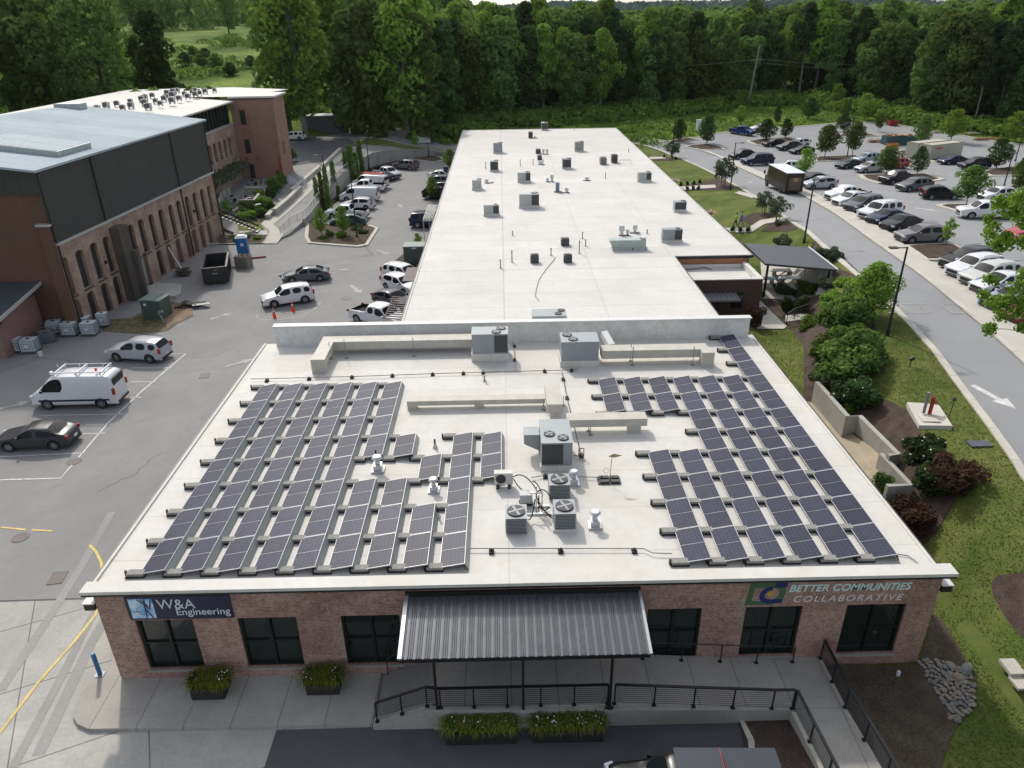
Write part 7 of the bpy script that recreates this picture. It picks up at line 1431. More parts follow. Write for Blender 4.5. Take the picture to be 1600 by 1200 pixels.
# ================================================================== PEOPLE
flat('skin', (.42, .24, .17), .6); flat('hair_dark', (.03, .02, .015), .8)
def person(label, px, py, rz, shirt, trousers, stride=.22, top_mat=None):
    x, y, z = on(px, py); o = empty('person', (x, y, z+.15), label, 'person', rz)
    J = [((0, 0, .95), .13), ((0, 0, 1.15), .125), ((0, 0, 1.36), .15), ((0, 0, 1.48), .06), ((0, .01, 1.60), .085), ((0, .01, 1.72), .07),
         ((.09, 0, .9), .09), ((.10, stride, .50), .065), ((.10, stride*1.2, .08), .045), ((.10, stride*1.2+.14, .03), .035), ((-.09, 0, .9), .09), ((-.10, -stride*.6, .50), .065), ((-.10, -stride*1.7, .12), .045), ((-.10, -stride*1.7+.12, .03), .035),
         ((.19, 0, 1.40), .055), ((.25, -.1, 1.14), .042), ((.24, .05, .92), .034), ((-.19, 0, 1.40), .055), ((-.25, .1, 1.14), .042), ((-.24, .22, .94), .034), ((.23, .10, .84), .028), ((-.23, .28, .88), .028)]
    E = [(0, 1), (1, 2), (2, 3), (3, 4), (4, 5), (0, 6), (6, 7), (7, 8), (8, 9), (0, 10), (10, 11), (11, 12), (12, 13), (2, 14), (14, 15), (15, 16), (2, 17), (17, 18), (18, 19), (16, 20), (19, 21)]
    me = bpy.data.meshes.new('body'); me.from_pydata([j[0] for j in J], E, []); b = bpy.data.objects.new('body', me); COL.objects.link(b)
    b.modifiers.new('skin', 'SKIN'); sv = me.skin_vertices[0].data
    for i, j in enumerate(J): sv[i].radius = (j[1], j[1])
    sv[0].use_root = True; ss = b.modifiers.new('s', 'SUBSURF'); ss.levels = 1; ss.render_levels = 1
    me2 = bpy.data.meshes.new_from_object(b.evaluated_get(bpy.context.evaluated_depsgraph_get())); bpy.data.objects.remove(b)
    for m_ in (MAT['skin'], shirt, trousers): me2.materials.append(m_)
    for p in me2.polygons:
        cz = p.center.z; p.material_index = 2 if cz < .98 and abs(p.center.x) < .2 else 1 if (.98 <= cz < 1.47 and (abs(p.center.x) < .24 or cz > 1.15)) else 0; p.use_smooth = True
    b = bpy.data.objects.new('body', me2); COL.objects.link(b); b.parent = o
    MB().cyl((0, -.01, 1.66), (0, 0, 1.80), .092, .05, n=12).build('hair', MAT['hair_dark'] if top_mat is None else top_mat, o, smooth=True)
person('person in a yellow high visibility top walking on the garden path', 1148.5, 358.5, R(60), flat('hivis', (.50, .62, .08), .6), flat('trousers_dark', (.03, .03, .04), .8))
person('person in light blue walking behind the one in yellow', 1157, 356.5, R(60), flat('shirt_blue', (.10, .26, .52), .7), flat('trousers_blue', (.06, .14, .32), .8))
# ================================================================== VEGETATION
leafmat('leaf_bright', (.125, .22, .034), (.24, .36, .07), .2); leafmat('leaf_mid', (.085, .148, .036), (.175, .265, .070), .24); leafmat('leaf_dark', (.045, .080, .028), (.085, .135, .045), .22, .35)
leafmat('leaf_pine', (0.034, 0.065, 0.027), (0.065, 0.104, 0.042), .15, .2); leafmat('leaf_yellow', (.13, .22, .03), (.22, .32, .06), .1, .5); leafmat('leaf_red', (.060, .037, .028), (.105, .065, .045), .15, .3); leafmat('leaf_grass', (0.160, 0.200, 0.030), (0.260, 0.280, 0.060), .12, .45); leafmat('leaf_grey', (0.085, 0.118, 0.067), (0.133, 0.162, 0.095), .1, .3)
leafmat('leaf_kudzu', (.10, .17, .030), (.18, .26, .055), .2, .35); flat('petal', (.75, .75, .72), .6)
mat('bark', (.09, .075, .06), .95, var=.3, scale=3, stretch=(1, 1, .3)); mat('bark_grey', (.20, .19, .175), .95, var=.25, scale=3, stretch=(1, 1, .3))
def leafmesh(name, Pn, Nn, size, rg, m, aspect=1.6):
    """Pn points, Nn normals -> folded diamond leaves"""
    n = len(Pn); Nn = Nn/np.linalg.norm(Nn, axis=1)[:, None]; a = rg.normal(size=(n, 3)); t = np.cross(Nn, a); t /= np.linalg.norm(t, axis=1)[:, None]; b = np.cross(Nn, t)
    s = size*rg.uniform(.6, 1.3, size=(n, 1)); V = np.empty((n, 4, 3)); V[:, 0] = Pn+t*s*aspect*.5; V[:, 1] = Pn+b*s*.5+Nn*s*.12; V[:, 2] = Pn-t*s*aspect*.5; V[:, 3] = Pn-b*s*.5+Nn*s*.12
    me = bpy.data.meshes.new(name); me.vertices.add(n*4); me.vertices.foreach_set('co', V.reshape(-1)); me.loops.add(n*4); me.loops.foreach_set('vertex_index', np.arange(n*4, dtype=np.int32)); me.polygons.add(n)
    me.polygons.foreach_set('loop_start', np.arange(0, n*4, 4, dtype=np.int32)); me.polygons.foreach_set('loop_total', np.full(n, 4, dtype=np.int32)); me.update(calc_edges=True); me.validate(); me.materials.append(m); return me
def blobpts(blobs, n, rg, shell=.16, rand=.55, upb=.25):
    B = np.array(blobs, float); w = (B[:, 3]*B[:, 4]+B[:, 3]*B[:, 5]); w /= w.sum(); k = rg.choice(len(B), n, p=w); d = rg.normal(size=(n, 3)); d[:, 2] += upb; d /= np.linalg.norm(d, axis=1)[:, None]
    r = 1-np.abs(rg.normal(0, shell, (n, 1))); P = B[k, :3]+d*B[k, 3:6]*r; N_ = d+rg.normal(size=(n, 3))*rand; return P, N_
def obj_of(nm, me, parent): o = bpy.data.objects.new(nm, me); COL.objects.link(o); o.parent = parent; return o
def tree(h, cw, c0, nb, n, leaf, m, seed, trunk=.02, bark='bark', blob=.26, stems=1, lean=0, top=1.0, shell=.16, cat='tree', name='tree', squash=.8, prof=None):
    """h height, cw crown width, c0 crown base height fraction"""
    rg = np.random.default_rng(seed); r2 = random.Random(seed); root = empty(name, (0, 0, -80), '', cat); blobs = []; ch = h*(1-c0)
    for i in range(nb):
        t = (i+.5)/nb; z = h*c0+ch*t; wv = (prof(t) if prof else math.sin(math.pi*(t**.75)*.93+.18)**.7)*cw/2
        a = i*2.4+r2.uniform(-.5, .5); rr = max(0, wv-blob*cw*.42)*r2.uniform(.35, 1.0); br_ = blob*cw*r2.uniform(.7, 1.25)*(.55+.45*max(.3, wv/(cw/2))); blobs.append((math.cos(a)*rr, math.sin(a)*rr, min(z, h-br_*squash*.8), br_, br_, br_*squash))
    T_ = MB()
    for s in range(stems):
        bx = 0 if stems == 1 else .12*math.cos(s*2.1)*cw*.3; by = 0 if stems == 1 else .12*math.sin(s*2.1)*cw*.3; tx, ty = bx*6+lean, by*6
        zt = h*(c0+(1-c0)*.65); T_.cyl((bx, by, -.3), (tx*.5, ty*.5, zt*.55), h*trunk, h*trunk*.7, n=7).cyl((tx*.5, ty*.5, zt*.55), (tx, ty, zt), h*trunk*.7, h*trunk*.25, n=6)
    for bl in blobs[::max(1, nb//9)]:
        za = max(h*c0*.85, bl[2]*.62); T_.cyl((0, 0, za), (bl[0]*.9, bl[1]*.9, bl[2]), h*trunk*.35, h*trunk*.10, n=5)
    T_.build('trunk', MAT[bark], root)
    P, N_ = blobpts(blobs, n, rg, shell); obj_of('crown', leafmesh('crown', P, N_, leaf, rg, MAT[m]), root); cache(root); return root
FT = [tree(25, 13, .12, 22, 3600, .75, 'leaf_mid', 1), tree(24, 11, .10, 20, 3400, .70, 'leaf_mid', 2, prof=lambda t: .75+.25*math.sin(t*3.1)), tree(27, 10, .30, 18, 3000, .72, 'leaf_bright', 3), tree(22, 12, .05, 22, 3600, .75, 'leaf_dark', 4), tree(26, 8, .52, 14, 2600, .55, 'leaf_pine', 5, bark='bark_grey', trunk=.012, shell=.3), tree(23, 7.5, .02, 20, 2800, .65, 'leaf_mid', 6, prof=lambda t: 1-.35*t), tree(25, 12, .2, 24, 4200, .6, 'leaf_bright', 12, shell=.3, bark='bark_grey'), tree(24, 10, .08, 22, 3400, .7, 'leaf_dark', 13, prof=lambda t: .9-.3*t)]
KW = ['dark rounded', 'tall broad', 'slender light green', 'dense dark', 'bare stemmed pine', 'vine draped', 'airy pale', 'narrow dark']
rn = random.Random(11); FE = [(690, 205), (740, 192), (800, 187), (860, 184), (930, 180), (1000, 176), (1080, 170), (1170, 158), (1250, 157), (1330, 168), (1400, 180), (1460, 190), (1520, 200), (1600, 206), (1680, 214)]
def edge(t):
    k = min(len(FE)-2, int(t*(len(FE)-1))); u = t*(len(FE)-1)-k; return FE[k][0]*(1-u)+FE[k+1][0]*u, FE[k][1]*(1-u)+FE[k+1][1]*u
FOREST = []; cnt = 0; USED = {}
def uniq(label, x, y):
    """a label already taken gets told apart by where its tree stands"""
    k = USED.get(label, 0); USED[label] = k+1
    if not k: return label
    w = label.split(); sh_l = ' '.join(w[:11]); k = USED.get('#'+sh_l, 0)+1; USED['#'+sh_l] = k
    return ' '.join(w[:11])+', '+['a step right', 'farther right', 'just behind it', 'farther behind', 'near its left', 'well left of it', 'lower down', 'higher up', 'beyond these', 'half hidden', 'close beside', 'at the back', 'nearest us', 'between two others', 'partly covered', 'last of them'][min(15, k-1)]
def plant(proto, x, y, s, label, group='forest trees', sz=None, dz=0):
    global cnt
    label = uniq(label, x, y)
    o = clone(FT[proto] if isinstance(proto, int) else proto, (x, y, terr(x, y)+dz), rn.uniform(0, 6.28), label=label, group=group, scale=(s, s, (sz or s))); FOREST.append((x, y)); return o
row_n = ['front row', 'second row', 'third row', 'back row']; side_n = ['left end', 'left part', 'left middle', 'middle', 'right middle', 'right part', 'right end']
for row in range(4):
    N_t = 38
    for k in range(N_t):
        t = (k+rn.uniform(.1, .9))/N_t; px, py = edge(t); x, y, z = on(px, py); D = math.hypot(x, y); dd = 4+row*8+rn.uniform(-2.5, 2.5); dd += 7 if .5 < t < .75 else 0; x += x/D*dd; y += y/D*dd
        if t > .84 and row < 2: pk = 4 if rn.random() < .6 else 3
        elif .6 < t < .84: pk = rn.choice([3, 3, 0, 7, 1, 5])
        else: pk = rn.choice([0, 1, 5, 7, 2, 3, 6, 4] if row < 2 else [0, 1, 2, 6, 2, 3])
        s = rn.uniform(.66, 1.0)*(1.0 if row else .95)
        plant(pk, x, y, s, '%s forest tree, %s of the woods behind the car park, %s' % (KW[pk], side_n[min(6, int(t*7))], row_n[row]))
# woods on the left, behind the mill
for k in range(46):
    x = rn.uniform(-150, -62); y = rn.uniform(112, 190)
    if x > -78 and y < 128: x -= 22
    px_x = x/y
    if x > -88 and y > 150: continue
    pk = rn.choice([0, 1, 1, 6, 2, 5]); plant(pk, x, y, rn.uniform(.8, 1.05), '%s tree in the woods behind the mill, %s' % (KW[pk], 'close to its roof' if y < 140 else 'on the slope'))
for k in range(12): 
    x = -50-8.5*k+rn.uniform(-2, 2); plant(rn.choice([1, 5, 0]), x, 130+rn.uniform(-3, 6)+k*.5, rn.uniform(.42, .62), 'lower bushy tree at the edge of the woods just over the mill roof', 'edge trees over the mill roof')
for px, D, pk, s, lab in ((196, 165, 6, .82, 'pale airy tree standing out above the mill roof'), (262, 160, 7, .95, 'very dark conifer shaped tree right of the pale one'), (232, 168, 5, .7, 'vine draped tree between pale and dark trees'), (475, 158, 6, 1.22, 'huge airy tree behind the brick tower'), (452, 162, 1, 1.0, 'tall tree left of the huge airy one'), (555, 163, 0, .95, 'tall dark tree right of the shelter'), (585, 160, 5, 1.15, 'vine draped tall tree behind the back lawn'), (640, 160, 6, 1.15, 'tall pale tree left of the far roof corner'), (668, 158, 5, 1.05, 'vine covered tree nearest the far roof corner'), (612, 168, 1, 1.05, 'tall tree between the two vine draped ones'), (700, 172, 7, .95, 'dark tree just left of the far roof corner'), (655, 172, 2, 1.1, 'light green tree behind the pale one'), (720, 185, 3, .9, 'dense dark tree behind the far roof corner'), (530, 172, 2, .95, 'light crown behind the huge airy tree')):
    x = (px-800)/1150*D*.93+.01*D; plant(pk, x, D, s, lab)
for k in range(30):
    y = rn.uniform(305, 350); x = -y*rn.uniform(.02, .60); pk = rn.choice([0, 1, 2, 6]); plant(pk, x, y, rn.uniform(.6, .9), '%s tree on the distant green hillside' % KW[pk], 'trees on the far hillside')
for k in range(11):
    y = rn.uniform(205, 262); x = -y*rn.uniform(.22, .42); ms = rn.uniform(.22, .45); plant(3 if k % 2 else 0, x, y, ms, sz=ms*.45, label='small rounded kudzu covered tree on the open green slope', group='mounds on the open slope')
for p in FT: drop(p)
# the rest of the woods as one mass
rg = np.random.default_rng(5); Bs = []
for k in range(640):
    y = rg.uniform(262, 560); x = y*rg.uniform(-.72, .95)
    if x < -20 and y < 365: continue
    z = terr(x, y); h = rg.uniform(14, 22) if y < 330 else rg.uniform(12, 19)
    Bs.append((x, y, z+h*.45, rg.uniform(5, 8.5), rg.uniform(5, 8.5), h*.55))
P, N_ = blobpts(Bs, 70000, rg, .1, .5, .6); o = bpy.data.objects.new('distant_woodland', leafmesh('distant_woodland', P, N_, 2.2, rg, MAT['leaf_mid'])); COL.objects.link(o); tag(o, 'continuous distant woodland of rounded crowns to the horizon', 'woodland', kind='stuff')
Bs = []
for k in range(700):
    y = rg.uniform(1500, 2350); x = y*rg.uniform(-.8, .95); Bs.append((x, y, terr(x, y)+5, rg.uniform(18, 34), rg.uniform(18, 34), rg.uniform(9, 17)))
P, N_ = blobpts(Bs, 30000, rg, .08, .4, .8); leafmat('leaf_far', (0.058, 0.098, 0.085), (0.091, 0.137, 0.117), .05, .2); o = bpy.data.objects.new('hill_forest', leafmesh('hill_forest', P, N_, 9, rg, MAT['leaf_far'])); COL.objects.link(o); tag(o, 'bluish forested ridge on the horizon', 'ridge forest', kind='stuff')  # blue of the distance haze is mixed into the ridge leaf colours
kx = np.array([p[0] for p in fk]); ky = np.array([p[1] for p in fk]); ko = np.argsort(kx)
def kerb_y(x): return float(np.interp(x, kx[ko], ky[ko], left=149.5))+1.2
# kudzu and undergrowth along the woods and over the open slope
Bs = []
for k in range(420):
    t = rg.uniform(0, 1); px, py = edge(t); x, y, z = on(px, py); D = math.hypot(x, y); dd = rg.uniform(-9, 6) if t > .1 else rg.uniform(-20, 6); x += x/D*dd; y += y/D*dd
    if y < kerb_y(x)+3: continue
    r_ = rg.uniform(1.2, 3.0); Bs.append((x, y, terr(x, y)+.1, r_*1.3, r_*1.3, r_*rg.uniform(.6, 1.1)))
for k in range(130):
    x = rg.uniform(-8, 38); y = rg.uniform(152, 200); r_ = rg.uniform(.8, 2.0); Bs.append((x, y, terr(x, y), r_*1.4, r_*1.4, r_*.8)) if y > kerb_y(x)+4 else None
for k in range(300):
    y = rg.uniform(172, 290); x = -y*rg.uniform(.12, .62); r_ = rg.uniform(1.0, 3.8)
    if rg.uniform() < .30: Bs.append((x, y, terr(x, y)-.2, r_*1.5, r_*1.5, r_*.9))
for k in range(90):
    x = rg.uniform(-48, -10); y = rg.uniform(166, 196); r_ = rg.uniform(1, 2.6); Bs.append((x, y, terr(x, y), r_*1.3, r_*1.3, r_))
P, N_ = blobpts(Bs, 80000, rg, .12, .5, .8); o = bpy.data.objects.new('undergrowth', leafmesh('undergrowth', P, N_, .55, rg, MAT['leaf_kudzu'])); COL.objects.link(o); tag(o, 'tangled kudzu and undergrowth along the forest edge and open slope', 'undergrowth', kind='stuff')
n = 46000; yy_ = rg.uniform(150, 235, n); xx_ = rg.uniform(-8, 135, n); k_ = np.array([1 if (b > 150) else 0 for b in yy_], bool)
keep = []
for x, y in zip(xx_[:30000], yy_[:30000]):
    if y > kerb_y(x): keep.append((x, y, terr(x, y)+.1))
P = np.array(keep); N_ = rg.normal(size=P.shape)*.5+np.array([0, -.3, 1]); o = bpy.data.objects.new('tall_grass', leafmesh('tall_grass', P, N_, .42, rg, MAT['leaf_kudzu'])); COL.objects.link(o); tag(o, 'rough tall grass and weeds on the bank beyond the far kerb', 'grass', kind='stuff')
# ---- garden trees
maple = tree(6.0, 4.2, .28, 16, 2600, .22, 'leaf_mid', 21, trunk=.012, bark='bark_grey', shell=.3, name='street_tree'); roundt = tree(6, 3.6, .14, 20, 4200, .17, 'leaf_dark', 22, trunk=.014, name='street_tree', prof=lambda t: math.sin(math.pi*min(1, t*.8+.2))**.6)
crepe = tree(4.6, 4.4, .30, 16, 1300, .20, 'leaf_grey', 23, trunk=.016, bark='bark_grey', stems=3, shell=.35, blob=.18, name='crepe_myrtle'); sapling = tree(3.4, 1.6, .35, 9, 420, .17, 'leaf_bright', 24, trunk=.008, shell=.35, name='sapling', blob=.22)
poplar = tree(6.2, 1.5, .04, 18, 2400, .17, 'leaf_mid', 25, trunk=.010, blob=.42, name='columnar_tree', squash=1.3, prof=lambda t: .9-.5*t); lime = tree(5, 3.6, .22, 14, 1700, .20, 'leaf_bright', 26, trunk=.012, shell=.32, name='young_tree')
bigm = tree(6.5, 5.0, .26, 24, 6000, .20, 'leaf_bright', 27, trunk=.013, bark='bark_grey', shell=.26, name='street_tree')
def pt(proto, bpx, tpx, wpx, label, f=on, group='planted trees'):
    x, y, z = f(*bpx); zt = topz(x, y, *tpx); h = max(1.2, zt-z); ph = {id(maple): 6.0, id(roundt): 6.0, id(crepe): 4.6, id(sapling): 3.4, id(poplar): 6.2, id(lime): 5.0, id(bigm): 6.5}[id(proto)]; pw = {id(maple): 4.2, id(roundt): 3.6, id(crepe): 4.4, id(sapling): 1.6, id(poplar): 1.5, id(lime): 3.6, id(bigm): 5.0}[id(proto)]
    dep = (Vector((x, y, z))-CAMP).dot(fw); w = wpx*dep/F; return clone(proto, (x, y, z+.05), rn.uniform(0, 6), label=label, group=group, scale=(w/pw, w/pw, h/ph))
for a in ((roundt, (1104, 225), (1109, 181), 27, 'dense round dark tree in the triangular island by the road'), (roundt, (1196, 219), (1199, 186), 28, 'dark tree left of two in the bed behind the black cars'), (roundt, (1227, 216), (1230, 186), 20, 'dark tree right of two in the bed behind the black cars'), (maple, (1288, 248), (1292, 196), 40, 'leafy island tree left of the twin lamp posts'), (maple, (1331, 245), (1336, 190), 38, 'leafy island tree around the lamp posts'),
    (lime, (1255, 277), (1261, 232), 28, 'bright green upright tree behind the delivery truck'), (maple, (1384, 276), (1385, 229), 42, 'leafy tree between the silver crossover and the red car'), (roundt, (1433, 273), (1440, 229), 24, 'small dark round tree before the beige containers'), (maple, (1438, 232), (1444, 178), 30, 'tree standing behind the teal dumpster'), (lime, (1485, 222), (1488, 171), 40, 'wide green tree behind the containers'),
    (maple, (1509, 322), (1514, 259), 54, 'loose tree in the long central island'), (roundt, (1556, 264), (1556, 216), 38, 'tree behind the black car at the right'), (maple, (1588, 309), (1592, 246), 40, 'tree at the right edge beside the lamp post'), (lime, (1584, 222), (1588, 174), 44, 'big bright bushy tree at the far right edge'), (sapling, (1475, 392), (1480, 340), 24, 'thin sapling in the mulch island beside the grey crossover'),
    (bigm, (1357, 498), (1366, 411), 72, 'large fresh green tree on the lawn beside the road'), (crepe, (1193, 335), (1186, 299), 42, 'crepe myrtle left of two near the people'), (crepe, (1214, 345), (1218, 308), 46, 'crepe myrtle right of two near the lamp post'), (crepe, (1130, 292), (1124, 247), 48, 'crepe myrtle beside the garden lamp post'), (crepe, (1050, 247), (1046, 220), 34, 'farthest crepe myrtle at the road curve'),
    (roundt, (1060, 221), (1063, 185), 19, 'slim dark tree behind the farthest crepe myrtle'), (lime, (1156, 196), (1155, 165), 20, 'bright tree in the grass above the blue pickup'), (roundt, (1214, 194), (1213, 164), 12, 'narrow tree in the grass left of the centre'), (roundt, (1264, 186), (1263, 153), 24, 'rounded tree on the grass bank'), (lime, (1306, 166), (1304, 131), 22, 'tall light shrub tree at the forest edge'),
    (lime, (1318, 182), (1314, 154), 16, 'small bright tree below the one at the forest edge'), (roundt, (1317, 206), (1318, 176), 22, 'dark tree beside the far lamp post'), (lime, (1350, 188), (1350, 146), 36, 'large bright tree right of the far lamp post'), (lime, (1431, 182), (1432, 157), 20, 'bright small tree against the dark forest'), (lime, (1468, 190), (1470, 171), 14, 'light shrub left of the wide green tree'), (maple, (1372, 206), (1372, 178), 16, 'small tree near the red bin')): pt(*a)
for a in ((lime, (357, 342), (360, 314), 26, 'young light tree at the end of the mill by the stair'), (lime, (503, 369), (499, 326), 24, 'young conical tree in the drive island, left'), (lime, (538, 369), (537, 322), 26, 'young conical tree in the drive island, right'), (lime, (676, 312), (677, 277), 24, 'bushy tree in front of the cars beside the long roof'), (lime, (653, 386), (651, 365), 15, 'small green tree above the green cabinet'),
    (lime, (703, 268), (706, 233), 20, 'tree squeezed against the far left roof edge'), (lime, (649, 237), (648, 204), 14, 'small tree on the far planted island'), (lime, (617, 222), (617, 200), 16, 'small pale tree right of the back lawn lamp'), (lime, (585, 220), (586, 198), 14, 'small tree at the left of the back lawn'), (maple, (508, 222), (507, 190), 26, 'young tree in front of the glazed shelter')): pt(*a, f=U)
for k, (b, t_, w) in enumerate((((497, 322), (496, 277), 10), ((506, 329), (502, 269), 11), ((514.5, 330), (511, 260), 11), ((524, 305), (521, 252), 11), ((530, 312), (530, 290), 9), ((543, 281), (542, 236), 13), ((551, 285), (549, 226), 15), ((558, 277), (556, 238), 11), ((565, 272), (559, 219), 12))):
    pt(poplar, b, t_, w, 'slim columnar tree %s in the row by the retaining wall' % ['first', 'second', 'third', 'fourth', 'short fifth', 'sixth', 'seventh', 'eighth', 'last'][k], f=U)
# ---- short grass over the near lawns
def inpoly(P, poly):
    x, y = P[:, 0], P[:, 1]; c = np.zeros(len(P), bool)
    for i in range(len(poly)):
        (a, b), (d, e) = poly[i], poly[i-1]; c ^= ((b > y) != (e > y)) & (x < (d-a)*(y-b)/((e-b) if e != b else 1e-9)+a)
    return c
rg = np.random.default_rng(321); Q = np.column_stack([rg.uniform(12.5, 34, 170000), 10+rg.uniform(0, 1, 170000)**1.3*62]); keep = inpoly(Q, lawn)
for bed in [o for o in COL.objects if o.name.split('.')[0] in ('mulch_bed', 'garden_path', 'hydrant_pad', 'tan_walk', 'access_road', 'road_kerb')]:
    me = bed.data
    bb = [(v.co.x, v.co.y) for v in me.vertices]; x0 = min(p[0] for p in bb); x1 = max(p[0] for p in bb); y0 = min(p[1] for p in bb); y1 = max(p[1] for p in bb)
    idx = np.where(keep & (Q[:, 0] > x0) & (Q[:, 0] < x1) & (Q[:, 1] > y0) & (Q[:, 1] < y1))[0]
    if not len(idx): continue
    from mathutils.bvhtree import BVHTree
    bv = BVHTree.FromPolygons([(v.co.x, v.co.y, 0) for v in me.vertices], [tuple(p.vertices) for p in me.polygons])
    for i in idx:
        if bv.find_nearest(Vector((Q[i, 0], Q[i, 1], 0)), .03)[0] is not None: keep[i] = False
Q = Q[keep][:100000]; P = np.column_stack([Q, [terr(a, b)+.085 for a, b in Q]]); N_ = rg.normal(size=P.shape)*np.array([.55, .55, .2])+np.array([0, 0, 1.])
leafmat('leaf_lawn', (.11, .155, .034), (.21, .23, .075), 0, .4); o = bpy.data.objects.new('lawn_grass', leafmesh('lawn_grass', P, N_, .06, rg, MAT['leaf_lawn'], 1.3)); COL.objects.link(o); tag(o, 'short mown grass blades over the near lawns', 'grass', kind='stuff')
# ---- shrubs
def shrubproto(name, m, n, leaf, seed, nb=7, hgt=.75, shell=.15, rand=.6, flower=0):
    rg_ = np.random.default_rng(seed); root = empty(name, (0, 0, -80), '', 'shrub'); bl = [(0, 0, hgt*.4, .33, .33, hgt*.42)]
    for k in range(nb): a = k*2.4; r_ = rg_.uniform(.12, .3); rr_ = rg_.uniform(.09, .24); r_ *= 1.25; bl.append((math.cos(a)*r_, math.sin(a)*r_, rg_.uniform(.2, .85)*hgt, rr_, rr_, rr_*.95))
    P, N_ = blobpts(bl, n, rg_, shell, rand, .4); obj_of('foliage', leafmesh('foliage', P, N_, leaf, rg_, MAT[m]), root); s = MB()
    for k in range(5): s.cyl((0, 0, -.1), (math.cos(k*1.3)*.25, math.sin(k*1.3)*.25, hgt*.6), .02, .008, n=4)
    s.build('stem', MAT['bark'], root)
    if flower:
        P, N_ = blobpts(bl, flower, rg_, .03, .3, .6); obj_of('flowers', leafmesh('flowers', P, N_, leaf*.7, rg_, MAT['petal'], 1.0), root)
    cache(root); return root
box = shrubproto('round_shrub', 'leaf_dark', 2600, .05, 31, 4, .8); loose = shrubproto('leafy_shrub', 'leaf_mid', 2600, .055, 32, 16, .9, .42); red = shrubproto('burgundy_shrub', 'leaf_red', 2600, .05, 33, 16, .85, .42); camel = shrubproto('flowering_shrub', 'leaf_dark', 2200, .07, 34, 8, 1.0, .25, flower=26); lim = shrubproto('lime_shrub', 'leaf_yellow', 1300, .06, 35, 6, .7, .2); greyb = shrubproto('grey_shrub', 'leaf_grey', 2200, .055, 36, 6, .7)
dkb = shrubproto('leafy_shrub', 'leaf_mid', 2600, .055, 37, 16, .9, .42); brt = shrubproto('leafy_shrub', 'leaf_bright', 2300, .06, 38, 9, .85, .25)
def sh_(proto, px, py, w, h, label, f=on, group='garden shrubs'):
    x, y, z = f(px, py); k_ = .86 if w > 2.2 and f is on else 1; w *= k_; h *= k_; clone(proto, (x, y, z+.05), rn.uniform(0, 6), label=label, group=group, scale=(w, w, h))
for a in ((loose, 1322, 600, 4.6, 3.8, 'large dark green shrub mass in the mulch strip right of the roof'), (dkb, 1345, 575, 4.0, 3.6, 'large shrub behind the mass beside the lamp post lawn'), (dkb, 1300, 520, 3.8, 3.4, 'tall shrub above the lime coloured bush'), (loose, 1330, 515, 3.6, 3.4, 'tall shrub right of the path among the hedge'), (greyb, 1292, 600, 2.8, 2.0, 'sparse brownish shrub at the left foot of the hedge'),
    (camel, 1322, 636, 2.4, 2.3, 'white flowering dark shrub behind the wall, left'), (camel, 1342, 640, 2.5, 2.5, 'white flowering dark shrub behind the wall, right'), (lim, 1325, 648, .9, 1.0, 'small yellow green bush in front of the flowering shrubs'), (camel, 1440, 728, 2.4, 2.1, 'flowering shrub above the burgundy one'), (camel, 1452, 775, 2.0, 1.7, 'flowering shrub at the point of the retaining wall'), (red, 1483, 770, 3.4, 2.6, 'large burgundy shrub beside the wall end'), (red, 1422, 825, 3.2, 1.9, 'low burgundy shrub nearest the roof edge'),
    (dkb, 1376, 775, 1.3, 1.6, 'small dark shrub at the foot of the wall by the roof'), (box, 1228, 487, 1.5, 1.6, 'clipped round shrub left of two beside the walkway'), (box, 1250, 488, 1.6, 1.6, 'clipped round shrub right of two beside the walkway'), (lim, 1262, 516, 1.8, 1.5, 'bright lime bush by the stair railing'), (greyb, 1222, 460, 2.6, 1.6, 'grey green shrub in front of the picnic tables'), (dkb, 1262, 462, 3.0, 1.7, 'dark shrub at the right corner of the pavilion'), (greyb, 1290, 452, 2.6, 1.8, 'wispy grey shrub under the pavilion gutter'),
    (brt, 1325, 455, 3.0, 1.8, 'bright green shrub beside the road kerb'), (brt, 1300, 480, 3.2, 2.0, 'fresh green shrub in the middle of the garden'), (greyb, 1336, 470, 3.4, 2.2, 'blue green shrub left of the large tree'), (greyb, 1222, 384, 3.2, 1.8, 'blue green shrub behind the pavilion roof, left'), (greyb, 1285, 402, 2.6, 1.5, 'blue green shrub behind the pavilion roof by the kerb'), (greyb, 1300, 405, 2.0, 1.5, 'blue green shrub nearest the kerb behind the pavilion'), (dkb, 1278, 560, 2.0, 1.6, 'low leafy shrub on the left of the mulch strip'),
    (dkb, 1315, 560, 3.4, 3.2, 'dense shrub in the middle of the hedge'), (loose, 1296, 560, 2.6, 2.4, 'leafy shrub at the left of the hedge'), (greyb, 1215, 352, 1.2, .7, 'low shrub under the right crepe myrtle'), (red, 1178, 512, 1.8, 2.2, 'dark wine shrub against the brick extension')): sh_(*a)
for k, (px, py) in enumerate(((1144, 362), (1156, 363), (1168, 363), (1064, 291), (1074, 290), (1084, 289), (1093, 287), (1074, 298), (1083, 297), (1091, 297), (1038, 247), (1056, 250))): sh_(box, px, py, .7, .7, 'tiny clipped shrub %s' % ['by the feet of the people', 'in front of the people', 'at the foot of the steps', 'first along the middle path', 'second along the middle path', 'third along the middle path', 'fourth along the middle path', 'nearest below the middle path', 'middle below the middle path', 'last below the middle path', 'beside the far path', 'under the farthest crepe myrtle'][k])
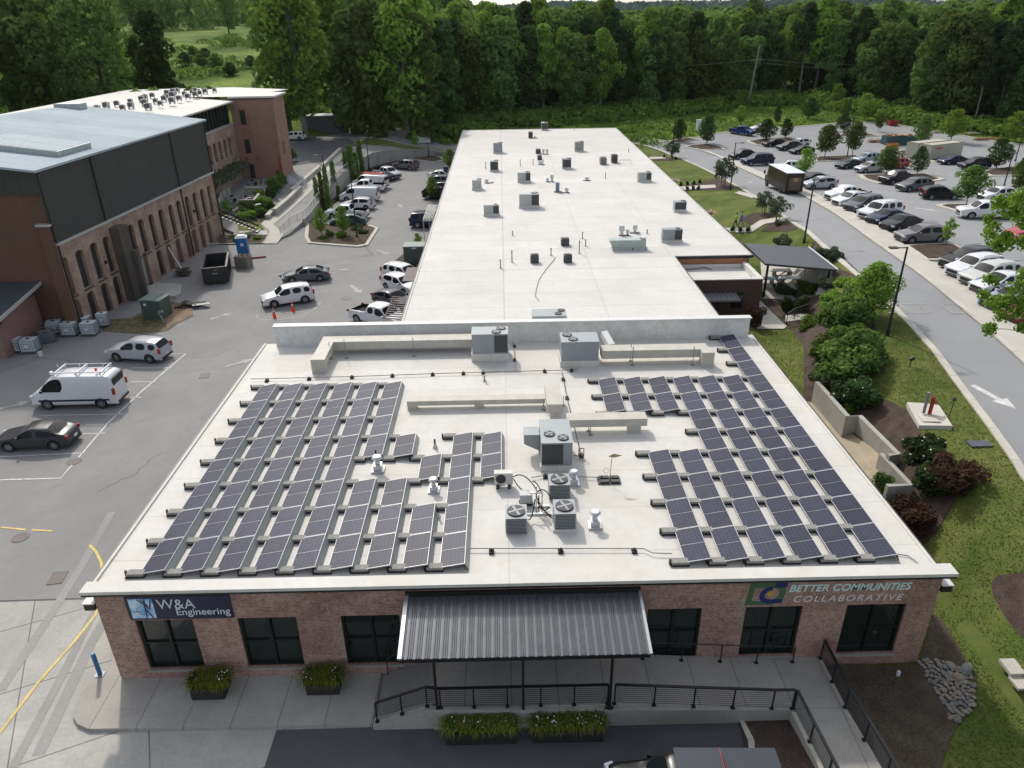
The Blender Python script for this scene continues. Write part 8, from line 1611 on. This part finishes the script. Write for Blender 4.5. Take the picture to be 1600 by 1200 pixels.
for k, (p_, px, py, w, h) in enumerate(((brt, 378, 344, 2.2, 1.4), (brt, 392, 342, 2.4, 1.5), (dkb, 408, 338, 2.2, 1.4), (loose, 388, 330, 2.6, 1.6), (brt, 412, 322, 2.6, 1.8), (dkb, 422, 330, 2.0, 1.5), (box, 424, 310, 2.4, 2.0), (loose, 432, 300, 2.8, 2.6), (dkb, 442, 292, 1.8, 2.6), (dkb, 382, 336, 2.0, 1.2), (brt, 384, 372, 1.4, .8), (dkb, 372, 376, 1.6, .8), (brt, 402, 374, 1.2, .6), (brt, 405, 308, 1.8, 1.4), (dkb, 452, 252, 3.4, 3.2), (dkb, 443, 262, 2.6, 2.4))):
    sh_(p_, px, py, w, h, 'terrace shrub %s' % ['bright, front left above the small lawn', 'bright, front middle above the small lawn', 'dark, right above the small lawn', 'leafy, behind the front pair', 'bright, beside the slanted white wall', 'dark, beside the slanted white wall', 'clipped cube shaped, behind the long planter wall', 'leafy, near the tower corner', 'slim dark, at the tower corner', 'dark, between the bright pair', 'bright, in the bed by the kerb', 'dark, in the bed by the kerb', 'low, right end of the kerb bed', 'bright, in the patio bay', 'large dark, right of the tower', 'dark, at the foot of the tower'][k], onD, 'terrace shrubs')
for k, (p_, px, py, w, h) in enumerate(((brt, 533, 372, 1.6, 1.1), (dkb, 516, 370, 1.3, .9), (greyb, 566, 366, 1.6, 1.0), (greyb, 560, 360, 1.8, 1.1), (lim, 503, 375, 1.2, .5), (dkb, 632, 262, 2.0, 1.0), (dkb, 562, 285, 1.6, 1.6), (brt, 521, 240, 1.6, 1.2))):
    sh_(p_, px, py, w, h, 'low shrub %s' % ['bright, in the middle of the drive island', 'dark, left part of the drive island', 'grey, at the right end of the drive island', 'grey, behind the lamp post of the drive island', 'yellowish, front of the drive island', 'by the parked grey brown car', 'at the foot of the columnar trees', 'bright, at the top of the walk'][k], U, 'island shrubs')
# vines on the pergola
rg = np.random.default_rng(77); P = np.column_stack([rg.uniform(-1.6, 2.0, 2600), rg.uniform(-6, 7, 2600), rg.normal(2.35, .35, 2600)]); obj_of('vines', leafmesh('vines', P, rg.normal(size=P.shape)+np.array([0, 0, .7]), .22, rg, MAT['leaf_grey']), pg)
# planters: grasses and flowers
def blades(n, a, b, h, rg_, L=.5):
    V, F_ = [], []
    for k in range(n):
        cx_ = rg_.choice(6)/5*2-1; x, y = (cx_*a*.85+rg_.normal(0, .10)), rg_.uniform(-b*.7, b*.7); an = rg_.uniform(0, 6.28); l = L*rg_.uniform(.6, 1.2); dx, dy = math.cos(an), math.sin(an); w = .012
        p0 = (x, y, h-.08); p1 = (x+dx*l*.35, y+dy*l*.35, h+l*.55); p2 = (x+dx*l*.85, y+dy*l*.85, h+l*.25); i = len(V)
        for p, ww in ((p0, w), (p1, w*1.2), (p2, w*.3)): V += [(p[0]-dy*ww, p[1]+dx*ww, p[2]), (p[0]+dy*ww, p[1]-dx*ww, p[2])]
        F_ += [(i, i+1, i+3, i+2), (i+2, i+3, i+5, i+4)]
    return V, F_
for j, (o, a, b, h) in enumerate(FLOWER):
    rg = np.random.default_rng(90+j); mb_ = MB(); V, F_ = blades(900 if j < 2 else 900, a, b, h, rg, .55); mb_.v = V; mb_.f = F_; mb_.m = [0]*len(F_); mb_.build('grasses', MAT['leaf_grass'], o)
    bl = [(x, 0, h+.08, .26, b*.9, .24) for x in np.linspace(-a*.85, a*.85, 2 if j < 2 else 5)]; P, N_ = blobpts(bl, 700 if j < 2 else 2200, rg, .2, .7, .4); obj_of('leaves', leafmesh('leaves', P, N_, .09, rg, MAT['leaf_mid' if j > 1 else 'leaf_dark']), o)
    P, N_ = blobpts(bl, 40 if j < 2 else 70, rg, .02, .4, .7); obj_of('flowers', leafmesh('flowers', P*np.array([1, 1.15, 1.1]), N_, .06, rg, MAT['petal'], 1.0), o)
# overhanging branches of the near tree at the right edge
YT = 25.0; tp = (32.5, 27.0); ot = empty('overhanging_tree', (tp[0], tp[1], terr(*tp)), 'near tree whose bright yellow green branch tips hang in from the right edge', 'tree'); Z0 = terr(*tp)
def w3(px, py, Y): d = ray(px, py); t = Y/d.y; return np.array([d.x*t-tp[0], Y-tp[1], CH+d.z*t-Z0])
CL = [(1573, 322, 16), (1562, 316, 10), (1583, 330, 11), (1546, 341, 7), (1551, 354, 10), (1546, 366, 8), (1556, 380, 12), (1575, 371, 9), (1578, 382, 9), (1562, 388, 8), (1547, 437, 9), (1556, 440, 6), (1537, 460, 8), (1553, 471, 12), (1566, 478, 13), (1577, 469, 9), (1564, 494, 10), (1590, 449, 12), (1596, 471, 12), (1592, 488, 10), (1547, 515, 10), (1596, 513, 8), (1598, 310, 14), (1600, 345, 14), (1604, 380, 12), (1606, 430, 14)]
bl = []
for px, py, r_ in CL:
    c = w3(px, py, YT+rn.uniform(-.8, .8)); rr = r_/34.; bl.append((c[0], c[1], c[2], rr, rr, rr*.9))
rg = np.random.default_rng(8); P, N_ = blobpts(bl, 3600, rg, .45, .9, .3); obj_of('branch_leaves', leafmesh('branch_leaves', P, N_, .10, rg, MAT['leaf_yellow']), ot)
T_ = MB(); H_ = 19.0; T_.cyl((0, 0, -.3), (0, .3, H_*.55), .32, .22, n=10).cyl((0, .3, H_*.55), (.4, .3, H_*.9), .22, .08, n=8)
for hub, grp in (((-3.2, -1.6, 16.0), range(0, 3)), ((-3.6, -1.8, 15.0), range(3, 10)), ((-3.0, -1.7, 13.0), range(10, 20)), ((-3.2, -1.8, 12.0), range(20, 22)), ((-1.5, -1.0, 14.5), range(22, 26))):
    g = list(grp); c = np.mean([bl[i][:3] for i in g], axis=0)+np.array([.7, .1, -.2]); T_.tube(curve((0, .25, c[2]-2.2), tuple(c), .15, 6), .035, n=5)
    for i in g: T_.tube(curve(tuple(c), bl[i][:3], .08, 4), .012, n=4)
T_.build('trunk', MAT['bark'], ot); bl2 = [(rg.uniform(1.5, 5), rg.uniform(-2, 3.5), rg.uniform(9, 18), 1.5, 1.5, 1.2) for k in range(14)]; P, N_ = blobpts(bl2, 5000, rg, .3, .8, .3); obj_of('crown', leafmesh('crown', P, N_, .16, rg, MAT['leaf_yellow']), ot)
# river stones
RK = []
for k in range(4):
    rg = np.random.default_rng(200+k); bm = bmesh.new(); bmesh.ops.create_icosphere(bm, subdivisions=2, radius=.5)
    for v in bm.verts: v.co = Vector((v.co.x*1.25, v.co.y*.9, v.co.z*.6))*(1+rg.normal(0, .05))
    me = bpy.data.meshes.new('river_stone'); bm.to_mesh(me); bm.free(); me.polygons.foreach_set('use_smooth', [True]*len(me.polygons)); me.materials.append(mat('stone_%d' % k, ((.24, .225, .19), (.17, .165, .15), (.26, .21, .165), (.21, .21, .195))[k], .85, var=.2, scale=3)); RK.append(me)
poly = [(1432, 1036), (1450, 1030), (1480, 1040), (1512, 1045), (1524, 1080), (1520, 1105), (1495, 1132), (1484, 1126), (1470, 1095)]
def inside(x, y):
    c = False
    for i in range(len(poly)):
        (x1_, y1_), (x2_, y2_) = poly[i], poly[i-1]
        if (y1_ > y) != (y2_ > y) and x < (x2_-x1_)*(y-y1_)/(y2_-y1_)+x1_: c = not c
    return c
pl_ = []; tries = 0
while len(pl_) < 170 and tries < 9000:
    tries += 1; px, py = rn.uniform(1430, 1526), rn.uniform(1028, 1134); rr = rn.uniform(2.6, 6.0)
    if inside(px, py) and all((px-a)**2+(py-b)**2 > ((rr+c)*.72)**2 for a, b, c in pl_): pl_.append((px, py, rr))
def stone(me, px, py, s, label, group=None):
    x, y, z = on(px, py); o = bpy.data.objects.new('river_stone', me); COL.objects.link(o); o.location = (x, y, z+.1+s*.12); o.scale = (s, s, s*rn.uniform(.8, 1.2)); o.rotation_euler = (rn.uniform(-.3, .3), rn.uniform(-.3, .3), rn.uniform(0, 6)); tag(o, label, 'stone', group)
for px, py, rr in pl_: stone(rn.choice(RK), px, py, rr*2/41*.98, 'rounded grey brown river stone in the stone bed at the right corner', 'river stones')
stone(RK[0], 1486, 1045, .42, 'large tan boulder at the top of the stone bed'); stone(RK[3], 1509, 1049, .48, 'largest pale boulder at the upper right of the stone bed'); stone(RK[2], 1498, 1062, .42, 'orange tinted boulder below the pale one')
# ring stones and small things in the far lawn
for px, py, lab in ((1057, 283, 'ring of pale stones in the far lawn'), (1112, 333, 'ring of pale stones in the nearer lawn')):
    x, y, z = on(px, py); o = empty('stone_ring', (x, y, z+.05), lab, 'stone ring'); s = MB()
    for k in range(26): a = k*.7; r_ = rn.uniform(.2, 1.1); s.box((math.cos(a)*r_*1.1, math.sin(a)*r_, .08), (.22, .18, .14), a)
    s.build('stones', mat('ring_stone', (.45, .33, .25), .8, var=.3, scale=3), o)
for p in (maple, roundt, crepe, sapling, poplar, lime, bigm, box, loose, red, camel, lim, greyb, dkb, brt): drop(p)
# driveway seen on the far bank
S('far_road', PT((505, 141), (560, 133), (608, 122), (640, 112), (640, 116), (606, 127), (560, 138), (505, 146)), .3, 'light_concrete', 3)

# ---- air between the camera and the far ridge
hz = MB().b2(-2500, 2500, -80, 3400, -3, 90).build('haze', bpy.data.materials.new('haze')); tag(hz, kind='stuff')
m = hz.data.materials[0]; m.use_nodes = True; N = m.node_tree.nodes; N.remove(N['Principled BSDF']); pv = N.new('ShaderNodeVolumePrincipled'); pv.inputs['Color'].default_value = (.86, .92, 1, 1); pv.inputs['Density'].default_value = .00003; pv.inputs['Anisotropy'].default_value = .3
m.node_tree.links.new(pv.outputs[0], N['Material Output'].inputs['Volume'])
